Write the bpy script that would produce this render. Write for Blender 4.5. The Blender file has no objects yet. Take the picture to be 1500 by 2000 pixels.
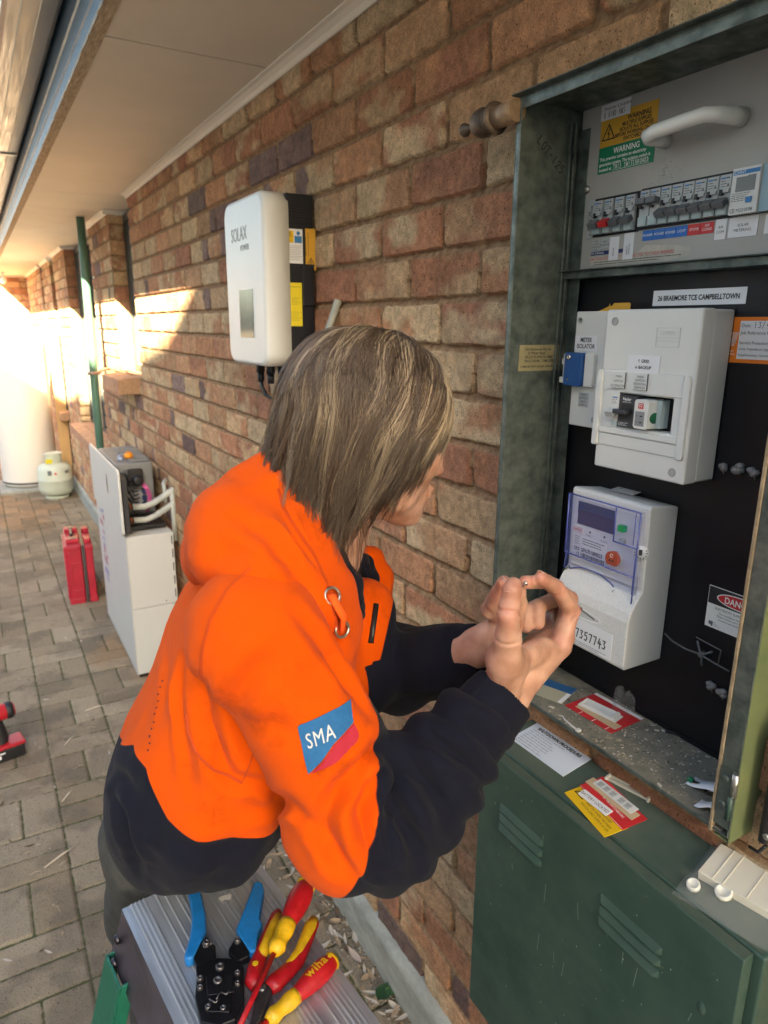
import bpy, bmesh, math, random
import numpy as np
from mathutils import Vector, Matrix
R = math.radians
random.seed(7); rng = np.random.RandomState(11)
scene = bpy.context.scene
COL = scene.collection

# ------------------------------------------------------------------ camera
F, YAW, PIT, ROL, DW, CH = 1354.2, .5255, .26198, .00807, .8138, 1.80   # calibrated from brick courses
cf = Vector((math.sin(YAW)*math.cos(PIT), math.cos(YAW)*math.cos(PIT), -math.sin(PIT)))
cr0 = Vector((math.cos(YAW), -math.sin(YAW), 0)); cu0 = cr0.cross(cf)
cr = cr0*math.cos(ROL) + cu0*math.sin(ROL); cu = -cr0*math.sin(ROL) + cu0*math.cos(ROL)
CAM = Vector((-DW, 0, CH))
cam = bpy.data.cameras.new('camera'); camo = bpy.data.objects.new('camera', cam); COL.objects.link(camo)
camo.matrix_world = Matrix(((cr.x, cu.x, -cf.x, CAM.x), (cr.y, cu.y, -cf.y, CAM.y), (cr.z, cu.z, -cf.z, CAM.z), (0, 0, 0, 1)))
cam.sensor_fit = 'VERTICAL'; cam.sensor_height = 36; cam.lens = F/2000*36
cam.clip_start = .05; cam.clip_end = 400
cam.dof.use_dof = True; cam.dof.focus_distance = .95; cam.dof.aperture_fstop = 8.0
scene.camera = camo
scene.render.resolution_x, scene.render.resolution_y = 768, 1024

# ------------------------------------------------------------------ light
SUN = Vector((1, 2.2, -1.08)).normalized()      # low warm sun from behind and left of the photographer
EL = math.asin(-SUN.z); AZ = math.atan2(-SUN.x, -SUN.y)
w = bpy.data.worlds.new('World'); scene.world = w; w.use_nodes = True
nt = w.node_tree; bg = nt.nodes['Background']
sky = nt.nodes.new('ShaderNodeTexSky'); sky.sky_type = 'NISHITA'; sky.sun_disc = False
sky.sun_elevation = EL; sky.sun_rotation = AZ % (2*math.pi); sky.air_density = 1.0; sky.dust_density = 2.5; sky.ozone_density = 1.0
nt.links.new(sky.outputs[0], bg.inputs[0]); bg.inputs[1].default_value = .05
sl = bpy.data.lights.new('sun', 'SUN'); sl.energy = 5; sl.angle = R(.5); sl.color = (1, .85, .60)
so = bpy.data.objects.new('sun', sl); COL.objects.link(so); so.rotation_euler = SUN.to_track_quat('-Z', 'Y').to_euler(); so.location = (-3, -8, 6)
vs = scene.view_settings
vs.view_transform = 'Standard'; vs.look = 'None'; vs.gamma = 1; vs.exposure = 4.08
vs.use_white_balance = True; vs.white_balance_temperature = 6750; vs.white_balance_tint = 6

# ------------------------------------------------------------------ helpers
def srgb(r, g, b):
    f = lambda c: (c/255/12.92) if c <= 10 else ((c/255+.055)/1.055)**2.4
    return (f(r), f(g), f(b), 1)
MATS = {}
def mat(name, col, rough=.6, metal=0, noise=0, nscale=20, bump=0, bscale=150, spec=.5, col2=None, trans=0, emis=0, dist=.001, sheen=0, coat=0, alpha=1, stretch=(1, 1, 1), rnoise=0, sss=0):
    if name in MATS: return MATS[name]
    m = bpy.data.materials.new(name); m.use_nodes = True; MATS[name] = m
    N, L = m.node_tree.nodes, m.node_tree.links; b = N['Principled BSDF']
    col = tuple(col) if len(col) == 4 else (*col, 1)
    b.inputs['Base Color'].default_value = col; b.inputs['Roughness'].default_value = rough
    b.inputs['Metallic'].default_value = metal; b.inputs['Specular IOR Level'].default_value = spec
    b.inputs['Transmission Weight'].default_value = trans; b.inputs['Coat Weight'].default_value = coat
    b.inputs['Alpha'].default_value = alpha
    if sss: b.inputs['Subsurface Weight'].default_value = sss; b.inputs['Subsurface Radius'].default_value = (.012, .004, .002); b.inputs['Subsurface Scale'].default_value = 1
    if sheen: b.inputs['Sheen Weight'].default_value = sheen; b.inputs['Sheen Roughness'].default_value = .4
    if emis: b.inputs['Emission Color'].default_value = col; b.inputs['Emission Strength'].default_value = emis
    if noise or bump or rnoise:
        tc = N.new('ShaderNodeTexCoord'); mp = N.new('ShaderNodeMapping'); mp.inputs['Scale'].default_value = stretch
        L.new(tc.outputs['Object'], mp.inputs[0])
    if noise or rnoise:
        n = N.new('ShaderNodeTexNoise'); n.inputs['Scale'].default_value = nscale; n.inputs['Detail'].default_value = 5; n.inputs['Roughness'].default_value = .65
        L.new(mp.outputs[0], n.inputs['Vector'])
    if noise:
        cr_ = N.new('ShaderNodeValToRGB'); c2 = tuple(col2) if col2 else tuple(c*(1-noise) for c in col[:3])+(1,)
        if len(c2) == 3: c2 = (*c2, 1)
        cr_.color_ramp.elements[0].position = .35; cr_.color_ramp.elements[1].position = .65
        cr_.color_ramp.elements[0].color = c2; cr_.color_ramp.elements[1].color = col
        L.new(n.outputs[0], cr_.inputs[0]); L.new(cr_.outputs[0], b.inputs['Base Color'])
    if rnoise:
        mr = N.new('ShaderNodeMapRange'); mr.inputs['From Min'].default_value = .3; mr.inputs['From Max'].default_value = .7
        mr.inputs['To Min'].default_value = max(0, rough-rnoise); mr.inputs['To Max'].default_value = min(1, rough+rnoise)
        L.new(n.outputs[0], mr.inputs[0]); L.new(mr.outputs[0], b.inputs['Roughness'])
    if bump:
        n2 = N.new('ShaderNodeTexNoise'); n2.inputs['Scale'].default_value = bscale; n2.inputs['Detail'].default_value = 4
        L.new(mp.outputs[0], n2.inputs['Vector'])
        bp = N.new('ShaderNodeBump'); bp.inputs['Strength'].default_value = bump; bp.inputs['Distance'].default_value = dist
        L.new(n2.outputs[0], bp.inputs['Height']); L.new(bp.outputs[0], b.inputs['Normal'])
    return m

def rx(a): return Matrix.Rotation(a, 4, 'X')
def ry(a): return Matrix.Rotation(a, 4, 'Y')
def rz(a): return Matrix.Rotation(a, 4, 'Z')
def T(x, y, z): return Matrix.Translation((x, y, z))

class MB:
    def __init__(s): s.v = []; s.f = []; s.mi = []; s.sm = []
    def add(s, vs, fs, mi=0, sm=False, M=None):
        o = len(s.v)
        if M is not None: vs = [tuple(M @ Vector(p)) for p in vs]
        s.v += [tuple(p) for p in vs]
        for f in fs: s.f.append(tuple(i+o for i in f)); s.mi.append(mi); s.sm.append(sm)
        return s
    def box(s, x0, x1, y0, y1, z0, z1, mi=0, M=None, ch=0):
        if ch:
            return s.prism([(x0+ch, y0), (x1-ch, y0), (x1, y0+ch), (x1, y1-ch), (x1-ch, y1), (x0+ch, y1), (x0, y1-ch), (x0, y0+ch)], z0, z1, mi, M)
        vs = [(x, y, z) for z in (z0, z1) for y in (y0, y1) for x in (x0, x1)]
        return s.add(vs, [(0, 2, 3, 1), (4, 5, 7, 6), (0, 1, 5, 4), (2, 6, 7, 3), (0, 4, 6, 2), (1, 3, 7, 5)], mi, False, M)
    def prism(s, pts, z0, z1, mi=0, M=None, sm=False, inset=0, top=None):
        a = sum(pts[i][0]*pts[(i+1) % len(pts)][1]-pts[(i+1) % len(pts)][0]*pts[i][1] for i in range(len(pts)))
        if a < 0: pts = pts[::-1]
        n = len(pts); tp = pts
        if inset:
            cx = sum(p[0] for p in pts)/n; cy = sum(p[1] for p in pts)/n
            w_ = max(p[0] for p in pts)-min(p[0] for p in pts); h_ = max(p[1] for p in pts)-min(p[1] for p in pts)
            tp = [(cx+(p[0]-cx)*(1-2*inset/w_), cy+(p[1]-cy)*(1-2*inset/h_)) for p in pts]
        vs = [(x, y, z0) for x, y in pts]+[(x, y, z1) for x, y in tp]
        fs = [tuple(range(n))[::-1], tuple(range(n, 2*n))]
        s.add(vs, fs, mi, False, M); o = len(s.v)-2*n
        for i in range(n):
            j = (i+1) % n; s.f.append((o+i, o+j, o+n+j, o+n+i)); s.mi.append(mi); s.sm.append(sm)
        return s
    def tube(s, path, r, n=10, mi=0, M=None, caps=True, sm=True, flat=1):
        P = [Vector(p) for p in path]; k = len(P)
        rr = r if isinstance(r, (list, tuple)) else [r]*k
        vs = []; up = None
        for i in range(k):
            t = (P[min(i+1, k-1)]-P[max(i-1, 0)])
            if t.length < 1e-9: t = Vector((0, 0, 1))
            t.normalize()
            if up is None:
                up = Vector((0, 0, 1)) if abs(t.z) < .9 else Vector((1, 0, 0))
            a = t.cross(up)
            if a.length < 1e-6: a = t.cross(Vector((0, 1, .1)))
            a.normalize(); b = a.cross(t); up = b
            for j in range(n):
                th = 2*math.pi*j/n; vs.append(tuple(P[i]+a*math.cos(th)*rr[i]+b*math.sin(th)*rr[i]*flat))
        fs = [(i*n+j, i*n+(j+1) % n, (i+1)*n+(j+1) % n, (i+1)*n+j) for i in range(k-1) for j in range(n)]
        s.add(vs, fs, mi, sm, M)
        if caps:
            o = len(s.v)-k*n
            s.f.append(tuple(o+j for j in range(n))[::-1]); s.mi.append(mi); s.sm.append(False)
            s.f.append(tuple(o+(k-1)*n+j for j in range(n))); s.mi.append(mi); s.sm.append(False)
        return s
    def lathe(s, prof, n=24, mi=0, M=None, sm=True, caps=True):
        vs = [(rr*math.cos(2*math.pi*j/n), rr*math.sin(2*math.pi*j/n), z) for rr, z in prof for j in range(n)]
        k = len(prof)
        fs = [(i*n+j, i*n+(j+1) % n, (i+1)*n+(j+1) % n, (i+1)*n+j) for i in range(k-1) for j in range(n)]
        s.add(vs, fs, mi, sm, M)
        if caps:
            o = len(s.v)-k*n
            s.f.append(tuple(o+j for j in range(n))[::-1]); s.mi.append(mi); s.sm.append(False)
            s.f.append(tuple(o+(k-1)*n+j for j in range(n))); s.mi.append(mi); s.sm.append(False)
        return s
    def text(s, txt, size, x, y, z=.0, mi=1, M=None, align='LEFT', sx=1, th=.0, shear=0, space=1, bold=0, line=1):
        c = bpy.data.curves.new('t', 'FONT'); c.body = txt; c.size = size; c.align_x = align; c.extrude = th; c.shear = shear
        c.space_character = space; c.space_line = line; c.resolution_u = 3; c.offset = bold
        o = bpy.data.objects.new('t', c); COL.objects.link(o)
        dg = bpy.context.evaluated_depsgraph_get(); me = o.evaluated_get(dg).to_mesh()
        vs = [(v.co.x*sx+x, v.co.y+y, v.co.z+z) for v in me.vertices]; fs = [tuple(p.vertices) for p in me.polygons]
        s.add(vs, fs, mi, False, M)
        o.evaluated_get(dg).to_mesh_clear(); bpy.data.objects.remove(o); bpy.data.curves.remove(c)
        return s
    def build(s, name, mats, parent=None, bevel=0, seg=2, subd=0, ang=35):
        me = bpy.data.meshes.new(name); me.from_pydata(s.v, [], s.f)
        if not isinstance(mats, (list, tuple)): mats = [mats]
        for m in mats: me.materials.append(m)
        me.polygons.foreach_set('material_index', [min(i, len(mats)-1) for i in s.mi]); me.polygons.foreach_set('use_smooth', s.sm)
        me.update()
        o = bpy.data.objects.new(name, me); COL.objects.link(o)
        if parent: o.parent = parent
        if bevel:
            b = o.modifiers.new('bevel', 'BEVEL'); b.width = bevel; b.segments = seg; b.limit_method = 'ANGLE'; b.angle_limit = R(ang)
            me.polygons.foreach_set('use_smooth', [True]*len(me.polygons))
            wn = o.modifiers.new('wn', 'WEIGHTED_NORMAL'); wn.keep_sharp = True
        if subd:
            b = o.modifiers.new('sub', 'SUBSURF'); b.levels = subd; b.render_levels = subd
        return o

def tag(o, label=None, cat=None, group=None, kind=None):
    if label: o['label'] = label
    if cat: o['category'] = cat
    if group: o['group'] = group
    if kind: o['kind'] = kind
    return o
def thing(name, label, cat, M=None, group=None):
    o = bpy.data.objects.new(name, None); COL.objects.link(o); o.empty_display_size = .05
    if M is not None: o.matrix_world = M
    return tag(o, label, cat, group)
def kids(o): return [c for c in bpy.data.objects if c.parent == o]
def copy_tree(o, parent=None):
    c = o.copy(); COL.objects.link(c)
    if parent: c.parent = parent
    for ch in kids(o): copy_tree(ch, c)
    return c
# frame of the wall: local x -> -y (to the right in the photo), local y -> up, local z -> out of the wall (-x)
def WF(x, y, z): return Matrix(((0, 0, -1, x), (-1, 0, 0, y), (0, 1, 0, z), (0, 0, 0, 1)))

# hashed value noise
def vnoise(*c, seed=0):
    c = [np.asarray(a, dtype=np.float64) for a in c]; ci = [np.floor(a).astype(np.int64) for a in c]; cfr = [a-i for a, i in zip(c, ci)]
    cfr = [t*t*(3-2*t) for t in cfr]
    out = 0; n = len(c); K = [374761393, 668265263, 1274126177]
    for m in range(2**n):
        h = np.full(np.broadcast(*c).shape if n > 1 else c[0].shape, seed*144665+12345, dtype=np.int64); wgt = 1.0
        for d in range(n):
            bit = (m >> d) & 1; h = h + (ci[d]+bit)*K[d]; wgt = wgt*(cfr[d] if bit else 1-cfr[d])
        h = h & 0xffffffff
        h = ((h ^ (h >> 13))*1274126177) & 0xffffffff; h = ((h ^ (h >> 16))*2246822519) & 0xffffffff; h = h ^ (h >> 15)
        out = out+wgt*((h & 0xffffff)/float(0xffffff))
    return out
def fbm(*c, seed=0, o=3):
    a, s_, t = 1.0, 0, 0
    for i in range(o): s_ = s_+a*vnoise(*[q*(2.03**i) for q in c], seed=seed+i); t += a; a *= .5
    return s_/t
def hsh(i, j, s=0):
    h = (np.asarray(i, dtype=np.int64)*73856093 ^ np.asarray(j, dtype=np.int64)*19349663 ^ (s*83492791+77)) & 0xffffffff
    h = ((h ^ (h >> 13))*1274126177) & 0xffffffff; h = ((h ^ (h >> 16))*2246822519) & 0xffffffff; h = h ^ (h >> 15)
    return (h & 0xffffff)/float(0xffffff)
def sstep(a, b, x): t = np.clip((x-a)/(b-a), 0, 1); return t*t*(3-2*t)
def grid_obj(name, U, V, pos, col, mask, material, parent=None, keep=None, smooth=True):
    """height-field sheet: pos (nu,nv,3), col (nu,nv,3), mask (nu,nv)"""
    nu, nv = len(U), len(V)
    me = bpy.data.meshes.new(name)
    idx = np.arange(nu*nv).reshape(nu, nv)
    q = np.stack([idx[:-1, :-1], idx[1:, :-1], idx[1:, 1:], idx[:-1, 1:]], -1).reshape(-1, 4)
    if keep is not None: q = q[keep.reshape(-1)]
    me.vertices.add(nu*nv); me.vertices.foreach_set('co', pos.reshape(-1, 3).astype(np.float32).ravel())
    me.loops.add(len(q)*4); me.loops.foreach_set('vertex_index', q.ravel().astype(np.int32))
    me.polygons.add(len(q)); me.polygons.foreach_set('loop_start', np.arange(len(q), dtype=np.int32)*4)
    try: me.polygons.foreach_set('loop_total', np.full(len(q), 4, dtype=np.int32))
    except Exception: pass
    me.update(calc_edges=True)
    me.polygons.foreach_set('use_smooth', [smooth]*len(q))
    if col is not None:
        a = me.color_attributes.new('col', 'FLOAT_COLOR', 'POINT'); c4 = np.ones((nu*nv, 4), np.float32); c4[:, :3] = col.reshape(-1, 3); a.data.foreach_set('color', c4.ravel())
    if mask is not None:
        a = me.attributes.new('mask', 'FLOAT', 'POINT'); a.data.foreach_set('value', mask.astype(np.float32).ravel())
    me.materials.append(material)
    o = bpy.data.objects.new(name, me); COL.objects.link(o)
    if parent: o.parent = parent
    return o
# ------------------------------------------------------------------ brick + paver materials
def masonry_mat(name, mortar, mortar2, grain, gscale, bump, spots=.0):
    m = bpy.data.materials.new(name); m.use_nodes = True; N, L = m.node_tree.nodes, m.node_tree.links; b = N['Principled BSDF']
    b.inputs['Roughness'].default_value = .92; b.inputs['Specular IOR Level'].default_value = .2
    ac = N.new('ShaderNodeAttribute'); ac.attribute_name = 'col'; am = N.new('ShaderNodeAttribute'); am.attribute_name = 'mask'
    tc = N.new('ShaderNodeTexCoord')
    n1 = N.new('ShaderNodeTexNoise'); n1.inputs['Scale'].default_value = gscale; n1.inputs['Detail'].default_value = 6; n1.inputs['Roughness'].default_value = .75
    L.new(tc.outputs['Object'], n1.inputs['Vector'])
    n2 = N.new('ShaderNodeTexNoise'); n2.inputs['Scale'].default_value = gscale*.22; n2.inputs['Detail'].default_value = 3
    L.new(tc.outputs['Object'], n2.inputs['Vector'])
    mr = N.new('ShaderNodeMapRange'); mr.inputs['From Min'].default_value = .3; mr.inputs['From Max'].default_value = .7; mr.inputs['To Min'].default_value = 1-grain; mr.inputs['To Max'].default_value = 1+grain
    L.new(n1.outputs[0], mr.inputs[0])
    vm = N.new('ShaderNodeVectorMath'); vm.operation = 'SCALE'; L.new(ac.outputs['Color'], vm.inputs[0]); L.new(mr.outputs[0], vm.inputs['Scale'])
    # dark pits
    pr_ = N.new('ShaderNodeValToRGB'); pr_.color_ramp.elements[0].position = .27; pr_.color_ramp.elements[1].position = .36
    pr_.color_ramp.elements[0].color = (.35, .3, .3, 1); pr_.color_ramp.elements[1].color = (1, 1, 1, 1)
    n3 = N.new('ShaderNodeTexNoise'); n3.inputs['Scale'].default_value = gscale*.8; n3.inputs['Detail'].default_value = 1; L.new(tc.outputs['Object'], n3.inputs['Vector']); L.new(n3.outputs[0], pr_.inputs[0])
    mx = N.new('ShaderNodeMix'); mx.data_type = 'RGBA'; mx.blend_type = 'MULTIPLY'; mx.inputs[0].default_value = 1
    L.new(vm.outputs[0], mx.inputs[6]); L.new(pr_.outputs[0], mx.inputs[7])
    mc = N.new('ShaderNodeMix'); mc.data_type = 'RGBA'; mc.inputs[6].default_value = (*mortar, 1); mc.inputs[7].default_value = (*mortar2, 1); 
    r2 = N.new('ShaderNodeMapRange'); r2.inputs['From Min'].default_value = .35; r2.inputs['From Max'].default_value = .65; L.new(n2.outputs[0], r2.inputs[0]); L.new(r2.outputs[0], mc.inputs[0])
    # sharpened mask with a ragged edge
    ad = N.new('ShaderNodeMath'); ad.operation = 'MULTIPLY_ADD'; ad.inputs[1].default_value = .0035; L.new(n1.outputs[0], ad.inputs[0]); L.new(am.outputs['Fac'], ad.inputs[2])
    r3 = N.new('ShaderNodeMapRange'); r3.inputs['From Min'].default_value = .0014; r3.inputs['From Max'].default_value = .0032; L.new(ad.outputs[0], r3.inputs[0])
    fm = N.new('ShaderNodeMix'); fm.data_type = 'RGBA'; L.new(r3.outputs[0], fm.inputs[0]); L.new(mx.outputs[2], fm.inputs[7]); L.new(mc.outputs[2], fm.inputs[6])
    L.new(fm.outputs[2], b.inputs['Base Color'])
    bp = N.new('ShaderNodeBump'); bp.inputs['Strength'].default_value = bump; bp.inputs['Distance'].default_value = .0055; L.new(n1.outputs[0], bp.inputs['Height']); L.new(bp.outputs[0], b.inputs['Normal'])
    return m
MBRICK = masonry_mat('brick_masonry', (.27, .155, .085), (.43, .28, .165), .42, 330, 1.0)
PAL = np.array([[.50, .26, .145], [.59, .40, .235], [.47, .225, .13], [.54, .33, .19], [.62, .46, .29], [.51, .28, .16], [.42, .20, .125], [.60, .44, .27]])
PURP = np.array([.16, .112, .112])
CRS, STR, Z0, Y0 = .0905, .24, 1.8496, 1.0638
def brick_field(Y, Z, seed=0):
    k = np.floor((Z-Z0)/CRS); ph = np.where(k.astype(int) % 2 == 0, 0, .12)
    yy = Y-Y0-ph; j = np.floor(yy/STR)
    lo = yy-(j+.5)*STR; lz = Z-Z0-(k+.5)*CRS
    e = (fbm(Y*55, Z*55, seed=3+seed)-.5)*.005+(fbm(Y*16, Z*16, seed=31+seed)-.5)*.005
    # rounded corners, different in each corner
    qx = (lo > 0); qz = (lz > 0)
    hc = hsh(j*4+qx*2+qz, k, 5+seed); rad = .005+.030*np.where(hc > .62, (hc-.62)/.38, 0)**.8*np.where(qz, .45, 1)
    hx, hz = .1138, .0388
    ax = np.abs(lo)-hx+rad; az = np.abs(lz)-hz+rad
    sd = np.sqrt(np.maximum(ax, 0)**2+np.maximum(az, 0)**2)+np.minimum(np.maximum(ax, az), 0)-rad
    m = -(sd+e)                                           # >0 inside brick
    tilt = (hsh(j, k, 9+seed)-.5)*.0030+lo*(hsh(j, k, 10+seed)-.5)*.020
    hb = .0015+tilt+(fbm(Y*60, Z*60, seed=4, o=3)-.5)*.0046+(fbm(Y*14, Z*14, seed=14)-.5)*.003
    # struck mortar: deep under the upper brick, flush on the lower one
    jz = np.clip((np.abs(lz)-hz+.003)/(CRS/2-hz+.003), 0, 1); up = np.where(lz > 0, .5+.5*(1-jz), .5*jz) # 1 near top of joint.. placed below
    below = lz < 0
    t = np.where(below, .5-.5*(np.abs(lz)-hz)/(CRS/2-hz), .5+.5*(np.abs(lz)-hz)/(CRS/2-hz)); t = np.clip(t, 0, 1)
    # t: 0 mid joint... distance from the brick above = top
    dtop = np.where(below, np.abs(lz)-hz, (CRS-hz)-np.abs(lz)); dtop = np.clip(dtop/(CRS-2*hz), 0, 1)
    hm = -.0115+.0085*dtop+(fbm(Y*45, Z*45, seed=8)-.5)*.0045
    s_ = sstep(-.0008, .0035, m); H = hm*(1-s_)+hb*s_
    # colour
    c1 = PAL[(hsh(j, k, 20+seed)*7.99).astype(int)]; c2 = PAL[(hsh(j, k, 21+seed)*7.99).astype(int)]
    bl = sstep(.38, .62, fbm(Y*9+7*hsh(j, k, 3), Z*14, seed=9))[..., None]
    c = c1*(1-bl)+c2*bl
    hp = hsh(j, k, 22+seed); end = np.where(hsh(j, k, 23+seed) > .5, lo, -lo)
    full = hp > .965; part = (hp > .90) & ~full
    pe = np.where(full, 1.0, np.where(part, sstep(.01, .03, end-.02+(fbm(Y*30, Z*30, seed=12)-.5)*.06), 0))[..., None]*(.75+.25*fbm(Y*40, Z*40, seed=33)[..., None])
    c = c*(1-pe)+(PURP*(1+.5*hsh(j, k, 24)[..., None]))*pe
    c = c*(.82+.28*hsh(j, k, 25)[..., None])*(.78+.44*fbm(Y*25, Z*25, seed=40)[..., None])*(.80+.40*vnoise(Y*110, Z*110, seed=41)[..., None])
    return H, c, m

house = thing('brick_house', 'single storey brick house with deep eave, its long wall running away on the right', 'house', T(0, 4, 0))
HL = Matrix.Translation((0, -4, 0))
def hp_(o): o.parent = house; o.matrix_parent_inverse = HL; return o
ROOMB, SILLZ = .15, .155
W1 = (4.17, 4.80, 1.51); W2 = (5.65, 7.2, .89); W3 = (8.2, 8.57, .89); W4 = (9.5, 9.72, .89)
Ys = [-2.5]
while Ys[-1] < 12.0:
    y = Ys[-1]; Ys.append(y+(.02 if y < .2 else .0030 if y < 2.0 else .0030+(y-2.0)*.0028))
Ys = np.array(Ys)
Zs = np.arange(SILLZ-.005, 2.475, .0030)
# snap opening edges
def snap(A, vals):
    for v_ in vals: A[np.argmin(abs(A-v_))] = v_
snap(Ys, [.457, .953, 4.17, 4.80, 5.65, 7.2, 8.2, 8.57, 9.5, 9.72]); snap(Zs, [1.147, 2.138, 1.51, .89])
YY, ZZ = np.meshgrid(Ys, Zs, indexing='ij')
H, c, m = brick_field(YY, ZZ)
pos = np.stack([-H, YY, ZZ], -1)
yc = (Ys[:-1]+Ys[1:])/2; zc = (Zs[:-1]+Zs[1:])/2; YC, ZC = np.meshgrid(yc, zc, indexing='ij')
keep = ~((YC > .457) & (YC < .953) & (ZC > 1.147) & (ZC < 2.138))
for a, b_, s_ in (W1, W2, W3, W4): keep &= ~((YC > a) & (YC < b_) & (ZC > s_))
q = grid_obj('wall', Ys, Zs, pos, c, m, MBRICK, keep=keep); 
# grid order (y,z) with x=-H : flip so normals face -x
q.data.flip_normals(); hp_(q)
def brick_panel(name, o, ux, n, L_, z0, z1, y_off, seed, step=.006):
    """vertical brick sheet: origin o (x,y), direction ux, outward normal n"""
    U = np.arange(0, L_+step*.5, step); U[-1] = L_; V = np.arange(z0, z1, step); V[-1] = z1
    UU, VV = np.meshgrid(U, V, indexing='ij'); H, c, m = brick_field(UU+y_off, VV, seed)
    P_ = np.stack([o[0]+ux[0]*UU+n[0]*H, o[1]+ux[1]*UU+n[1]*H, VV], -1)
    g = grid_obj(name, U, V, P_, c, m, MBRICK)
    if Vector((ux[0], ux[1], 0)).cross(Vector((0, 0, 1))).dot(Vector((n[0], n[1], 0))) < 0: g.data.flip_normals()
    return hp_(g)
for nm, y, z0 in (('window_reveal', W1[1], W1[2]), ('window_reveal', W2[1], W2[2]), ('window_reveal', W3[1], W3[2]), ('window_reveal', W4[1], W4[2])):
    brick_panel(nm, (0, y), (1, 0), (0, -1), .13, z0, 2.47, Y0-.115, 50+int(y))
brick_panel('end_wall', (-3.2, 12.0), (1, 0), (0, -1), 3.2, 0, 2.47, 0, 60, .012)
# windows: frame + blind
mframe = mat('window_frame_paint', srgb(60, 62, 60), .4, .2); mblind = mat('blind_fabric', (.72, .70, .66), .8)
mglass = mat('window_glass', (.9, .93, .92), .03, 0, trans=.9)
for a, b_, s_ in (W1, W2, W3, W4):
    wb = MB(); t_ = .035
    wb.box(.085, .125, a, b_, s_, s_+t_); wb.box(.085, .125, a, b_, 2.41, 2.45); wb.box(.0851, .1249, a, a+t_, s_+t_, 2.41); wb.box(.0851, .1249, b_-t_, b_, s_+t_, 2.41)
    if b_-a > 1: wb.box(.0852, .1248, (a+b_)/2-.02, (a+b_)/2+.02, s_+t_, 2.41)
    wo = hp_(wb.build('window', mframe))
    g = MB().box(.100, .104, a+t_, b_-t_, s_+t_, 2.41).build('pane', mglass, wo)
    g = MB(); 
    n_ = 40; g.add([(.128+.003*(i % 2), a+(b_-a)*i/n_, z) for i in range(n_+1) for z in (s_, 2.45)], [(2*i, 2*i+1, 2*i+3, 2*i+2) for i in range(n_)], 0, True)
    g.build('blind', mblind, wo)
MSILL = mat('sill_brick', (.50, .30, .17), .9, noise=.5, nscale=22, col2=(.34, .16, .10), bump=.6, bscale=260, dist=.002)
MSILL2 = mat('sill_mortar', (.36, .22, .13), .95, noise=.3, nscale=60, bump=.5)
def sill(y0, y1, z0, z1, px_):
    s_ = MB(); n_ = max(2, int((y1-y0)/.086)); dy = (y1-y0)/n_
    for i in range(n_):
        a = y0+i*dy+.005; b2 = y0+(i+1)*dy-.005
        s_.add([(-px_, a, z0), (-px_, b2, z0), (.11, b2, z0), (.11, a, z0), (-px_, a, z1-.022), (-px_, b2, z1-.022), (.11, b2, z1), (.11, a, z1)],
               [(0, 3, 2, 1), (4, 5, 6, 7), (0, 1, 5, 4), (1, 2, 6, 5), (2, 3, 7, 6), (3, 0, 4, 7)], 0)
    o = s_.build('window_sill', [MSILL, MSILL2], bevel=.004)
    g = MB().add([(-px_+.004, y0+.004, z0+.003), (-px_+.004, y1-.004, z0+.003), (.109, y1-.004, z0+.003), (.109, y0+.004, z0+.003), (-px_+.004, y0+.004, z1-.026), (-px_+.004, y1-.004, z1-.026), (.109, y1-.004, z1-.004), (.109, y0+.004, z1-.004)],
               [(0, 3, 2, 1), (4, 5, 6, 7), (0, 1, 5, 4), (1, 2, 6, 5), (2, 3, 7, 6), (3, 0, 4, 7)], 0).build('joint_mortar', MSILL2, o)
    hp_(o)
sill(4.245, 4.80, 1.405, 1.512, .12); sill(5.60, 7.28, .79, .895, .10); sill(8.15, 8.62, .79, .895, .09)
# concrete footing
MCON = mat('footing_concrete', (.36, .37, .335), .85, noise=.35, nscale=14, col2=(.24, .25, .225), bump=.5, bscale=90, dist=.003, stretch=(1, 1, 2))
fy = np.concatenate([np.arange(-2.5, .9, .05), np.arange(.9, 3, .012), np.arange(3, 12.01, .05)])
prof = [(-.006, -.02), (-.007, .03), (-.0065, .08), (-.008, .12), (-.011, .140), (-.008, .150), (.003, .155), (.03, .156)]
FY, PI_ = np.meshgrid(fy, np.arange(len(prof)), indexing='ij'); pa = np.array(prof)
nzz = (fbm(FY*14, PI_*.9, seed=70)-.5)*.010
ox = -.016
fpos = np.stack([pa[PI_, 0]+ox*np.clip((.156-pa[PI_, 1])/.02, 0, 1)+nzz*.5, FY, pa[PI_, 1]+nzz*.5*(pa[PI_, 1] > .1)], -1)
q = grid_obj('concrete_footing', fy, prof, fpos, None, None, MCON); q.data.flip_normals(); hp_(q)
# backing masonry inside the wall (keeps light out) and the floor slab of the house
mdark = mat('wall_core', (.10, .08, .07), .9)
bk = MB()
bk.box(.16, 3.5, -2.5, 12, 0, 2.46); o = hp_(bk.build('wall_core', mdark))
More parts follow.
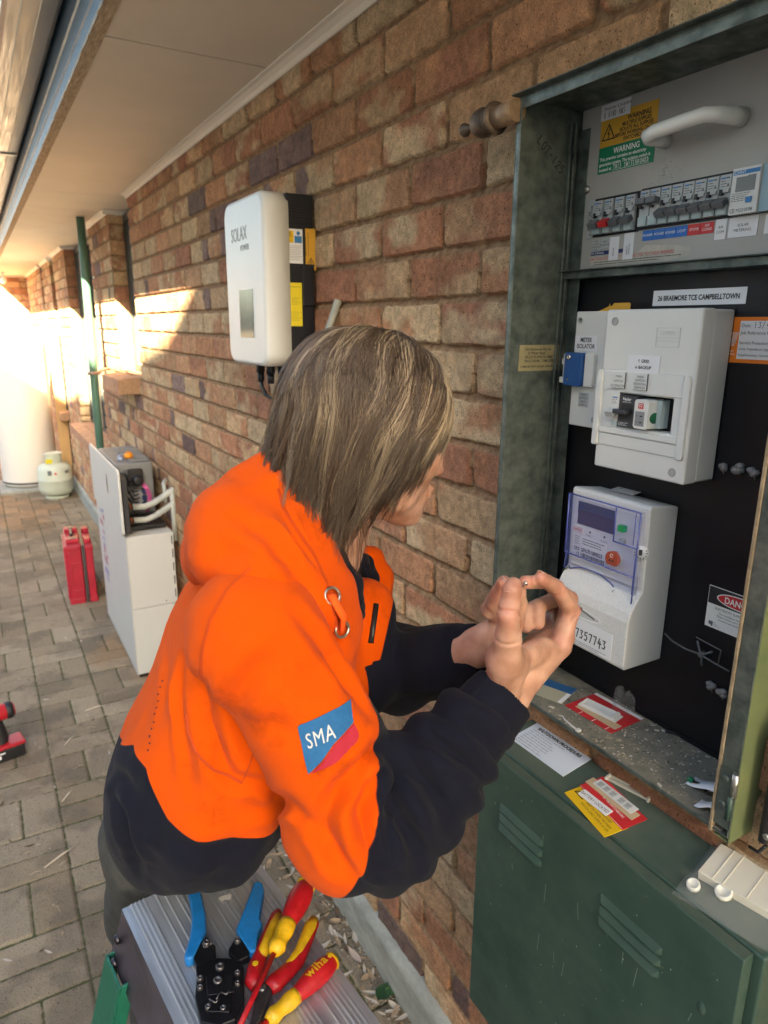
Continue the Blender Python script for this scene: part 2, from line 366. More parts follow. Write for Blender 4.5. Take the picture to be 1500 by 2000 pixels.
# eave: soffit sheets, cornice, barge strip, fascia, gutter, roof
MSOF = mat('soffit_paint', (.72, .66, .57), .7, noise=.08, nscale=2.2, bump=.12, bscale=40, spec=.3)
js = [-2.5, 1.995, 4.285, 4.88, 5.85, 7.0, 8.2, 9.4, 10.6, 12.0]
for a, b_ in zip(js[:-1], js[1:]):
    hp_(MB().box(-.447, .13, a+.004, b_-.004, 2.47, 2.476).build('soffit_panel', MSOF, bevel=.0012, seg=1))
hp_(MB().box(-.46, .15, -2.5, 12, 2.479, 2.50).build('soffit_backing', mdark))
MCOR = mat('cornice_paint', (.72, .67, .60), .6, noise=.08, nscale=5)
def cornice(p0, p1, n, name='cornice'):
    c_ = MB(); s_ = .024; pr2 = [(0, 0), (s_*1.35, 0), (s_*1.35, -.004), (s_*.95, -.007), (s_*.5, -.014), (.007, -s_*.9), (.004, -s_), (0, -s_)]
    d_ = Vector((p1[0]-p0[0], p1[1]-p0[1], 0)); vs_ = []
    for P_ in (p0, p1):
        for a, b2 in pr2: vs_.append((P_[0]+n[0]*a, P_[1]+n[1]*a, 2.4695+b2))
    k_ = len(pr2); fs_ = [(i, (i+1) % k_, k_+(i+1) % k_, k_+i) for i in range(k_)]+[tuple(range(k_)), tuple(range(k_, 2*k_))[::-1]]
    c_.add(vs_, fs_); o = c_.build(name, MCOR); bm = bmesh.new(); bm.from_mesh(o.data); bmesh.ops.recalc_face_normals(bm, faces=bm.faces); bm.to_mesh(o.data); bm.free(); hp_(o)
for a, b_ in ((-2.5, 4.17), (4.80, 5.65), (7.2, 8.2), (8.57, 9.5), (9.72, 12)): cornice((-.004, a), (-.004, b_), (-1, 0))
for y in (4.80, 7.2, 8.57, 9.72): cornice((-.03, y-.005), (.13, y-.005), (0, -1))
cornice((-.45, 11.994), (0, 11.994), (0, -1))
MWOOD = mat('weathered_timber', (.52, .41, .27), .85, noise=.55, nscale=30, col2=(.25, .17, .10), bump=.7, bscale=60, dist=.003, stretch=(6, .7, 6))
ty = np.concatenate([np.arange(-2.5, 1, .05), np.arange(1, 12.01, .012)]); tx = np.array([0, .2, .4, .6, .8, 1.])
TY, TX = np.meshgrid(ty, tx, indexing='ij'); rag = (fbm(TY*40, TY*0, seed=80)-.5)*.012
q = grid_obj('timber_batten', ty, tx, np.stack([-.447-(.030+rag)*TX, TY, 2.4685+.006*TX+(fbm(TY*30, TX*4, seed=81)-.5)*.002], -1), None, None, MWOOD); hp_(q)
hp_(MB().box(-.4755, -.448, -2.5, 12, 2.4765, 2.62).build('fascia_board', MWOOD))
MGUT = mat('gutter_steel', (.06, .125, .19), .42, .0, noise=.35, nscale=30, stretch=(8, .5, 8), rnoise=.12, spec=.6, bump=.08, bscale=40)
MGUTB = mat('gutter_galvanised', (.33, .36, .39), .42, .60, noise=.30, nscale=12, stretch=(12, .35, 12), rnoise=.15)
gy = [-2.5, 12.0]
def strip(name, pr_, m_, sm=False):
    v_ = [(x, y, z) for y in gy for x, z in pr_]; k_ = len(pr_)
    return hp_(MB().add(v_, [(i, i+1, k_+i+1, k_+i) for i in range(k_-1)], 0, sm).build(name, m_))
strip('fascia', [(-.4765, 2.475), (-.4795, 2.479), (-.4795, 2.512), (-.4825, 2.515), (-.4825, 2.524), (-.4795, 2.527), (-.4795, 2.570), (-.4835, 2.575), (-.4835, 2.585), (-.4800, 2.590), (-.4800, 2.68)], MGUT)
strip('gutter', [(-.4815, 2.69), (-.484, 2.655), (-.490, 2.638), (-.503, 2.628), (-.540, 2.6255), (-.542, 2.622), (-.545, 2.6255), (-.585, 2.6255), (-.587, 2.622), (-.590, 2.6255), (-.622, 2.627), (-.634, 2.632), (-.641, 2.645), (-.646, 2.72), (-.638, 2.735), (-.630, 2.728)], MGUTB)
hp_(MB().box(-.633, -.50, 4.27, 4.30, 2.619, 2.6245).build('gutter_bracket', MGUTB))
MROOF = mat('roof_steel', (.10, .13, .12), .5, .3)
v_ = [(x, y, z) for y in (-2.7, 12.3) for x, z in ((-.60, 2.72), (3.6, 4.13), (3.6, 4.17), (-.60, 2.76))]
hp_(MB().add(v_, [(0, 1, 5, 4), (1, 2, 6, 5), (2, 3, 7, 6), (3, 0, 4, 7), (0, 3, 2, 1), (4, 5, 6, 7)]).build('roof', MROOF))
[hp_(MB().add([(.0, y, 2.51), (.0, y, 2.90), (3.5, y, 4.06), (3.5, y, 2.51)], [(0, 3, 2, 1)]).build('gable', mdark)) for y in (-2.5, 12.0)]
# downpipe
MPIPE = mat('downpipe_paint', (.075, .17, .125), .4, noise=.2, nscale=10, spec=.5)
dp = MB().tube([(-.103, 5.2, 2.468), (-.106, 5.2, 2.2), (-.118, 5.2, 1.2), (-.128, 5.2, .02)], .0265, 20).build('downpipe', MPIPE)
MB().tube([(-.150, 5.195, 1.470), (-.117, 5.168, 1.472), (-.086, 5.19, 1.474), (-.05, 5.23, 1.49), (.0, 5.26, 1.50)], .006, 6, flat=2.2).build('strap', mat('strap_steel', (.35, .25, .2), .5, .6), dp)
hp_(dp)
# steel angle / thin shelf left on the first sill

# eave light bulb far along
lb = thing('eave_light', 'round white bulb in a holder under the far end of the eave', 'lamp', T(-.34, 11.2, 2.47))
MB().lathe([(.03, 0), (.03, -.012), (.017, -.015), (.017, -.06), (0.012, -.062)], 16).build('lamp_holder', mat('bulb_holder', (.7, .68, .62), .5), lb)
MB().lathe([(.008, -.058), (.02, -.068), (.036, -.088), (.041, -.11), (.036, -.133), (.02, -.149), (.004, -.153)], 20).build('bulb', mat('bulb_glass', (.85, .84, .8), .15), lb)

# ------------------------------------------------------------------ ground
MPAVE = masonry_mat('clay_paving', (.10, .085, .055), (.085, .10, .035), .30, 260, .8)
yc_ = [.55]
while yc_[-1] < 12.0: yc_.append(yc_[-1]+(.004 if yc_[-1] < 2.2 else .004+(yc_[-1]-2.2)*.0035))
GY = np.array(yc_); GX = np.concatenate([np.arange(-3.2, -1.45, .02), np.arange(-1.45, -.0, .0045), [0.0]])
XX, YG = np.meshgrid(GX, GY, indexing='ij')
PW = .2385; PWX = .2575; PX0, PY0 = -.742, 2.477
ci = np.floor((XX-PX0)/PWX); lx = XX-PX0-(ci+.5)*PWX
off = hsh(ci, ci*0, 3)*.0+np.where(ci.astype(int) % 2 == 0, 0, PW)
yy = YG-PY0-off; cj = np.floor(yy/(2*PW)); ly = yy-cj*2*PW
per = ly < PW                      # first half: two laid across, second half: two laid along
bi = np.where(per, np.floor(ly/(PW/2)), 2+(lx > 0)); hw = np.where(per, PWX/2, PWX/4); hl = np.where(per, PW/4, PW/2)
cx = np.where(per, 0, np.where(lx > 0, PWX/4, -PWX/4)); cy = np.where(per, (bi+.5)*PW/2, PW*1.5)
a1 = np.abs(lx-cx)-hw+.0026; a2 = np.abs(ly-cy)-hl+.0026; rr_ = .006
sd = np.sqrt(np.maximum(a1+rr_, 0)**2+np.maximum(a2+rr_, 0)**2)+np.minimum(np.maximum(a1+rr_, a2+rr_), 0)-rr_
mm = -(sd+(fbm(XX*70, YG*70, seed=90)-.5)*.005)
pid = cj*4+bi
hgt = (hsh(ci, pid, 1)-.5)*.004+(lx-cx)*(hsh(ci, pid, 2)-.5)*.03+(ly-cy)*(hsh(ci, pid, 4)-.5)*.03+(fbm(XX*60, YG*60, seed=91)-.5)*.0035
s_ = sstep(-.001, .006, mm); GH = (-.006+(fbm(XX*50, YG*50, seed=92)-.5)*.004)*(1-s_)+hgt*s_
base = np.array([.285, .225, .150]); alt = np.array([.335, .275, .195]); dk = np.array([.165, .135, .098]); rd = np.array([.30, .19, .105])
t1 = hsh(ci, pid, 6)[..., None]; pc = base*(1-t1)+alt*t1; rdm = (sstep(.5, .62, fbm(XX*1.7, YG*1.1, seed=95))*sstep(2.6, 4, YG))[..., None]*.8
pc = pc*(1-rdm)+rd*rdm
dkm = (sstep(.42, .68, fbm(XX*9, YG*9, seed=96))*.55)[..., None]; pc = pc*(1-dkm)+dk*dkm
st = (sstep(.56, .60, fbm(XX*3.1, YG*3.1, seed=99, o=4))*.25)[..., None]; pc = pc*(1-st)+np.array([.16, .12, .09])*st
pc = pc*(.85+.3*hsh(ci, pid, 8)[..., None])
q = grid_obj('paving', GX, GY, np.stack([XX, YG, GH+.002], -1), pc, mm, MPAVE); tag(q, 'worn tan clay pavers laid in pairs along the side path', None, kind='structure')
MGR = mat('ground_earth', (.22, .17, .11), .95, noise=.4, nscale=1.5, bump=.5, bscale=20)
v_ = []; 
g = MB().add([(-200, -200, -.012), (200, -200, -.012), (200, 200, -.012), (-200, 200, -.012)], [(0, 1, 2, 3)]).build('ground', MGR); tag(g, 'bare brown earth around the house', None, kind='structure')
# sun blocker, an unseen house-shaped block added across the side path (out of the frame): its raking roof line keeps the low sun off the near half of the wall
nh = thing('sun_blocker_house', 'unseen house-shaped sun blocker added on the far side of the path, left of the photographer', 'house', T(-6, -2, 0))
MREN = mat('render_wall', (.62, .58, .50), .85, noise=.12, nscale=2)
NX = -4.5
def nz(y_): return 1.879+1.08*(-NX)-.154*(y_+2.2*(-NX)-2.53)
v_ = [(x_, y_, z_) for y_ in (-14, 7.5) for x_, z_ in ((NX-.02, 0), (NX-.02, nz(y_)-.12), (-9, nz(y_)-.12), (-9, 0))]
o = MB().add(v_, [(0, 1, 5, 4), (1, 2, 6, 5), (2, 3, 7, 6), (3, 0, 4, 7), (0, 3, 2, 1), (4, 5, 6, 7)]).build('wall', MREN); o.parent = nh; o.matrix_parent_inverse = T(6, 2, 0)
v_ = [(x_, y_, z_) for y_ in (-14.1, 7.6) for x_, z_ in ((NX, nz(y_)-.118), (NX, nz(y_)), (-9.1, nz(y_)), (-9.1, nz(y_)-.118))]
o = MB().add(v_, [(0, 1, 5, 4), (1, 2, 6, 5), (2, 3, 7, 6), (3, 0, 4, 7), (0, 3, 2, 1), (4, 5, 6, 7)]).build('roof', MROOF); o.parent = nh; o.matrix_parent_inverse = T(6, 2, 0)
hbx = MB().box(-9.0, NX-.001, -10.2, -7.45, nz(-7.45)-.2, nz(-7.45)+.33).build('sun_blocker_step', MREN); hbx.parent = nh; hbx.matrix_parent_inverse = T(6, 2, 0)  # unseen raised step, added to keep the sun off the inverter
# ================================================================== METER BOX (upper, open)
MGAL = mat('galvanised_green', (.060, .080, .074), .45, .45, noise=.45, nscale=30, col2=(.155, .18, .165), rnoise=.15, bump=.05, bscale=60)
MGREEN = mat('green_enamel', (.030, .066, .052), .42, .0, noise=.5, nscale=7, col2=(.052, .092, .073), rnoise=.14, bump=.12, bscale=30, spec=.5, dist=.002)
MOLIVE = mat('olive_enamel', (.17, .19, .085), .45, .0, noise=.35, nscale=9, col2=(.11, .145, .07), bump=.1, bscale=60)
MRUST = mat('worn_steel_edge', (.40, .31, .20), .6, .3, noise=.4, nscale=50)
MWHITE = mat('white_enamel', (.62, .63, .61), .35, noise=.06, nscale=5, spec=.5)
MWPL = mat('white_plastic', (.66, .675, .66), .38, noise=.05, nscale=8, spec=.5, bump=.03, bscale=300)
MGPANEL = mat('grey_panel_paint', (.40, .395, .375), .42, noise=.10, nscale=7, rnoise=.08)
MBLK = mat('black_board', (.007, .007, .010), .45, rnoise=.1, nscale=12, spec=.35)
MBP = mat('black_plastic', (.012, .012, .014), .42, bump=.05, bscale=400)
MINK = mat('black_ink', (.02, .02, .022), .6); MRED = mat('red_print', (.55, .025, .03), .5); MBLUE = mat('blue_print', (.02, .14, .50), .5)
MYEL = mat('yellow_print', (.72, .46, .01), .5); MAMB = mat('amber_label', (.62, .34, .03), .5); MPGRN = mat('green_print', (.0, .20, .09), .5); MPAP = mat('label_paper', (.72, .73, .76), .55)
MWINK = mat('white_ink', (.8, .82, .8), .55); MGREY = mat('grey_plastic', (.13, .14, .15), .45); MLG = mat('pale_grey_plastic', (.42, .45, .46), .45); MTEAL = mat('clear_blue_plastic', (.40, .50, .52), .25, spec=.6)
MSTEEL = mat('zinc_steel', (.45, .44, .42), .35, .9, rnoise=.1, nscale=40); MSILV = mat('bright_steel', (.65, .65, .63), .2, 1)
MORNG = mat('orange_print', (.75, .19, .01), .5); MTAN = mat('tan_card', (.50, .38, .24), .8); MBRS = mat('brass_plate', (.34, .30, .17), .5, .2, noise=.2, nscale=40)

def lab(name, parent, w_, h_, bgm, texts=(), t=.0008, M=None, extra=None, edge=None, edgem=None):
    """flat sticker: origin at its lower left, texts = (string, size, x, y, matindex, sx[, align])"""
    s = MB(); mats_ = [bgm, MINK, MWINK, MRED, MBLUE, MYEL, MPGRN, MORNG, MAMB, MPAP]
    s.box(0, w_, 0, h_, 0, t, 0, M)
    if extra: extra(s, M, t)
    for a in texts:
        s.text(a[0], a[1], a[2], a[3], t+.0003, a[4], M, align=(a[6] if len(a) > 6 else 'LEFT'), sx=a[5] if len(a) > 5 else 1, bold=a[1]*.022)
    o = s.build(name, mats_, parent)
    return o
def fine(s, M, x, y, w_, n, dy, z, mi=1, h=.0006, seed=0):
    """lines of fine print, broken into words"""
    r_ = random.Random(seed)
    for i in range(n):
        cx = x; end = x+w_*(r_.uniform(.75, 1) if i % 3 else 1)
        while cx < end-.001:
            l_ = min(r_.uniform(.0015, .006), end-cx)
            s.box(cx, cx+l_, y-i*dy, y-i*dy+h, z, z+.0001, mi, M); cx += l_+.0009

X0, YB, ZB = -.05, .923, 1.165           # front plane, far side, bottom
BW, BH, BD = .494, .972, .155
box_ = thing('meter_box', 'open galvanised meter cupboard sunk in the brick wall above the green cabinet', 'meter box', WF(X0, YB, ZB))
t_ = .0022
s = MB()
s.box(0, t_, 0, BH, -BD, 0)                               # far side
s.box(BW-t_, BW, 0, BH, -BD, 0)                           # near side
s.box(t_, BW-t_, BH-t_, BH, -BD, 0); s.box(t_, BW-t_, 0, t_, -BD, 0)
s.box(t_, BW-t_, t_, BH-t_, -BD, -BD+t_)
s.box(t_, .012, t_, BH-t_, -t_, 0)                        # turned-in front flanges
s.box(.012, BW-.02, BH-.018, BH-t_, -t_, 0)
s.box(.012, BW-.025, t_, .007, -t_, .0005)
s.box(.0, BW, BH, BH+.0022, -.05, .012)                   # drip edge at the top
s.box(t_, .0065, t_, BH-.02, -.125, -.118); s.box(t_, .0075, t_, BH-.02, -.112, -.108)
s.box(t_, .028, .0, BH-.03, -.131, -.129)
s.build('casing', MGAL, box_, bevel=.0008, seg=1)
# tan edge strip on the near side, and the near side flange
MB().box(BW-.027, BW-.0225, -.004, BH-.01, -.012, .0015).build('edge_strip', MRUST, box_, bevel=.0008)
s = MB().box(BW-.0224, BW+.001, .012, BH-.01, -.004, .0); o = s.build('frame_flange', MGAL, box_, bevel=.0008)
o = MB().box(BW+.0005, BW+.0025, -.006, BH+.0, -.075, -.0005).add([(BW-.02, -.006, -.001), (BW+.0024, -.006, -.001), (BW+.0024, -.006, -.075), (BW-.02, -.006, -.075), (BW-.02, -.0045, -.001), (BW+.0024, -.0045, -.001), (BW+.0024, -.0045, -.075), (BW-.02, -.0045, -.075)], [(0, 1, 2, 3), (7, 6, 5, 4), (0, 4, 5, 1), (1, 5, 6, 2), (2, 6, 7, 3), (3, 7, 4, 0)]).build('outer_side', MOLIVE, box_, bevel=.0008)
s = MB()
s.box(BW-.021, BW-.004, .03, .098, .0003, .0022, 0)
for v in (.083, .046): s.lathe([(.0046, .0022), (.0046, .0034), (.0028, .0045), (.0012, .0046), (.0012, .003)], 14, 0, T(BW-.0125, v, 0))
s.tube([(BW-.0035, .028, .001), (BW-.0035, .062, .001)], .0034, 12, 1); s.tube([(BW-.001, .064, .001), (BW-.001, .096, .001)], .0042, 12, 2)
s.build('hinge', [MGAL, MGREEN, MSTEEL], box_)
# door folded right back on its hinges, only its black-gasketed edge is in the picture
s = MB(); s.box(BW+.036, BW+.52, .0, BH-.005, -.052, -.030, 0)
dr = s.build('door', MOLIVE, box_, bevel=.002)
s = MB().tube([(BW+.030, .008, -.026), (BW+.030, .14, -.026), (BW+.033, .155, -.026), (BW+.045, .17, -.026)], .006, 10, 0).box(BW+.026, BW+.046, .012, .16, -.045, -.028, 0)
s.build('rubber_seal', MBP, dr, bevel=.001)
MB().lathe([(.004, 0), (.0042, .003), (.0025, .004), (.001, .004)], 12, 0, T(BW+.036, .022, -.022)).build('seal_rivet', MSTEEL, dr)
MB().tube([(BW+.034, .004, -.028), (BW+.026, -.012, -.028), (BW+.012, -.016, -.032)], .0022, 8).build('door_stay', MBP, dr)
# centre channel and boards
MB().box(.004, BW-.004, .713, .7245, -.132, -.112).box(.004, BW-.004, .7246, .7265, -.132, -.104).build('cross_channel', MGAL, box_, bevel=.001)
s = MB().box(.006, BW-.003, .012, .7125, -.1515, -.139, 0)
bb = s.build('backboard', MBLK, box_, bevel=.001)
MB().box(.0025, BW-.003, .0023, .0120, -.152, -.138).build('board_batten', MBLK, box_)
# wall-side plate and marker text on the far side (local frame: x -> outward, y up, facing the near side)
LS = Matrix(((0, 0, 1, t_), (0, 1, 0, 0), (-1, 0, 0, 0), (0, 0, 0, 1)))       # x -> into the wall (−w), y -> up, normal -> +u
o = lab('maker_plate', box_, .107, .043, MBRS, [('Ted Enclosures Pty Ltd', .0062, .012, .034, 1), ('12 Water Road', .0062, .018, .0275, 1), ('GILLES PLAINS SA 5086', .0062, .012, .021, 1), ('ENCLOSURE  21MB 250A', .0062, .012, .0145, 1), ('COMPLIES WITH AS3439, AS60529 & AS3000', .0049, .003, .0055, 1)], t=.0008, M=LS @ T(.030, .563, 0))
def stroke(s, pts, r, mi=0, M=None):
    for a, b_ in zip(pts[:-1], pts[1:]):
        d = Vector((b_[0]-a[0], b_[1]-a[1], 0)); n_ = Vector((-d.y, d.x, 0)).normalized()*r; e_ = d.normalized()*r*.6; A = Vector((a[0], a[1], 0))-e_; B = Vector((b_[0], b_[1], 0))+e_
        s.add([tuple(A-n_), tuple(B-n_), tuple(B+n_), tuple(A+n_)], [(0, 1, 2, 3)], mi, False, M)
GL = {'L': [[(0, 1), (0, 0), (.6, .08)]], 'O': [[(.5, 1), (.1, .8), (.05, .3), (.35, 0), (.7, .25), (.7, .75), (.45, 1)]], 'T': [[(-.05, .95), (.8, 1)], [(.4, 1), (.35, 0)]], '-': [[(.1, .5), (.6, .52)]],
 '1': [[(.3, 1), (.3, 0)]], '2': [[(.05, .8), (.35, 1), (.65, .8), (.5, .5), (.05, .02), (.7, .05)]], '5': [[(.65, 1), (.15, .97), (.1, .6), (.5, .62), (.65, .3), (.4, 0), (.05, .08)]], 'S': [[(.6, .9), (.3, 1), (.1, .75), (.5, .5), (.55, .2), (.3, 0), (0, .1)]],
 '0': [[(.4, 1), (.1, .75), (.1, .25), (.35, 0), (.6, .25), (.6, .75), (.4, 1)]], '7': [[(0, .95), (.65, 1), (.3, 0)]], '3': [[(.05, .95), (.6, .95), (.3, .6), (.6, .35), (.4, .02), (0, .08)]], '4': [[(.35, 1), (.05, .4), (.75, .42)], [(.5, .7), (.42, -.15)]],
 '9': [[(.6, .8), (.3, 1), (.1, .75), (.35, .5), (.6, .8), (.5, 0)]], 'B': [[(.1, 0), (.1, 1), (.5, .85), (.1, .5), (.6, .25), (.1, 0)]], 'A': [[(0, 0), (.35, 1), (.65, 0)], [(.15, .4), (.55, .4)]], 'D': [[(.1, 0), (.1, 1), (.6, .6), (.5, .15), (.1, 0)]],
 'H': [[(.1, 0), (.1, 1)], [(.6, 0), (.6, 1)], [(.1, .5), (.6, .5)]], 'I': [[(.3, 0), (.3, 1)]], 'C': [[(.6, .9), (.25, 1), (.05, .5), (.25, 0), (.6, .1)]], 'W': [[(0, 1), (.2, 0), (.4, .7), (.55, 0), (.75, 1)]], 'R': [[(.1, 0), (.1, 1), (.55, .8), (.1, .5), (.6, 0)]], 'M': [[(0, 0), (.1, 1), (.35, .4), (.6, 1), (.7, 0)]], 'N': [[(.05, 0), (.1, 1), (.55, 0), (.6, 1)]], 'U': [[(.05, 1), (.1, .1), (.5, .1), (.6, 1)]], '/': [[(0, -.1), (.5, 1.1)]], ' ': []}
def hand(s, txt, x, y, h, w_, r, mi=0, M=None, slope=0):
    for i, ch in enumerate(txt):
        for st_ in GL.get(ch, []): stroke(s, [(x+i*w_*1.25+px_*w_*1.2, y+py_*h+i*slope) for px_, py_ in st_], r, mi, M)
s = MB(); hand(s, 'LOT-125', .0, 0, .014, .0080, .0010, 0, LS @ T(.042, .915, .0006) @ rz(-.66)); s.build('marker_text', MINK, box_)

# ------------------------------------------------------------------ upper switch panel
pan = thing('switch_panel', 'pale grey switchboard panel with breakers and a white handle', 'switch panel', WF(.08, .915, 1.893))
PWD, PHT = .395, .247
s = MB().box(0, PWD, 0, PHT, -.002, 0).box(0, .002, 0, PHT, -.012, -.002).box(0, PWD, PHT-.002, PHT, -.012, -.002)
s.build('panel', MGPANEL, pan, bevel=.0008)
def pv(y, z): return (.915-y, z-1.893)
hs = MB(); 
hs.tube([(.168, .166, .0), (.168, .166, .020), (.166, .165, .034), (.172, .166, .043), (.187, .168, .046), (.24, .171, .046), (.262, .172, .045), (.272, .171, .037), (.282, .170, .018), (.284, .170, .0)], [.0115, .0105, .0095, .0095, .0098, .0098, .0098, .0100, .011, .0125], 20)
hs.build('handle', mat('white_handle', (.80, .80, .77), .22, spec=.6, coat=.3), pan)
MB().lathe([(.006, 0), (.006, .002), (.004, .004), (.0015, .0045)], 14, 0, T(.022, .123, 0)).build('screw', MSTEEL, pan)
def tri(s, M, t, cx, cy, r, mi=1):
    for k_ in range(3):
        a = [(cx+r*math.cos(R(90+120*(k_+j))), cy+r*math.sin(R(90+120*(k_+j)))) for j in (0, 1)]
        stroke(s, a, r*.07, mi, (M or Matrix())@T(0, 0, t+.0003))
    stroke(s, [(cx+r*.12, cy+r*.5), (cx-r*.12, cy+.05*r), (cx+r*.1, cy+.05*r), (cx-.05*r, cy-r*.42)], r*.06, mi, (M or Matrix())@T(0, 0, t+.0003))
# warning stickers
Mx = T(.0415, .217, .0012) @ rz(.0)
s_ = MB(); s_.box(0, .057, 0, .022, 0, .0008, 0, Mx).text('Inverter Location', .0075, .006, .0135, .001, 1, Mx); hand(s_, 'BEHIND HWS', .007, .003, .008, .0033, .00035, 1, Mx@T(0, 0, .001)); s_.build('location_label', [MPAP, MINK], pan)
lab('warning_label', pan, .1075, .0455, MAMB, [('WARNING', .0100, .074, .0300, 1, .9, 'CENTER'), ('MULTIPLE SUPPLIES', .0074, .07, .0232, 1, .86, 'CENTER'), ('ISOLATE ALL SUPPLIES', .0074, .07, .0164, 1, .86, 'CENTER'), ('BEFORE WORKING ON THIS', .0074, .07, .0096, 1, .84, 'CENTER'), ('SWITCHBOARD', .0074, .07, .0028, 1, .86, 'CENTER')], M=T(.042, .179, 0), extra=lambda s, M, t: tri(s, M, t, .017, .017, .014))
lab('warning_label', pan, .1075, .037, MPGRN, [('WARNING', .0115, .055, .0255, 2, .9, 'CENTER'), ('This premise contains an electricity', .0066, .003, .018, 2, .95), ('generation system. The isolation switch is', .0066, .003, .0105, 2, .88), ('located at', .0066, .003, .003, 2, .95)], M=T(.042, .1415, 0), extra=lambda s, M, t: (hand(s, 'THIS SWITCHBOARD', .032, .003, .006, .0034, .00045, 2, M@T(0, 0, t+.0003)), stroke(s, [(.030, .0015), (.1, .0015)], .0003, 2, M@T(0, 0, t+.0003))))
lab('isolator_label', pan, .013, .056, MLG, [('INVERTER', .0072, .002, .0055, 1), ('A.C. ISOLATOR', .0072, .002, -.0015, 1)], M=T(.0285, .048, 0)) if False else None
s_ = MB().box(0, .0125, 0, .058, 0, .0012, 0, T(.0285, .047, 0)).text('INVERTER', .0068, .012, .0, .0016, 1, T(.0345, .047, 0) @ rz(R(90))).text('A.C. ISOLATOR', .0068, .004, .0, .0016, 1, T(.0395, .047, 0) @ rz(R(90))); s_.build('isolator_label', [MLG, MINK], pan)
# circuit breakers
def breaker_parts(tog='off', col=MGREY, wide=1):
    s = MB(); w2 = .0172
    s.box(0, w2, .002, .052, -.004, .004, 0)                       # body
    s.box(.0004, w2-.0004, .034, .0515, .004, .0052, 0)            # label field
    s.box(.0012, w2-.0012, .0022, .0150, .004, .0075, 2)           # clear lower cover
    s.box(.0026, w2-.0026, .0036, .0136, .0075, .0082, 2)
    s.box(.0010, w2-.0010, .0295, .0338, .004, .0078, 0); s.box(.003, .0075, .0265, .0335, .004, .009, 3)
    s.box(.0016, .0095, .0465, .0485, .0052, .0054, 5)              # maker's mark
    s.box(.0100, .0145, .0468, .0482, .0052, .0054, 1)
    for k_ in range(3): s.box(.002, .009+.002*(k_ % 2), .0435-k_*.0032, .0442-k_*.0032, .0052, .0054, 1)
    s.add([(.0105, .0365, .0054), (.0155, .0365, .0054), (.013, .0415, .0054)], [(0, 1, 2)], 4)
    return s
mblue2 = mat('maker_blue', (.03, .18, .45), .5)
proto_b = None; bks = []
def mk_breaker(u, v, tog, group, label=None):
    o = breaker_parts().build('circuit_breaker', [MLG, MINK, MTEAL, MBP, MGREY, mblue2], pan, bevel=.0004, seg=1); o.location = (u, v, .0015)
    tm = {'red': MRED}.get(tog, MGREY)
    s = MB(); s.box(.0002, .0170, .0, .0085, .0, .0125, 0, T(0, .0165 if tog != 'up' else .030, .0045) @ rx(R(35 if tog != 'up' else -10)))
    g = s.build('toggle', tm, o, bevel=.0006)
    return o
u0 = .046
for k_ in range(4): mk_breaker(u0+k_*.0225*.955, .0495, 'red' if k_ == 1 else 'down', None)
for k_ in range(8): mk_breaker(.137+k_*.0187, .0515, 'up' if k_ < 2 else 'down', None)
MB().box(.043, .134, .048, .1055, -.004, .0012).box(.1345, .290, .0495, .107, -.004, .0014).box(.2895, .340, .050, .108, -.004, .0013).build('breaker_slot', MBLK, pan)
# small digital energy meter
s = MB().box(.290, .328, .051, .1065, -.003, .012, 0).box(.2965, .3225, .078, .0955, .012, .0128, 3)
s.box(.2915, .3275, .0985, .1035, .012, .0122, 4).box(.313, .3205, .0635, .0705, .012, .0135, 4); s.text('CHNT', .0052, .2925, .0993, .0124, 2, sx=1.1); s.text('C', .007, .2915, .053, .0122, 1).text('E', .007, .2955, .053, .0122, 1).text('M22', .0058, .3005, .0535, .0122, 1).text('0598', .0058, .3115, .0535, .0122, 1)
fine(s, None, .292, .0755, .025, 5, .0022, .0121, 1, .0007, 4); fine(s, None, .312, .1045-.009, .012, 1, .002, .0121, 1, .0008, 5)
o = s.build('energy_meter', [MWPL, MINK, MWINK, mat('lcd', (.18, .20, .21), .2), mblue2], pan, bevel=.0005)
MB().box(.329, .345, .051, .1065, -.003, .009).build('side_module', mat('module_blue', (.28, .42, .50), .4), pan, bevel=.0005)
# labels under the breakers
bx = .1435
for txt, m_, w_ in (('POWER', MBLUE, .0195), ('POWER', MBLUE, .0205), ('POWER', MBLUE, .0185), ('LIGHT', MBLUE, .0198), ('STOVE', MRED, .0205), ('AIR\nCOND', MRED, .0210)):
    sx_ = MB().box(0, w_-.0006, 0, .0145, 0, .0008, 0, T(bx, .0335, 0)).text(txt, .0050, w_/2, .0058 if '\n' not in txt else .0088, .0011, 1, T(bx, .0335, 0), align='CENTER'); sx_.build('circuit_label', [m_, MWINK], pan); bx += w_
def wl(u, v, w_, h_, lines, sz, vert=False, bgm=MPAP):
    s = MB().box(0, w_, 0, h_, 0, .0009, 0, T(u, v, 0)); n_ = len(lines)
    for i, l_ in enumerate(lines):
        if vert: s.text(l_, sz, .18*h_, 0, .0012, 1, T(u+w_*.5+(i-n_/2+.75)*sz*1.05, v, 0) @ rz(R(90)))
        else: s.text(l_, sz, w_/2, h_-(i+1)*sz*1.18-(h_-n_*sz*1.18)/2+sz*.15, .0012, 1, T(u, v, 0), align='CENTER')
    return s.build('circuit_label', [bgm, MINK], pan)
wl(.2655, .0235, .0165, .0265, ['AIR', 'COM'], .0052); wl(.2855, .024, .041, .0245, ['SOLAR', 'METERING'], .0052); wl(.336, .0245, .03, .0235, ['MAIN'], .0052)
wl(.0435, .0262, .0165, .0185, ['MAIN', 'SWITCH', 'INVERTER', 'SUPPLY'], .0037, bgm=MLG); wl(.0615, .0300, .0175, .0155, ['MAIN', 'ISOLATOR'], .0040, bgm=MLG)
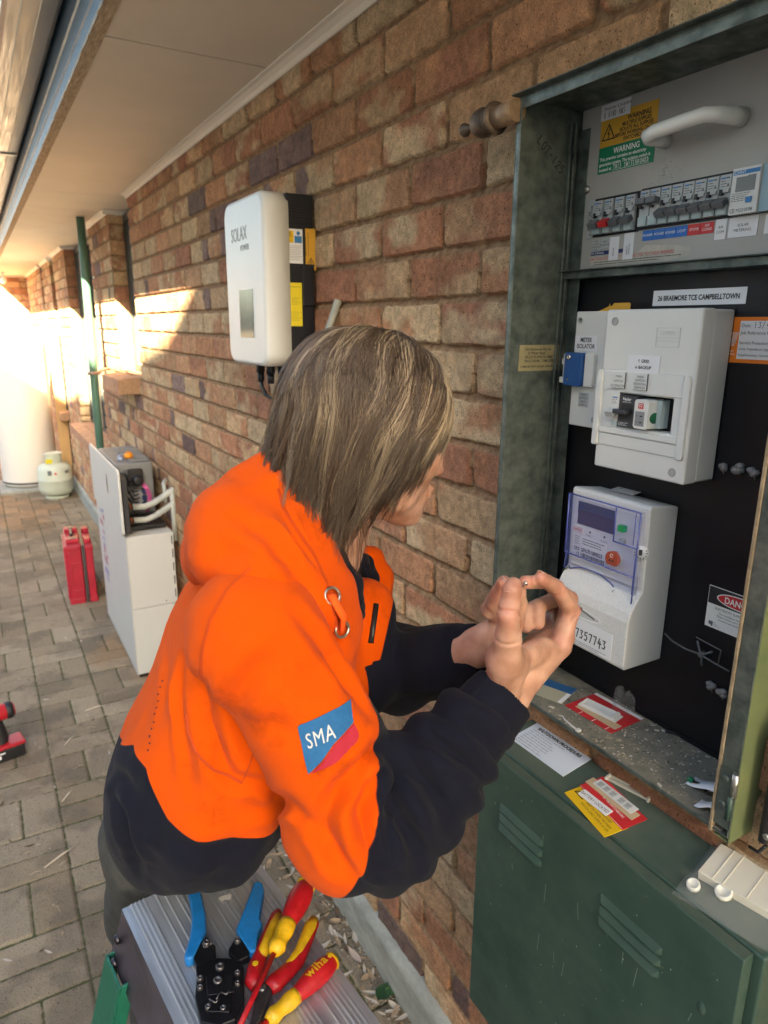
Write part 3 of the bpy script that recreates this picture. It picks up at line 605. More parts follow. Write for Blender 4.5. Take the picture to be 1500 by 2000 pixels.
wl(.0800, .0105, .0190, .0345, ['METER'], .0042, True); wl(.1085, .0095, .0195, .0385, ['SAFETY', 'SWITCH'], .0042, True)
s = MB().box(.0415, .0795, .0205, .0262, .0001, .0006, 0).text('SA Utilities', .0050, .0425, .0220, .0009, 1, sx=1.2).box(.0990, .1075, .0205, .0262, .0001, .0006, 0); s.build('utilities_label', [mat('navy_print', (.01, .02, .12), .5), MWINK], pan)
s = MB(); s.add([(.038, .019, .0003), (.042, .0055, .0003), (.10, .0035, .0003), (.2, .003, .0003), (.232, .008, .0003), (.228, .0185, .0003), (.20, .0235, .0003), (.15, .0275, .0003), (.135, .0180, .0003)], [(0, 1, 2, 3, 4, 5, 6, 7, 8)], 0)
s.text('CAUTION-ELECTRICITY IS CONNECTED TO THESE PREMISES', .0068, .040, .0125, .0006, 1, sx=.88); fine(s, None, .050, .0088, .165, 2, .0034, .0005, 2, .0010, 9)
s.build('torn_caution_label', [mat('old_paper', (.52, .50, .44), .7, noise=.2, nscale=60), MRED, MINK], pan)
s = MB(); r_ = random.Random(3)
for k_ in range(60):
    a = r_.gauss(.170, .011); b_ = r_.gauss(.122, .009); s.box(a, a+r_.uniform(.0004, .0025), b_, b_+r_.uniform(.0004, .0012), .0001, .0003, 0)
s.build('glue_residue', mat('residue', (.26, .25, .24), .8), pan)

# ------------------------------------------------------------------ address label etc. on the backboard
BF = WF(.0885, .923, 1.165)           # plane of the black backboard
def on_board(name, label, cat, u, v, builder, mats_):
    s = MB(); builder(s); o = s.build(name, mats_); o.matrix_world = BF @ T(u, v, 0); return tag(o, label, cat)
on_board('address_label', 'white printed address strip stuck on the black board above the breaker enclosure', 'label', .923-.7475, 1.8325-1.165, lambda s: s.box(0, .151, 0, .022, 0, .0007, 0).text('26 BRAEMORE TCE CAMPBELLTOWN', .0100, .0755, .0072, .001, 1, align='CENTER', sx=.80, bold=.0003), [MPAP, MINK])
def jobcard(s):
    s.box(0, .12, 0, .060, 0, .0008, 0); s.box(.020, .12, .005, .055, .0008, .0011, 1)
    s.text('Date:', .0062, .022, .047, .0013, 2); hand(s, '13/4/', .040, .046, .0075, .0046, .00035, 2, T(0, 0, .0013))
    s.text('Job Reference Number', .0062, .022, .0375, .0013, 2); s.text('Service Protection: ____', .0058, .022, .0245, .0013, 2, sx=.95); s.text('Loop Impedance (approx)', .0050, .022, .017, .0013, 2); s.text('Supplimentary network', .0050, .022, .009, .0013, 2)
    for k_ in range(6): stroke(s, [(.004+k_*.0022, .026), (.0075+k_*.0022, .040)], .0005, 1, T(0, 0, .001))
    for k_ in range(4): stroke(s, [(.007+k_*.0022, .022), (.009+k_*.0022, .030)], .0005, 1, T(0, 0, .001))
    s.text('SMART', .0036, .004, .014, .001, 3); s.text('WORKS', .0036, .004, .010, .001, 3)
on_board('job_card', 'orange bordered job reference card on the black board right of the enclosure', 'card', .923-.6190, 1.7555-1.165, jobcard, [MORNG, MPAP, MINK, MWINK])
def danger(s):
    s.box(0, .10, 0, .064, 0, .0009, 0); s.box(.0008, .0992, .037, .0632, .0009, .0012, 1)
    pts = [(.05+.034*math.cos(t*.2618), .0495+.0088*math.sin(t*.2618)) for t in range(24)]; pt2 = [(.05+.036*math.cos(t*.2618), .0495+.0104*math.sin(t*.2618)) for t in range(24)]
    s.prism(pt2, .0012, .0014, 0); s.prism(pts, .0014, .0016, 2); s.text('DANGER', .0135, .05, .0447, .0019, 0, align='CENTER', sx=.86, bold=.0003)
    s.text('ELECTRICITY SUPPLY TURNED OFF', .0052, .05, .0300, .0012, 1, align='CENTER', sx=.9); s.text('This installation has been turned off', .0042, .05, .0240, .0012, 1, align='CENTER'); s.text('Please contact your electricity retailer', .0042, .05, .0195, .0012, 1, align='CENTER'); s.text('Unauthorised interference with supply', .0038, .05, .0145, .0012, 1, align='CENTER')
    s.add([(.006, .010, .0012), (.013, .010, .0012), (.013, .004, .0012), (.011, .0015, .0012), (.010, .004, .0012), (.006, .005, .0012)], [(0, 5, 4, 3, 2, 1)], 3); s.text('SA\nPower\nNetworks', .0024, .0145, .0085, .0012, 3)
on_board('danger_sign', 'white danger sign with red oval low on the black board', 'sign', .923-.5915, 1.3705-1.165, danger, [MWINK, MINK, MRED, MGREY])
s = MB(); r_ = random.Random(5)
on_board('cable_bracket', 'small black wire bracket holding a thin black cable on the backboard', 'bracket', .923-.600, 1.300-1.165, lambda s: (s.tube([(0, .047, .004), (.042, .043, .004), (.0405, .018, .004)], .0012, 6, 0), s.tube([(.004, .043, .006), (.014, .024, .008), (.03, .036, .006)], .0019, 6, 0), s.lathe([(.0045, 0), (.0045, .008), (.003, .012)], 10, 0, T(.0145, .025, 0)), s.tube([(.0145, .006, .003), (.0145, .022, .006)], .0018, 6, 0)), [MGREY])
s = MB().tube([(-.052, .030, .008), (-.035, .024, .010), (-.012, .021, .010), (.012, .022, .008), (.035, .018, .007), (.060, .015, .006)], .0014, 8); o = s.build('thin_cable', MGREY); o.matrix_world = BF @ T(.923-.600, 1.303-1.165, 0); tag(o, 'thin dark cable drooping from the meter to the right across the black board', 'cable')
def gland(i, u, v, sc=1.0, label=''):
    r_ = random.Random(i); s = MB()
    for k_ in range(4): s.lathe([(.0004, -.002), (.0052*r_.uniform(.7, 1.1), 0), (.0062*r_.uniform(.7, 1.1), .003), (.0045, .006), (.001, .0078)], 10, 0, T(r_.uniform(-.004, .004), r_.uniform(-.0035, .0035), 0) @ Matrix.Diagonal((sc, sc*.8, sc, 1)))
    s.tube([(0, -.004, .003), (.003, -.010, .002)], .0008, 5, 0)
    o = s.build('sealant_blob', mat('sealant', (.26, .26, .27), .5, noise=.3, nscale=200)); o.matrix_world = BF @ T(u, v, 0); tag(o, label, 'sealant', 'grey sealant blobs plugging holes in the black board')
gland(1, .923-.596, 1.611-1.165, 1.0, 'grey sealant blob nearest the right side of the white breaker enclosure')
gland(2, .923-.571, 1.613-1.165, 1.25, 'widest grey sealant blob, middle of the row of three')
gland(3, .923-.5495, 1.612-1.165, 1.1, 'grey sealant blob at the right end of the row of three')
gland(4, .923-.566, 1.281-1.165, 1.1, 'lower grey sealant blob under the cable bracket, left of its pair')
gland(5, .923-.548, 1.278-1.165, 1.0, 'lower grey sealant blob under the cable bracket, right of its pair')

# ------------------------------------------------------------------ isolator enclosure (small)
iso = thing('isolator_enclosure', 'slim white enclosure with blue locked isolator, left of the large enclosure', 'enclosure', WF(.0885, .868, 1.640))
MB().box(0, .075, 0, .1855, 0, .034).box(.0008, .0742, .0008, .1847, .034, .036).build('case', MWPL, iso, bevel=.0025, seg=3)
for v in (.172, .014):
    MB().lathe([(.0052, 0), (.0052, .0012), (.0035, .0010), (.0032, -.0005)], 14, 0, T(.010 if v > .1 else .056, v, .036)).build('screw', MLG, iso)
lab('meter_label', iso, .049, .0235, MPAP, [('METER', .0098, .0245, .0135, 1, .85, 'CENTER'), ('ISOLATOR', .0098, .0245, .0035, 1, .85, 'CENTER')], M=T(.002, .124, .036))
s_ = MB().box(.020, .0410, .033, .0565, .036, .0372, 0); 
for i, l_ in enumerate(['MAIN', 'SWITCH', '(GRID', 'SUPPLY)']): s_.text(l_, .0048, .0305, .0515-i*.0057, .0375, 1, align='CENTER')
s_.build('switch_label', [MLG, MINK], iso)
s = MB().box(-.006, .0325, .0665, .1205, .036, .050, 0, ch=.003); s.box(.0335, .0525, .0670, .120, .036, .044, 1)
lk = s.build('blue_lockout', [mat('lockout_blue', (.012, .075, .26), .35, spec=.5), MWPL], iso, bevel=.0012)
MB().lathe([(.0045, 0), (.0045, .0022), (.0015, .0022), (.0014, .0005)], 14, 0, T(.0045, .1125, .050)).box(.003, .006, .075, .079, .0501, .0508).build('lock_pin', [MSILV], lk)
MB().box(-.0125, -.006, .071, .118, .038, .046).box(-.0165, -.007, .070, .080, .040, .049).box(-.014, -.006, .100, .110, .036, .048).build('lock_body', MLG, lk, bevel=.001)

# ------------------------------------------------------------------ big breaker enclosure
enc = thing('breaker_enclosure', 'large white plastic enclosure with open window and switches on the black board', 'enclosure', WF(.0885, .775, 1.588))
EW, EH, ED = .166, .2385, .0605
s = MB(); s.box(.002, EW, .001, EH-.001, 0, ED-.0176, 0); s.build('base', MWPL, enc, bevel=.004, seg=3)
# cover: frame of prisms around the window
wx0, wx1, wy0, wy1 = .028, .134, .068, .117
z0, z1 = ED-.0175, ED+.0065
gx_, gy_ = [0, wx0, wx1, EW], [0, wy0, wy1, EH]; s = MB(); vs_ = [(x, y, z) for z in (z0, z1) for y in gy_ for x in gx_]; ix = lambda i, j, k: k*16+j*4+i; fs_ = []
for j in range(3):
    for i in range(3):
        if i == 1 and j == 1: continue
        fs_.append((ix(i, j, 1), ix(i+1, j, 1), ix(i+1, j+1, 1), ix(i, j+1, 1)))
        for (a, b2, di, dj) in (((i, j), (i+1, j), 0, -1), ((i+1, j), (i+1, j+1), 1, 0), ((i+1, j+1), (i, j+1), 0, 1), ((i, j+1), (i, j), -1, 0)):
            ni, nj = i+di, j+dj
            if ni < 0 or ni > 2 or nj < 0 or nj > 2 or (ni == 1 and nj == 1): fs_.append((ix(*a, 0), ix(*b2, 0), ix(*b2, 1), ix(*a, 1)))
s.add(vs_, fs_); cov = s.build('cover', MWPL, enc, bevel=.0035, seg=3, ang=40)
MB().box(wx0-.003, wx1+.003, wy0-.003, wy1+.003, ED-.0174, ED-.0165).build('interior_shade_sheet', MBLK, enc)  # black sheet over the white base, stands in for shade inside the window
zf = ED+.0065
# hinge flap cheeks left and right of the window, lower flap step
for u in (-.006, .150):
    s = MB(); pr_ = [(0, .037), (0, .140), (.004, .150), (.010, .150), (.013, .140), (.013, .037), (.010, .034), (.002, .034)]
    s.prism([(u+a*.9, b2) for a, b2 in pr_], zf-.012, zf+.0045, 0); s.build('flap_hinge', MWPL, enc, bevel=.0018, seg=2)
MB().box(.0065, .149, .0555, .064, zf-.003, zf+.0035).box(.0065, .149, .036, .0545, zf-.002, zf+.0015).box(.0065, .149, .119, .150, zf-.002, zf+.0012).build('window_flap', MWPL, enc, bevel=.0012)
MB().box(.012, .040, .0655, .124, zf-.001, zf+.0012).build('blank_cover', MWPL, enc, bevel=.0008)
MB().box(.0, .166, .0, .24, .0, .001).build('back_plate', MBLK, enc)
for u, v in ((.018, .2215), (.146, .015)): MB().lathe([(.0062, .0004), (.0058, .0014), (.0048, .0006), (.0044, -.003), (.001, -.0035)], 18, 0, T(u, v, zf)).build('cover_screw', mat('screw_grey', (.35, .36, .36), .6), enc)  # plain grey screws
# moulded badge
s = MB(); bx0, bx1, by0, by1 = .095, .134, .1865, .213
for (a, b2, c_, d_) in ((bx0, bx1, by0, by0+.0008), (bx0, bx1, by1-.0008, by1), (bx0, bx0+.0008, by0, by1), (bx1-.0008, bx1, by0, by1), (bx0, bx1, by0+.008, by0+.0088), (bx0, bx1, by0+.0125, by0+.0133)): s.box(a, b2, c_, d_, zf, zf+.0007, 0)
s.text('CLIPSAL', .0082, .1145, .2030, zf+.0009, 0, align='CENTER', sx=.92); s.build('moulded_badge', mat('badge_plastic', (.56, .575, .56), .45), enc)
lab('supply_label', enc, .056, .0245, MPAP, [('\u2191 GRID', .0062, .028, .0145, 1, .95, 'CENTER'), ('\u2193 BACKUP', .0062, .028, .0055, 1, .95, 'CENTER')], M=T(.050, .1495, zf+.0003))
for u, ls in ((.026, ['MAIN', 'SWITCH', '(ALTERNATIVE)']), (.066, ['MAIN', 'SWITCH', 'ESSENTIAL', 'SERVICES'])):
    s = MB().box(0, .0235, 0, .0235, 0, .0015, 0, T(u, .125, zf+.002)); n_ = len(ls)
    for i, l_ in enumerate(ls): s.text(l_, .0050, .0117, .0205-(i+1)*(.0205/n_)+.0018, .0018, 1, T(u, .125, zf+.002), align='CENTER', sx=.82 if len(l_) > 9 else .95)
    for (a, b2, c_, d_) in ((0, .0235, -.0006, 0), (.0235, .0241, -.0006, .0235)): s.box(a, b2, c_, d_, 0, .0014, 1, T(u, .125, zf+.002))
    s.build('switch_label', [MWPL, MINK], enc)
s = MB().box(.028, .043, .076, .114, .02, zf+.004, 0).box(.0285, .0425, .094, .114, zf+.004, zf+.0052, 0).box(.031, .041, .110, .1118, zf+.0053, zf+.0055, 2).box(.030, .0415, .068, .080, .03, zf+.003, 1)
fine(s, None, .0305, .1075, .010, 3, .0028, zf+.0053, 3, .0007, 2)
hb = s.build('switch_module', [MWPL, MTEAL, mblue2, MINK], enc, bevel=.0005)
MB().box(.0265, .042, -.002, .008, -.001, .010, 0, T(0, .088, zf+.004) @ rx(R(30))).box(.029, .040, .0865, .094, zf+.003, zf+.007, 1).build('toggle', [MLG, MWPL], hb, bevel=.0008)
mgd = mat('charcoal_plastic', (.035, .037, .045), .45)
s = MB().box(.0435, .0765, .068, .1155, .02, zf+.004, 0).box(.048, .069, .079, .103, zf+.002, zf+.0041, 1); s.text('Nader', .0060, .058, .1082, zf+.0043, 2, align='CENTER', bold=.0001); s.text('NB1DC-63/1P', .0026, .058, .1050, zf+.0043, 2, align='CENTER')
fine(s, None, .0455, .0745, .018, 3, .0019, zf+.0042, 2, .0006, 8)
nd = s.build('main_switch', [mgd, MBP, MWINK], enc, bevel=.0006)
MB().box(.041, .0665, .0885, .0950, zf+.0045, zf+.0155).box(.048, .066, .0905, .094, zf-.001, zf+.006).build('toggle', mgd, nd, bevel=.0015)
s = MB().box(.0785, .1035, .0705, .1125, .02, zf+.011, 0, ch=.003).box(.0815, .0975, .0745, .0955, zf+.011, zf+.0116, 1).box(.0855, .0945, .0995, .1075, zf+.011, zf+.0117, 2)
stroke(s, [(.0873, .1058), (.0878, .1015), (.090, .104), (.0922, .1015), (.0927, .1058)], .0004, 0, T(0, 0, zf+.0119)); stroke(s, [(.0870, .1060), (.0930, .1060)], .0004, 0, T(0, 0, zf+.0119))
for v in (.079, .088): s.box(.090, .0945, v, v+.0018, zf+.0116, zf+.0120, 3); s.lathe([(.0008, 0), (.0008, .0003)], 8, 3, T(.085, v+.001, zf+.0116))
em = s.build('surge_module', [MWPL, mat('mid_grey', (.24, .25, .26), .5), MRED, MINK], enc, bevel=.002, seg=3)
MB().lathe([(.0001, .0), (.0088, .0), (.0084, .0009), (.0001, .001)], 22, 0, T(.1036, .0865, zf-.004) @ ry(R(90)) @ Matrix.Diagonal((1.25, .9, 1, 1)), caps=False).build('status_button', mat('green_button', (.005, .12, .05), .4), em)
MB().box(.1045, .112, .072, .112, .02, zf-.006).build('rail_cover', MTEAL, enc)
# amber tag poking out above
on = MB().add([(0, 0, 0), (.062, .0, 0), (.062, .012, 0), (.058, .0135, 0), (.030, .0135, 0), (.026, .009, 0), (.022, .009, 0), (.021, .0125, 0), (.0205, .009, 0), (0, .002, 0)], [tuple(range(10))]).build('amber_tag', MAMB); on.matrix_world = BF @ T(.923-.826, 1.824-1.165, .03); so_ = on.modifiers.new('s', 'SOLIDIFY'); so_.thickness = .001
tag(on, 'amber plastic tag tucked behind the top of the white enclosures', 'tag')

# ------------------------------------------------------------------ electricity meter
met = thing('electricity_meter', 'grey electricity meter with blue-tinted clear cover and sculpted terminal cover', 'meter', WF(.0885, .818, 1.283))
MMET = mat('meter_plastic', (.56, .585, .60), .5, noise=.04, nscale=400, bump=.06, bscale=700)
MSPK = mat('speckled_plastic', (.68, .68, .67), .55, noise=.14, nscale=330)
MW_, MH_ = .158, .262
pr_ = [(0, 0), (0, .255), (.060, .262), (.064, .258), (.0615, .126), (.066, .120), (.074, .110), (.083, .095), (.087, .080), (.087, .004), (.084, 0)]   # (w, v) side profile
n_ = len(pr_); vs_ = [(u, v, w_) for u in (0, MW_) for w_, v in pr_]
body = MB().add(vs_, [tuple(range(n_))[::-1] if False else tuple(range(n_)), tuple(range(n_, 2*n_))[::-1]]+[(i, n_+i, n_+(i+1) % n_, (i+1) % n_) for i in range(n_)], 0)
o = body.build('body', [MSPK], met); bm = bmesh.new(); bm.from_mesh(o.data); bmesh.ops.recalc_face_normals(bm, faces=bm.faces)
for f in bm.faces:
    if abs(f.normal.x) > .9 or f.calc_center_median().y > .2: f.material_index = 1
bm.to_mesh(o.data); bm.free(); o.data.materials.append(MMET)
b_ = o.modifiers.new('bevel', 'BEVEL'); b_.width = .003; b_.segments = 3; b_.limit_method = 'ANGLE'; b_.angle_limit = R(30)
# face plate + clear cover
s = MB().prism([(.012, .132), (.148, .132), (.148, .245), (.104, .245), (.104, .246), (.012, .246)], .060, .0665, 0)
zf = .0668
s.box(.0185, .098, .222, .2415, zf, zf+.0006, 1)
s.box(.020, .0965, .206, .2195, zf-.0, zf+.0006, 1) if False else None
s.box(.020, .0965, .2035, .2275, zf, zf+.0012, 2)
s.text('EDMI', .0085, .0265, .2315, zf+.0004, 1, bold=.0003); s.box(.0195, .0245, .2315, .2365, zf, zf+.0006, 1); s.text('ATLAS Mk7A', .0078, .0985, .2300, zf+.0008, 1, align='RIGHT', sx=.86)
s.v = [p for p in s.v]
for u in (.0485, .079): s.lathe([(.0019, 0), (.0019, .0006)], 10, 1, T(u, .1945, zf))
s.text('PULSE 1', .0040, .041, .187, zf+.0003, 1); s.text('PULSE 2', .0040, .072, .1855, zf+.0003, 1)
s.box(.010, .033, .1875, .1985, zf, zf+.0007, 3); fine(s, None, .012, .1925, .018, 1, .002, zf+.0008, 5, .0012, 1)
s.box(.031, .0855, .1445, .1835, zf, zf+.0006, 4)
fine(s, None, .034, .1795, .047, 3, .0042, zf+.0007, 1, .0014, 3); s.text('S/N:701089033', .0092, .033, .1580, zf+.0008, 1, sx=.80, bold=.0003)
r_ = random.Random(2); cx_ = .0325
while cx_ < .083:
    w_ = r_.choice([.0005, .0009, .0014]); s.box(cx_, cx_+w_, .1475, .1555, zf+.0007, zf+.0008, 1); cx_ += w_+r_.choice([.0005, .0009])
fine(s, None, .0165, .181, .010, 5, .0032, zf+.0003, 1, .0008, 6)
for a, b2 in ((.0165, .158), (.0225, .158), (.0225, .149)): s.box(a, a+.005, b2, b2+.005, zf, zf+.0003, 1); s.box(a+.001, a+.004, b2+.001, b2+.004, zf+.0003, zf+.0005, 0)
s.build('face_plate', [mat('face_plate_paint', (.66, .67, .72), .45), MINK, mat('lcd_brown', (.045, .018, .012), .25), mat('pinkish_label', (.62, .52, .52), .6), MPAP, MRED], met)
MCLR = mat('clear_blue_cover', (.16, .20, .62), .05, 0, alpha=.11, spec=.8)
cz0, cz1 = .058, .0755
def cbar(s, x0, x1, y0, y1, a, b2): s.box(x0, x1, y0, y1, a, b2, 0, ch=0)
s = MB(); t2 = .0022
s.box(.004, .150, .150, .252, cz1-t2, cz1, 0)
s.box(.0035, .0057, .150, .252, .060, cz1-t2, 0); s.box(.1483, .1505, .120, .252, .060, cz1-t2, 0); s.box(.0057, .1483, .2498, .252, .060, cz1-t2, 0)
s.build('clear_cover', MCLR, met, bevel=.0009)
s = MB(); pts = [(.0, .150), (.150, .150), (.150, .0995), (.137, .099), (.118, .112), (.098, .124), (.078, .130), (.050, .131), (.030, .1285), (.012, .121), (-.004, .1185)]
s.prism(pts, cz1-.0105, cz1-.0085, 0); s.build('clear_skirt', MCLR, met, bevel=.0006)
ed = MB(); MEDGE = mat('cover_edge_blue', (.10, .13, .45), .10, 0, spec=1.0, alpha=.75)
for a, b2 in (((.004, .252), (.150, .252)), ((.004, .150), (.150, .150)), ((.150, .252), (.150, .100)), ((.004, .252), (.004, .150)), ((.104, .250), (.104, .196)), ((.104, .196), (.150, .196))): ed.tube([(*a, cz1-.0008), (*b2, cz1-.0008)], .0013, 6, 0)
for a, b2 in zip(pts[2:-1], pts[3:]): ed.tube([(*a, cz1-.0095), (*b2, cz1-.0095)], .0012, 6, 0)
ed.tube([(-.004, .1185, cz1-.0095), (.0, .150, cz1-.009)], .0012, 6, 0); ed.tube([(.142, .20, cz1-.001), (.142, .25, cz1-.001)], .0009, 6, 0); ed.tube([(.142, .115, cz1-.009), (.142, .195, cz1-.009)], .0009, 6, 0)
ed.build('cover_rim', MEDGE, met)
MB().box(.110, .122, .214, .2245, .067, .0755, 0).build('green_button', mat('bright_green', (.0, .30, .08), .4), met, bevel=.0008)
MB().lathe([(.0055, .067), (.0055, .072), (.0035, .0725), (.003, .070)], 16, 0, T(.117, .2000, 0)).build('grey_knob', MLG, met)
s = MB(); pts2 = [(.0125*math.cos(R(a)), .0125*math.sin(R(a))) for a in range(-50, 231, 14)]
s.prism(pts2, 0, .0065, 0, T(.1085, .1685, .074)); s.lathe([(.0115, -.008), (.0115, 0)], 20, 1, T(.1085, .1685, .074))
for a, b2 in ((-.003, -.002), (.003, -.002)): s.lathe([(.0019, 0), (.0019, .0004)], 10, 3, T(.1085+a, .1685+b2, .0805))
s.tube([(.1085+.0028*math.cos(t*.7), .1745+.0028*math.sin(t*.7), .0807) for t in range(9)], .0004, 5, 2)
s.build('optical_port', [mat('port_red', (.34, .055, .025), .5), MLG, MWINK, MINK], met)
s = MB().lathe([(.0001, 0), (.0115, 0), (.0115, .0006), (.0001, .0007)], 24, 0, T(.1515, .1895, .067) @ ry(R(35)), caps=False); s.box(-.003, .002, -.004, .005, .0007, .0009, 1, T(.1515, .1895, .067) @ ry(R(35)))
for k_ in range(10): a = R(30+k_*30); s.box(-.0008, .0008, .0078, .0098, .0007, .0009, 1, T(.1515, .1895, .067) @ ry(R(35)) @ rz(a))
s.build('seal_sticker', [MPAP, MINK], met)
lab('top_label', met, .046, .020, MPAP, [('EDMI', .004, .004, .0135, 1)], M=T(.040, .258, .02) @ rx(R(-83)) @ T(0, 0, .001))
for (a, b2, ang) in (((.009, .1235), (-.004, .1115), 0), ((.110, .113), (.132, .092), 0)):
    dv = Vector((b2[0]-a[0], b2[1]-a[1], 0)); e_ = dv.normalized(); A = Vector((*a, cz1-.006))
    MB().tube([A, A+e_*.008, A+e_*.0085, A+dv], [.0024, .0024, .0014, .0008], 10).tube([A-e_*.002, A+e_*.001], .0030, 10).build('cover_screw', MSILV, met)
# terminal cover: recess (flat, its lit rim and shade put in the colours), wire seal and marker number
s = MB(); pts3 = [(.058+.048*math.cos(R(a)), .062+.0085*math.sin(R(a))) for a in range(0, 360, 15)]
s.prism(pts3, .0868, .0872, 0); s.prism([(.058+.045*math.cos(R(a)), .0625+.0068*math.sin(R(a))) for a in range(0, 360, 15)], .0872, .0875, 1)
s.build('thumb_recess', [mat('recess_lit_rim', (.78, .78, .77), .5), mat('recess_shade', (.56, .57, .57), .6)], met)
s = MB().tube([(.02, .0660, .0885), (.045, .0652, .0905), (.062, .0660, .0915), (.066, .0700, .0912), (.060, .0722, .0905), (.03, .0718, .0885)], .0011, 6, 0).tube([(.060, .0718, .0905), (.093, .0625, .0885)], .0007, 6, 1).lathe([(.0008, -.002), (.0026, -.001), (.0028, .001), (.0008, .0022)], 10, 2, T(.0655, .0718, .0915))
s.build('wire_seal', [mat('tan_wire', (.55, .38, .20), .4), MINK, mat('copper', (.30, .12, .06), .4, .6)], met)
s = MB().box(.004, .132, .006, .050, .0871, .0876, 0); hand(s, '5017357743', .026, .0185, .0145, .0078, .00105, 1, T(0, 0, .0880), slope=.0002); fine(s, None, .034, .0115, .088, 2, .0028, .0878, 1, .0007, 12)
s.build('number_label', [MPAP, MINK], met)
# ================================================================== LOWER GREEN CABINET
low = thing('lower_cabinet', 'closed green metal cabinet with louvred door on the wall under the meter box', 'cabinet', WF(0, .850, .512))
LW, LH = .515, .588        # height at wall 1.100
s = MB(); vs_ = [(u, v, w_) for u in (0, LW) for v, w_ in ((0, 0), (.588, 0), (.574, .098), (0, .098))]
s.add(vs_, [(0, 1, 2, 3), (7, 6, 5, 4), (0, 4, 5, 1), (1, 5, 6, 2), (2, 6, 7, 3), (3, 7, 4, 0)])
lb = s.build('body', MGREEN, low, bevel=.004, seg=3)
MTOP = mat('dusty_green_top', (.095, .115, .088), .75, noise=.55, nscale=9, col2=(.045, .075, .058), bump=.15, bscale=200, rnoise=.1)
MB().add([(.006, .5879, .004), (LW-.006, .5879, .004), (LW-.006, .5745, .0955), (.006, .5745, .0955)], [(0, 1, 2, 3)]).build('dust_film', MTOP, lb)
bpy.data.objects['dust_film'].location.y = .0016
s = MB(); s.box(.005, .503, .004, .5735, .1005, .1205); dr2 = s.build('door', MGREEN, low, bevel=.0022, seg=2)
MB().box(.007, .501, .5736, .5742, .1025, .1185).build('dust_edge', MTOP, dr2)
for cu_ in (.117, .345):
    for k_ in range(3):
        v = .487-k_*.0195
        L_ = .108; s = MB(); 
        A_ = [(cu_-L_/2, v+.008), (cu_+L_/2, v+.008), (cu_+L_/2, v-.0050), (cu_-L_/2, v-.0050)]; B_ = [(cu_-L_/2+.007, v-.0035), (cu_+L_/2-.007, v-.0035)]
        s.add([(*A_[0], .1204), (*A_[1], .1204), (*A_[2], .1204), (*A_[3], .1204), (*B_[0], .1275), (*B_[1], .1275)], [(0, 4, 5, 1), (1, 5, 2), (2, 5, 4, 3), (3, 4, 0)]); lo_ = s.build('louvre', MGREEN, dr2, bevel=.0016)
        MB().box(cu_-L_/2+.006, cu_+L_/2-.006, v-.0068, v-.0046, .1204, .1208).build('slot', MBP, lo_)
s = MB().tube([(.507, .400, .114), (.507, .470, .114)], .0058, 14, 0).box(.490, .503, .400, .470, .1206, .1222, 0); s.lathe([(.0035, 0), (.0035, .0004)], 12, 1, T(.507, .4702, .114) @ rx(R(-90)))
s.build('hinge', [MGREEN, MBP], low, bevel=.0008)
MB().lathe([(.0001, .0052), (.003, .0045), (.006, .002), (.0075, 0)], 14, 0, T(.462, .460, .1205) @ Matrix.Diagonal((.8, 1.3, .5, 1)), caps=False).build('dent', MGREEN, dr2)
# chips and scratches
r_ = random.Random(21); s = MB()
for k_ in range(70):
    u, v = r_.uniform(.02, .49), r_.uniform(.12, .565); l_ = r_.uniform(.0006, .0028); s.box(u, u+l_*.6, v, v+l_, .1206, .1207, 0)
for k_ in range(14):
    u, v = r_.uniform(.04, .47), r_.uniform(.25, .52); stroke(s, [(u, v), (u+r_.gauss(0, .003), v-r_.uniform(.01, .04))], .00035, 0, T(0, 0, .1208))
s.build('paint_chips', mat('chip_primer', (.34, .40, .33), .7), dr2)

def topz(x): return 1.100+.143*x          # top surface of the lower cabinet
def TOP(x, y, a=0, dz=0):                 # frame lying on that surface, local x along angle a (from -y direction), local z up
    m = Matrix.Translation((x, y, topz(x)+.002+dz)) @ Matrix.Rotation(-.142, 4, 'Y') @ Matrix.Rotation(a, 4, 'Z')
    return m
# sign SHUTDOWN PROCEDURE : reads from the wall side, tilted
def flatsign(name, label, cat, c0, c1, c3, z, bld, mats_, t=.001, group=None):
    """c0 lower-left, c1 lower-right, c3 upper-left (x,y) on the surface; builder gets w,h"""
    A = Vector((*c0, 0)); U = Vector((*c1, 0))-A; V = Vector((*c3, 0))-A; w_, h_ = U.length, V.length; ux = U.normalized(); uz = Vector((0, 0, 1)); uy = uz.cross(ux)
    if uy.dot(V) < 0: pass
    if callable(z):
        zz = z(c0[0]); sl_ = (z(c0[0]+.1)-z(c0[0]))/.1; nrm = Vector((-sl_, 0, 1)).normalized(); ux = (ux-nrm*ux.dot(nrm)).normalized(); uy = nrm.cross(ux); uz = nrm
    else: zz = z
    Mx = Matrix(((ux.x, uy.x, uz.x, A.x), (ux.y, uy.y, uz.y, A.y), (ux.z, uy.z, uz.z, zz+.0022), (0, 0, 0, 1)))
    s = MB(); bld(s, w_, h_); o = s.build(name, mats_); o.matrix_world = Mx; return tag(o, label, cat, group)
def sd(s, w_, h_):
    s.box(0, w_, 0, h_, 0, .0012, 0); s.text('SHUTDOWN PROCEDURE', .0098, w_*.5, h_-.0125, .0015, 1, align='CENTER', sx=.86, bold=.0004)
    for i, l_ in enumerate(['WHEN SHUTTING DOWN FOR MAINTENANCE', 'STEP 1: TURN OFF MAIN SWITCH', 'STEP 2: TURN OFF THE SOLAR SUPPLY', 'STEP 3: TURN OFF THE BATTERY SUPPLY', 'MAIN SWITCH IN THE SWITCHBOARD', 'STEP 4: TURN OFF PV ARRAY ISOLATOR', 'WARNING: PV ARRAY ISOLATOR', 'DO NOT DE-ENERGISE THE PV ARRAY']): s.text(l_, .0036, .008, h_-.019-i*.0060, .0015, 1)
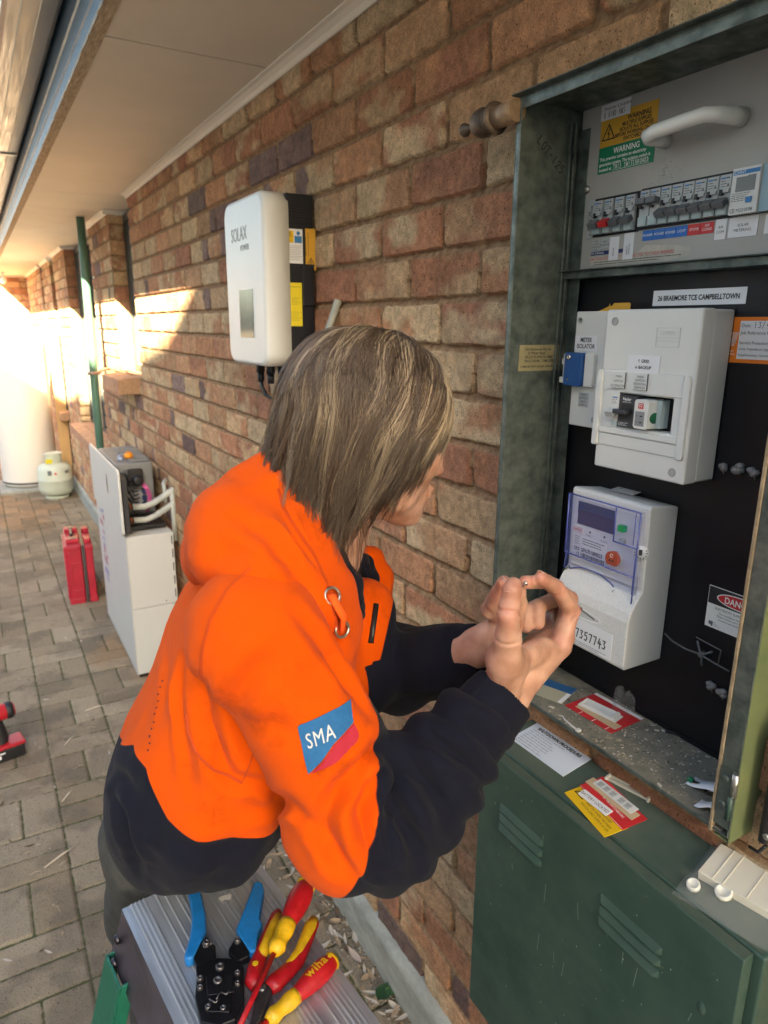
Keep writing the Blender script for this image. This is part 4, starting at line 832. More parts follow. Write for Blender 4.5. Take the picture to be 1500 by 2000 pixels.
flatsign('shutdown_sign', 'pale shutdown procedure sign lying at the far end of the green cabinet top', 'sign', (-.0700, .828), (-.0660, .700), (-.0050, .830), topz, sd, [mat('sign_white', (.62, .68, .78), .4), MINK])
# mirrored direction check: sign reads from upper-left to lower-right in the photo with its top toward the wall
def ysign(s, w_, h_):
    s.box(0, w_, 0, h_, 0, .001, 0); 
    for k_ in range(3):
        a = [(.015+.011*math.cos(R(90+120*(k_+j))), h_*.52+.011*math.sin(R(90+120*(k_+j)))) for j in (0, 1)]; stroke(s, a, .0008, 1, T(0, 0, .0013))
    for i, l_ in enumerate(['SUPPLY TO THESE CIRCUITS', 'MAY BE ENERGISED', 'AND ON WHEN THE MAIN', 'SWITCH (GRID SUPPLY) IS OFF.']): s.text(l_, .0062, w_*.62, h_-.0105-i*.0074, .0013, 1, align='CENTER', sx=.78)
flatsign('yellow_sign', 'yellow warning sign under the loose labels on the green cabinet top', 'sign', (-.0900, .672), (-.1090, .572), (-.0500, .664), topz, ysign, [MYEL, MINK])
def rsign(s, w_, h_):
    s.box(0, w_, 0, h_, 0, .001, 0); s.box(.0008, w_-.0008, .0008, .0012, .001, .0012, 1)
    for i, l_ in enumerate(['WARNING: BATTERY', 'ISOLATE BATTERY SYSTEM', 'BEFORE DISCONNECTION', 'AT THE SWITCHBOARD']): s.text(l_, .0056, w_*.60, h_-.0085-i*.0072, .0013, 1, align='CENTER', sx=.8)
flatsign('red_sign', 'red battery warning sign overlapping the yellow one on the green cabinet', 'sign', (-.0620, .668), (-.0800, .566), (-.0180, .659), lambda x: topz(x)+.0012, rsign, [MRED, MWINK])
flatsign('card_strip', 'tan card strip between the red and yellow signs', 'card', (-.0500, .668), (-.0560, .570), (-.0330, .665), lambda x: topz(x)+.0026, lambda s, w_, h_: s.box(0, w_, 0, h_, 0, .0008, 0), [MTAN])
def bl(s, w_, h_): s.box(0, w_, 0, h_, 0, .0012, 0).text('BATTERY LOCATED', .0085, w_*.5, .0045, .0015, 1, align='CENTER', sx=.72)
flatsign('battery_label', 'white battery located label on the yellow sign', 'label', (-.0790, .655), (-.0800, .597), (-.0640, .652), lambda x: topz(x)+.0038, bl, [MPAP, MINK])
def lst(s, w_, h_):
    s.box(0, w_, 0, h_, 0, .001, 0)
    for k_ in range(6):
        a = .004+k_*.0128+(.005 if k_ > 2 else 0)
        if a+.011 < w_: s.box(a, a+.0105, .0022, h_-.0022, .001, .0013, 1); [s.text(t2, .0034, a+.005, h_*.5+(.0006 if i == 0 else -.0034), .0015, 2, align='CENTER') for i, t2 in enumerate(('MAIN', 'SW'))]
flatsign('label_strip', 'white strip of small printed labels on top of the loose signs', 'label', (-.0460, .656), (-.0500, .577), (-.0300, .652), lambda x: topz(x)+.0052, lst, [MWPL, MLG, MINK])
# white moulded clip strips
def clip(name, label, M, L_=.066, w_=.010):
    s = MB().box(0, L_, 0, w_, 0, .0012, 0).box(0, L_, 0, .0012, .0012, .0045, 0).box(0, L_, w_-.0012, w_, .0012, .0045, 0).box(0, .004, -.003, w_+.001, 0, .006, 0).box(L_-.004, L_, -.003, w_+.003, 0, .0075, 0)
    o = s.build(name, mat('cream_plastic', (.62, .60, .52), .5), bevel=.0005); o.matrix_world = M; tag(o, label, 'clip'); return o
clip('plastic_clip', 'cream plastic clip strip lying right of the red sign', TOP(-.019, .655, R(-79)), .076, .011)
# bagged pack of switch covers
pk = thing('cover_pack', 'cream ribbed blank covers in a clear bag on the green cabinet', 'plastic pack', TOP(-.003, .462, R(-80), .001))
s = MB(); s.box(0, .125, -.064, 0, 0, .013, 0)
for k_, a in enumerate((.018, .031, .061, .090, .118)): s.box(a, a+.0016, -.0635, -.0005, .0130, .0146, 0)
s.build('blank_covers', mat('cream_cover', (.66, .62, .52), .45), pk, bevel=.0015)
for (a, b2, rr_) in ((.004, -.083, .0085), (.036, -.068, .0105)): MB().lathe([(.0005, .0), (rr_, 0), (rr_, .006), (rr_*.8, .0075), (rr_*.72, .005), (.0005, .0048)], 20, 0, T(a, b2, .004) @ rx(R(12)), caps=False).build('round_cap', mat('cap_plastic', (.74, .73, .66), .4), pk)
MBAG = mat('clear_bag', (.93, .95, .95), .06, 0, trans=.0, alpha=.10, spec=1.0)
gn = 26; gm = 16; vs_ = []
for i in range(gn+1):
    for j in range(gm+1):
        x_ = -.012+.15*i/gn; y_ = -.004-.105*j/gm; e_ = min(1, (gm-j)/3); z_ = (.0165 if y_ > -.066 else .0165-(-.066-y_)*.28)*e_*min(1, i/2.0)+.0006; z_ += .0045*(float(vnoise(x_*90, y_*90, seed=6))-.5)*(1 if y_ < -.066 else .25); vs_.append((x_, y_, max(z_, .0006)))
MB().add(vs_, [(i*(gm+1)+j, (i+1)*(gm+1)+j, (i+1)*(gm+1)+j+1, i*(gm+1)+j+1) for i in range(gn) for j in range(gm)], 0, True).build('clear_bag', MBAG, pk)
# ------------------------------------------------------------------ things on the meter box shelf (z 1.167)
SZ = 1.1672
MDUST = mat('dusty_shelf', (.235, .215, .165), .95, noise=.35, nscale=35, col2=(.13, .13, .105), bump=.4, bscale=120)
MB().box(.013, BW-.012, .0024, .0034, -.150, -.003).build('dust_layer', MDUST, box_)
def redcard(s, w_, h_):
    s.box(0, w_, 0, h_, 0, .0008, 0); s.box(0, w_, h_-.008, h_, .0008, .001, 1); s.box(.012, w_-.004, .012, .030, .0008, .001, 2); s.text('WARNING', .006, .02, .038, .0012, 1)
    for k_ in range(3): s.box(w_*.3+k_*.028, w_*.3+k_*.028+.001, 0, .010, .0008, .001, 1)
flatsign('red_card', 'red and white card under the white filler strip on the dusty shelf', 'card', (-.004, .768), (.0005, .668), (.076, .774), SZ, redcard, [MRED, MWINK, MTAN])
def bluecard(s, w_, h_): s.box(0, w_, 0, h_, 0, .0009, 0).box(0, w_*.45, 0, h_*.4, .0009, .0011, 1).box(.004, w_*.9, h_*.55, h_*.9, .0009, .0011, 2)
flatsign('blue_card', 'blue and cream card at the far end of the dusty shelf', 'card', (-.028, .835), (-.006, .775), (.03, .862), SZ, lambda s, w_, h_: s.box(0, w_, 0, h_, 0, .0009, 0).box(0, w_, h_*.62, h_, .0009, .0011, 1).box(w_*.88, w_, 0, h_*.6, .0009, .0012, 2), [mat('cream_card', (.40, .38, .28), .7), mat('blue_card_ink', (.03, .12, .28), .5), MPAP])
s = MB().box(0, .074, 0, .024, 0, .0012, 0, ch=.001).box(.004, .070, .002, .0034, .0012, .006, 0).box(.004, .070, .0206, .022, .0012, .006, 0).box(.066, .0685, .003, .021, .0012, .0085, 0).box(.004, .006, .003, .021, .0012, .005, 0)
o = s.build('filler_strip', MWPL, bevel=.0006); o.matrix_world = T(.016, .759, SZ+.003) @ rz(R(-80)) @ rx(R(4)); tag(o, 'white plastic blank filler strip lying across the red card', 'plastic strip')
def crumple(name, label, M, n=60, sc=(.03, .02, .03), seed=1, m_=None, cat='plastic film'):
    bm = bmesh.new(); bmesh.ops.create_icosphere(bm, subdivisions=3, radius=1)
    for v in bm.verts:
        c_ = v.co; f_ = float(vnoise(c_.x*2.6+seed, c_.y*2.6, c_.z*2.6, seed=seed)); g_ = float(vnoise(c_.x*6+seed, c_.y*6, c_.z*6, seed=seed+1)); k_ = .35+1.0*f_+.35*g_
        v.co = Vector((c_.x*sc[0]*k_, c_.y*sc[1]*k_, max(-.2, c_.z)*sc[2]*k_))
    me = bpy.data.meshes.new(name); bm.to_mesh(me); bm.free(); me.materials.append(m_ or MBAG); o = bpy.data.objects.new(name, me); COL.objects.link(o); o.matrix_world = M; return tag(o, label, cat)
crumple('plastic_wrap', 'crumpled clear plastic wrap at the back of the red card', T(.078, .712, SZ+.004) @ rz(.5), sc=(.020, .017, .030), seed=4)
s = MB().tube([(-.034, .752, .001), (-.032, .745, .0025), (-.036, .735, .002), (-.040, .712, .0022), (-.0405, .703, .002)], [.0007, .0009, .0014, .0018, .0018], 6).box(-.044, -.037, .6975, .7035, .0, .005); o = s.build('cable_tie', MWPL); o.matrix_world = T(0, 0, SZ); tag(o, 'white cable tie offcut by the front lip of the shelf', 'cable tie')
s = MB().tube([(.079, .634, .003), (.079, .628, .003), (.079, .6265, .003)], .0011, 8, 1).tube([(.079, .629, .003), (.088, .619, .003), (.0905, .604, .003)], .0023, 8, 0); o = s.build('wire_offcut', [MBP, MWPL]); o.matrix_world = T(0, 0, SZ); tag(o, 'short black wire offcut with stripped end on the dusty shelf', 'wire offcut')
s = MB().tube([(.0, .528, .006), (.0, .521, .006)], .0042, 8, 1).tube([(.0, .521, .006), (.004, .512, .005), (.002, .500, .003)], .0024, 8, 0); o = s.build('green_connector', [MBP, mat('green_pl', (.0, .16, .07), .5)]); o.matrix_world = T(.004, 0, SZ); tag(o, 'green cable connector with black tail near the right end of the shelf', 'connector')
def curl(name, label, x, y, L_, w_, seed):
    vs_ = []; n_ = 14
    for i in range(n_+1):
        t = i/n_
        for j in (0, 1): vs_.append((x+w_*j-.006*t, y-L_*t, SZ+.002+.022*(math.sin(t*2.3))*t+.003*j))
    o = MB().add(vs_, [(2*i, 2*i+2, 2*i+3, 2*i+1) for i in range(n_)], 0, True).build(name, MPAP); tag(o, label, 'paper scrap'); m_ = o.modifiers.new('s', 'SOLIDIFY'); m_.thickness = .0003
curl('paper_scrap', 'curled white paper scrap at the right end of the shelf, behind', -.004, .527, .055, .022, 1); curl('paper_scrap', 'curled white paper scrap at the right end of the shelf, nearest the lip', -.036, .490, .035, .018, 2)
s = MB(); r_ = random.Random(8)
for k_ in range(4):
    x_, y_ = r_.uniform(.0, .03), r_.uniform(.485, .52); a0 = r_.uniform(0, 6); s.tube([(x_+.006*math.cos(a0+t*.8)*(1-.04*t)+.001*t, y_+.006*math.sin(a0+t*.8), .002+.0004*t) for t in range(9)], .0005, 5)
o = s.build('wire_curls', MWPL); o.matrix_world = T(0, 0, SZ); tag(o, 'white curled strippings near the hinge end of the shelf', 'strippings')
s = MB()
for k_ in range(650):
    x_ = r_.uniform(-.045, .09); y_ = r_.betavariate(2.2, 2.6)*.42+.455; l_ = r_.uniform(.0006, .0022)*(1.8 if r_.random() < .06 else 1); a = r_.uniform(0, 3.14)
    s.box(-l_, l_, -l_*.4, l_*.4, 0, l_*.6, r_.choice([0, 0, 1, 2]), T(x_, y_, SZ+.0006) @ rz(a))
o = s.build('shelf_debris', [mat('chips_tan', (.34, .29, .2), .9), mat('chips_pale', (.55, .52, .45), .9), mat('chips_dark', (.08, .07, .06), .9)]); tag(o, 'fine plaster chips and dust spread over the meter box shelf', kind='stuff')

# ------------------------------------------------------------------ pipe fitting by the meter box
pf = thing('capped_pipe', 'capped iron pipe stub with round knob left of the meter box', 'pipe fitting', T(-.055, .945, 2.118))
MIRON = mat('old_iron', (.085, .06, .048), .5, .5, noise=.4, nscale=60, col2=(.16, .12, .09), bump=.3, bscale=150, rnoise=.12)
Q = Matrix.Rotation(R(-90), 4, 'X')       # local z -> +y
s = MB().lathe([(.0165, -.03), (.0165, .020)], 24, 0, Q @ T(0, 0, 0)); s.build('pipe', mat('pipe_bronze', (.36, .24, .15), .45, .35, noise=.3, nscale=90, bump=.3, bscale=200), pf)
MB().lathe([(.012, .019), (.0235, .0195), (.0245, .022), (.0235, .0245), (.014, .0255), (.014, .030), (.020, .031), (.021, .033), (.020, .035), (.013, .036)], 28, 0, Q).build('flange', MIRON, pf)
MB().lathe([(.012, .034), (.019, .040), (.0225, .050), (.0215, .060), (.016, .070), (.009, .078), (.006, .083)], 26, 0, Q).build('ball_body', MIRON, pf)
MB().lathe([(.0055, .080), (.0055, .092), (.008, .096), (.0105, .101), (.0105, .106), (.007, .110), (.002, .1115)], 22, 0, Q).build('knob', MIRON, pf)

# ================================================================== INVERTER
inv = thing('solar_inverter', 'white and black solar inverter mounted high on the brick wall', 'inverter', WF(0, 2.085, 1.700))
IW, IH = .315, .425
MBODY = mat('inverter_black', (.006, .008, .014), .4, bump=.05, bscale=300, spec=.45)
s = MB().box(.012, IW-.004, .02, IH, .004, .082); s.build('body', MBODY, inv, bevel=.004, seg=2)
for k_ in range(4): MB().box(IW-.0035, IW-.001, .385-k_*.014, .390-k_*.014, .012, .080, 0).build('cooling_rib', MBODY, inv, bevel=.0008)
MB().box(IW-.0032, IW+.004, .15, .255, .008, .040, 0).build('heat_sink', MBODY, inv, bevel=.0015)
def rrect(w_, h_, r_, n=7, x0=0, y0=0):
    P_ = []
    for cx_, cy_, a0 in ((w_-r_, h_-r_, 0), (r_, h_-r_, 90), (r_, r_, 180), (w_-r_, r_, 270)):
        for i in range(n+1): a = R(a0+90*i/n); P_.append((x0+cx_+r_*math.cos(a), y0+cy_+r_*math.sin(a)))
    return P_
MCOV = mat('inverter_white', (.66, .68, .68), .42, noise=.04, nscale=6)
s = MB(); out = rrect(IW, IH+.012, .040, 8, 0, -.008); n_ = len(out)
rings = [(0, .076), (0, .134), (.0022, .141), (.006, .1445), (.011, .146)]
vs_ = []
for ins, z in rings: vs_ += [(x+(IW/2-x)/(IW/2)*ins, y+((IH/2)-y)/(IH/2)*ins, z) for x, y in out]
s.add(vs_, [(k_*n_+i, k_*n_+(i+1) % n_, (k_+1)*n_+(i+1) % n_, (k_+1)*n_+i) for k_ in range(len(rings)-1) for i in range(n_)], 0, True)
o_ = len(rings)-1; s.f.append(tuple(o_*n_+i for i in range(n_))); s.mi.append(0); s.sm.append(False); s.f.append(tuple(range(n_))[::-1]); s.mi.append(0); s.sm.append(False)
cv = s.build('cover', MCOV, inv)
s = MB(); s.text('SOLAX', .050, .065, .322, .1466, 0, sx=.82, th=.0002); s.text('POWER', .021, .138, .295, .1466, 0, sx=.95, th=.0002); s.build('maker_name', mat('logo_grey', (.22, .23, .24), .5), cv)
MB().box(.112, .223, .066, .194, .1462, .1470, 0).build('display', mat('display_glass', (.012, .016, .014), .08, spec=.8, noise=.9, nscale=14, col2=(.10, .10, .09), stretch=(1, .3, 1)), cv)
SD = Matrix(((0, 0, 1, IW-.0038), (0, 1, 0, 0), (-1, 0, 0, 0), (0, 0, 0, 1)))     # side facing the camera
def sidelab(name, w0, w1, v0, v1, bgm, ex=None): 
    s = MB(); Mx = SD @ T(-w1, v0, 0); s.box(0, w1-w0, 0, v1-v0, 0, .0008, 0, Mx); ex and ex(s, Mx, w1-w0, v1-v0); return s.build(name, [bgm, MINK, MYEL, mblue2, MPAP], inv)
def ratl(s, Mx, w_, h_):
    s.box(.0015, w_*.47, h_*.60, h_*.94, .0008, .0011, 2, Mx); s.box(w_*.52, w_-.002, h_*.60, h_*.80, .0008, .0011, 3, Mx); tri(s, Mx, .001, w_*.25, h_*.83, .007, 1)
    s.lathe([(.005, 0), (.005, .0004)], 14, 3, Mx @ T(w_*.75, h_*.88, .0008)); fine(s, Mx, .003, h_*.5, w_*.86, 9, h_*.05, .0009, 1, .0008, 3)
sidelab('rating_label', .037, .084, 1.956-1.70, 2.040-1.70, MPAP, ratl)
def orl(s, Mx, w_, h_): tri(s, Mx, .001, w_*.5, .018, .012, 1); fine(s, Mx@T(w_*.3, h_*.35, 0)@rz(R(90)), 0, 0, h_*.55, 3, -.007, .0009, 1, .0015, 4)
sidelab('caution_label', -.004+.004, .029, 1.941-1.70, 2.044-1.70, MAMB, orl)
sidelab('yellow_label', .042, .079, 1.798-1.70, 1.908-1.70, mat('label_yellow', (.72, .58, .02), .5), lambda s, Mx, w_, h_: (fine(s, Mx, .004, h_*.90, w_*.8, 1, .006, .0009, 1, .001, 6), fine(s, Mx, .008, h_*.65, w_*.6, 5, .004, .0009, 1, .0007, 7), fine(s, Mx, .004, h_*.32, w_*.8, 5, .005, .0009, 1, .0007, 8)))
for u in (.095, .175):
    MB().tube([(u, -.006, .085), (u, -.034, .085)], .013, 14).tube([(u, -.034, .085), (u, -.062, .085)], .010, 12).build('cable_gland', MBODY, inv)
for u, du in ((.090, .16), (.100, .14)): MB().tube([(u, -.060, .085), (u+.004, -.078, .085), (u+.025, -.100, .08), (u+.06, -.112, .07), (u+du, -.118, .06)], .0045, 10).build('cable', MBP, inv)
MB().box(.19, .30, -.060, -.005, .02, .07).build('terminal_box', MBODY, inv, bevel=.004)
# corrugated conduit right of the inverter
cd = thing('grey_conduit', 'ribbed grey flexible conduit bending out of the wall beside the inverter', 'conduit', T(0, 1.635, 1.86))
pth = []; 
for i in range(33):
    t = i/32; pth.append((-.006-.028*math.sin(t*1.5), .002*t-.002+.005*t, -.012-.082*t))
pth = [(-.004+(-.030)*t, .0+.012*t*t, .002-.088*t) for t in [i/40 for i in range(41)]]
MB().tube(pth, [.0105 if i % 2 else .0085 for i in range(41)], 18).build('ribbed_tube', mat('conduit_grey', (.34, .35, .31), .5), cd)
MB().tube([(-.035, .012, -.082), (-.037, .013, -.112)], .0145, 16).box(-.06, -.01, -.035, .04, -.16, -.108).build('junction', mat('conduit_grey2', (.42, .45, .42), .5), cd, bevel=.003)

# ================================================================== BATTERY
bat = thing('battery_cabinet', 'tall white battery cabinet with its upper side cover removed beside the wall', 'battery', T(-.275, 3.49, 0))
MBAT = mat('battery_white', (.60, .61, .60), .4, noise=.04, nscale=3); BD_, BL_ = .235, .94
MB().box(.004, BD_, .0, BL_, .02, .384).box(.004, BD_, .0, BL_, .387, .772).build('module', MBAT, bat, bevel=.004, seg=2)
MB().box(.012, BD_-.01, .01, BL_-.01, 0, .02).build('plinth', MBP, bat)
MB().box(0, .0038, -.002, BL_, .018, .777).box(-.0005, .0038, .02, BL_, .385, .3865, 0).build('front_panel', MBAT, bat, bevel=.0015)
s = MB().prism(rrect(BL_, .335, .028, 6), -.011, .002, 0, Matrix(((0, 0, 1, .0), (1, 0, 0, -.002), (0, 1, 0, .779), (0, 0, 0, 1)))); fp = s.build('upper_cover', MBAT, bat, bevel=.002)
s = MB().prism([(.018*math.cos(R(a)), .055*math.sin(R(a))) for a in range(0, 360, 15)], .0, .0012, 0, Matrix(((0, 0, -1, -.0112), (1, 0, 0, .345), (0, 1, 0, .985), (0, 0, 0, 1)))); s.build('status_light', mat('badge_dark', (.10, .11, .12), .2), fp)
s = MB(); r_ = random.Random(4); cols = [mat('sticker_pink', (.48, .30, .42), .5), mat('sticker_blue', (.30, .32, .50), .5), mat('sticker_red', (.42, .22, .28), .5), mat('sticker_white', (.5, .5, .55), .5)]
for k_ in range(26):
    v = r_.uniform(.30, .80); y_ = .63+.10*r_.random()+(.8-v)*.10; s.box(-.0032-.0001*k_ % .001, -.0022, y_, y_+r_.uniform(.03, .10), v, v+r_.uniform(.01, .04), r_.randrange(4))
s.build('graphic_sticker', cols, bat)
MINV = mat('grey_cast', (.22, .23, .24), .45, .2, noise=.1, nscale=10)
s = MB().box(.035, BD_-.01, .33, BL_-.02, .80, 1.082); ib = s.build('battery_inverter', MINV, bat, bevel=.008, seg=3)
s = MB()
for k_ in range(5): s.box(.110, BD_-.012, .37+k_*.10, .42+k_*.10, 1.0822, 1.094, 0)
s.build('cooling_fin', MINV, ib, bevel=.003)
MB().box(.008, .030, .0, BL_-.01, .80, 1.07).build('frame_rail', mat('dark_rail', (.03, .03, .035), .5), bat)
MB().box(.030, BD_-.012, .08, .33, .786, .80, 0).build('module_tray', MBP, bat, bevel=.002)
s = MB().box(.09, .165, .285, .329, .965, 1.055, 0).lathe([(.03, 0), (.03, .03), (.02, .045)], 14, 0, T(.13, .285, 1.0) @ rx(R(90))); s.build('plug_block', MBP, bat, bevel=.006); MB().box(.02, .075, .25, .32, .95, 1.04, 0).build('side_plug', MBP, bat, bevel=.006)
MB().box(.10, .165, .317, .3285, .84, .94).build('terminal_plate', mat('plate_grey', (.32, .33, .36), .4), bat, bevel=.002)
for v in (.86, .895, .93): MB().tube([(.165, .325, v), (.165, .295, v)], .013, 12).build('socket', mat('blue_socket', (.02, .04, .12), .4), bat)
for k_, a in enumerate((.0, .008, .016)): MB().tube([(.145+a, .27, .985), (.165+a, .262, .955), (.178+a, .262, .91), (.172+a, .27, .86), (.160+a, .285, .82)], .0032, 8).build('pink_cable', mat('pink_wire', (.62, .12, .36), .45), bat)
s_w = MB(); rw = random.Random(9)
for k_ in range(9): 
    z1 = .84+.02*k_; s_w.tube([(.055+.01*(k_ % 3), .31, z1+.05), (.075+.012*(k_ % 2), .24+.02*rw.random(), z1+.03), (.10, .22, z1-.01), (.13+.01*rw.random(), .29, z1-.02)], .0035, 6)
s_w.build('wiring_loom', MBP, bat)
MB().box(.075, .090, .300, .3290, .84, .95).box(.078, .088, .2990, .3000, .86, .90).build('warning_plate', mat('plate_pale', (.5, .5, .48), .5), bat)
mcond = mat('conduit_pvc', (.47, .49, .46), .45)
for z0, kx in ((.893, 0), (.822, 1)):
    MB().tube([(.045, .14, z0), (.070, .14, z0)], .017, 14, 0).lathe([(.019, -.002), (.019, .002)], 16, 1, T(.060, .14, z0) @ ry(R(90))).build('orange_gland', [MBP, mat('orange_ring', (.75, .18, .02), .4)], bat)
    MB().tube([(.068, .14, z0), (.13, .13, z0-.004), (.18, .12, z0+.015), (.23, .10, z0+.05), (.265, .08, z0+.078)], .0160, 14).build('conduit', mcond, bat)
MB().tube([(.262, .08, .70), (.262, .08, .985)], .013, 12).tube([(.235, .12, .90), (.238, .15, 1.0), (.255, .17, 1.01)], .0105, 12).build('riser', mcond, bat)
for k_ in range(10): MB().box(BD_-.012, BD_-.007, -.0004, .001, .06+k_*.072, .105+k_*.072, 0).build('vent_slot', MBP, bat)
MB().lathe([(.0035, 0), (.0035, .0012)], 12, 0, T(.175, -.0001, .405) @ rx(R(90))).build('panel_screw', MBP, bat)
def rest(name, label, cat, M): return thing(name, label, cat, M)
oc = rest('orange_cap', 'orange round cap left on top of the battery cabinet', 'cap', T(-.150, 3.93, 1.094)); MB().lathe([(.022, 0), (.024, .006), (.024, .020), (.018, .026)], 18, 0).build('cap_body', mat('cap_orange', (.75, .28, .01), .4), oc); MB().lathe([(.013, .026), (.013, .034), (.005, .036)], 14, 0).build('knob', mat('cap_orange2', (.6, .2, .01), .4), oc)
oc = rest('blue_bottle', 'small clear blue plastic fitting beside the orange cap', 'fitting', T(-.195, 3.93, 1.083)); MB().lathe([(.015, 0), (.015, .018), (.009, .024), (.009, .034)], 14, 0).build('fitting_body', mat('pale_blue_plastic', (.35, .42, .62), .2, trans=.3), oc)
o = MB().tube([(-.10, 3.60, .790), (-.085, 3.60, .793), (-.078, 3.61, .795), (-.085, 3.62, .793), (-.10, 3.62, .79)], .004, 8).build('loose_bracket', MWPL); tag(o, 'small white clip lying on the open battery module', 'clip')

# ================================================================== RED CASE
rc = thing('red_tool_case', 'red plastic tool case standing on its edge on the pavers', 'tool case', T(-.458, 4.73, .0) @ rz(R(-4)))
MRC = mat('case_red', (.42, .012, .035), .42, noise=.2, nscale=12, spec=.5); MGK = mat('case_seam_grey', (.10, .10, .10), .4, .3)
CW, CL, CHH = .168, .46, .425
MB().box(.004, .098, .012, CL, .012, CHH-.02).build('shell', MRC, rc, bevel=.008, seg=3); MB().box(.118, CW-.002, .012, CL, .012, CHH-.03).build('lid', MRC, rc, bevel=.008, seg=3)
MB().box(.0985, .117, .008, CL-.002, .01, CHH-.03).build('seam_strip', MGK, rc, bevel=.002)
MB().box(.106, .110, .004, CL, .008, CHH-.02).build('seam_line', MBP, rc)
MB().box(-.002, .090, .0, .014, .0, .035).box(.120, CW, .0, .014, .0, .04).box(.0, .092, .0, .016, CHH-.055, CHH-.03).box(.120, CW, .0, .014, CHH-.06, CHH-.035).box(.012, .030, .002, .0125, .05, .36).box(.078, .092, .002, .0125, .05, .36).box(.01, .09, .003, .0122, .27, .285).box(.012, .09, .003, .0122, .085, .095).build('corner_ribs', MRC, rc, bevel=.003)
for y_ in (.06, .33): MB().box(.010, .088, y_, y_+.075, CHH-.02, CHH+.006).box(.120, .160, y_, y_+.07, CHH-.03, CHH-.002).build('latch', MRC, rc, bevel=.004)
for y_ in (.075, .35): MB().box(.030, .075, y_, y_+.03, CHH+.004, CHH+.010).build('latch_clip', MGK, rc, bevel=.002)
s = MB()
for k_ in range(9): s.box(-.010, .006, .05, CL-.03, .03+k_*.040, .052+k_*.040, 0)
s.box(-.006, .006, .03, .05, .02, CHH-.03, 0)
s.build('side_ribs', MRC, rc, bevel=.003)
MB().box(.04, .06, .16, .30, CHH-.02, CHH+.02).build('handle', MBP, rc, bevel=.006)

# ================================================================== GAS BOTTLE
gas = thing('gas_bottle', 'white nine kilo gas bottle in front of the hot water tank', 'gas bottle', T(-.222, 8.0, .0))
MGAS = mat('gas_paint', (.50, .55, .47), .35, noise=.08, nscale=6)
MB().lathe([(.115, 0), (.118, .02), (.112, .035)], 28).build('foot_ring', MGAS, gas)
MB().lathe([(.10, .03), (.145, .05), (.165, .085), (.170, .13), (.170, .195), (.1725, .20), (.1725, .21), (.170, .215), (.170, .30), (.160, .335), (.130, .365), (.08, .382), (.03, .388)], 36).build('tank', MGAS, gas)
s = MB(); 
for a0, a1 in ((20, 160), (200, 340)):
    pts = [(.085*math.cos(R(a)), .085*math.sin(R(a))) for a in range(a0, a1+1, 10)]; k_ = len(pts)
    s.add([(x, y, z) for z in (.375, .475) for x, y in pts]+[(x*.95, y*.95, z) for z in (.375, .475) for x, y in pts], [(i, i+1, k_+i+1, k_+i) for i in range(k_-1)]+[(2*k_+i, 3*k_+i, 3*k_+i+1, 2*k_+i+1) for i in range(k_-1)]+[(k_+i, k_+i+1, 3*k_+i+1, 3*k_+i) for i in range(k_-1)], 0)
s.lathe([(.092, .470), (.094, .480), (.085, .485), (.080, .478)], 28, 0); s.build('collar', MGAS, gas)
MB().lathe([(.022, .385), (.022, .43), (.012, .435), (.012, .445)], 14).tube([(0, 0, .415), (-.05, -.02, .415)], .012, 10).build('valve', mat('brass_valve', (.35, .27, .12), .4, .7), gas)
MB().box(-.105, -.03, -.075, -.06, .385, .43, 0, rz(.3)).build('yellow_tag', mat('tag_yellow', (.70, .62, .02), .5), gas)
s = MB()
for (a, z, w_, h_, mi) in ((-118, .27, .04, .05, 1), (-96, .275, .022, .022, 0), (-60, .28, .05, .03, 1)):
    for i in range(4): aa = R(a)+w_/.17*(i/4); a2 = R(a)+w_/.17*((i+1)/4); s.add([(.1712*math.cos(aa), .1712*math.sin(aa), z), (.1712*math.cos(a2), .1712*math.sin(a2), z), (.1712*math.cos(a2), .1712*math.sin(a2), z+h_), (.1712*math.cos(aa), .1712*math.sin(aa), z+h_)], [(0, 1, 2, 3)], mi)
s.build('printed_marks', [MRED, MGREY], gas)

# ================================================================== HOT WATER TANK + timber panel
hw = thing('hot_water_tank', 'tall white hot water tank on a slab at the far end of the path', 'water tank', T(-.415, 8.72, 0))
MHW = mat('tank_white', (.66, .64, .60), .35)
MB().box(-.33, .33, -.36, .33, .0, .035).build('slab', MCON, hw, bevel=.006)
MB().lathe([(.25, .036), (.275, .050), (.288, .065), (.290, .10), (.290, 1.56), (.285, 1.60), (.26, 1.63), (.15, 1.655), (.02, 1.66)], 48).build('cylinder', MHW, hw)
MB().lathe([(.2915, .075), (.2925, .085), (.2915, .095)], 48).build('base_band', MBP, hw)
MB().lathe([(.012, 0), (.012, .012), (.006, .016)], 12, 0, T(.02, -.289, 1.36) @ rx(R(90))).build('relief_cap', MGREY, hw)
tp = thing('timber_screen', 'tan timber screen board standing against the wall right of the water tank', 'screen', T(-.115, 8.32, 0))
MTIM = mat('tan_timber', (.50, .31, .13), .7, noise=.2, nscale=8, stretch=(5, 5, .6))
MB().box(0, .105, 0, .04, .0, 1.70).build('board', MTIM, tp, bevel=.003)
s = MB().box(.105, .125, -.002, .03, .25, 1.68); s.build('dark_frame', MBP, tp)

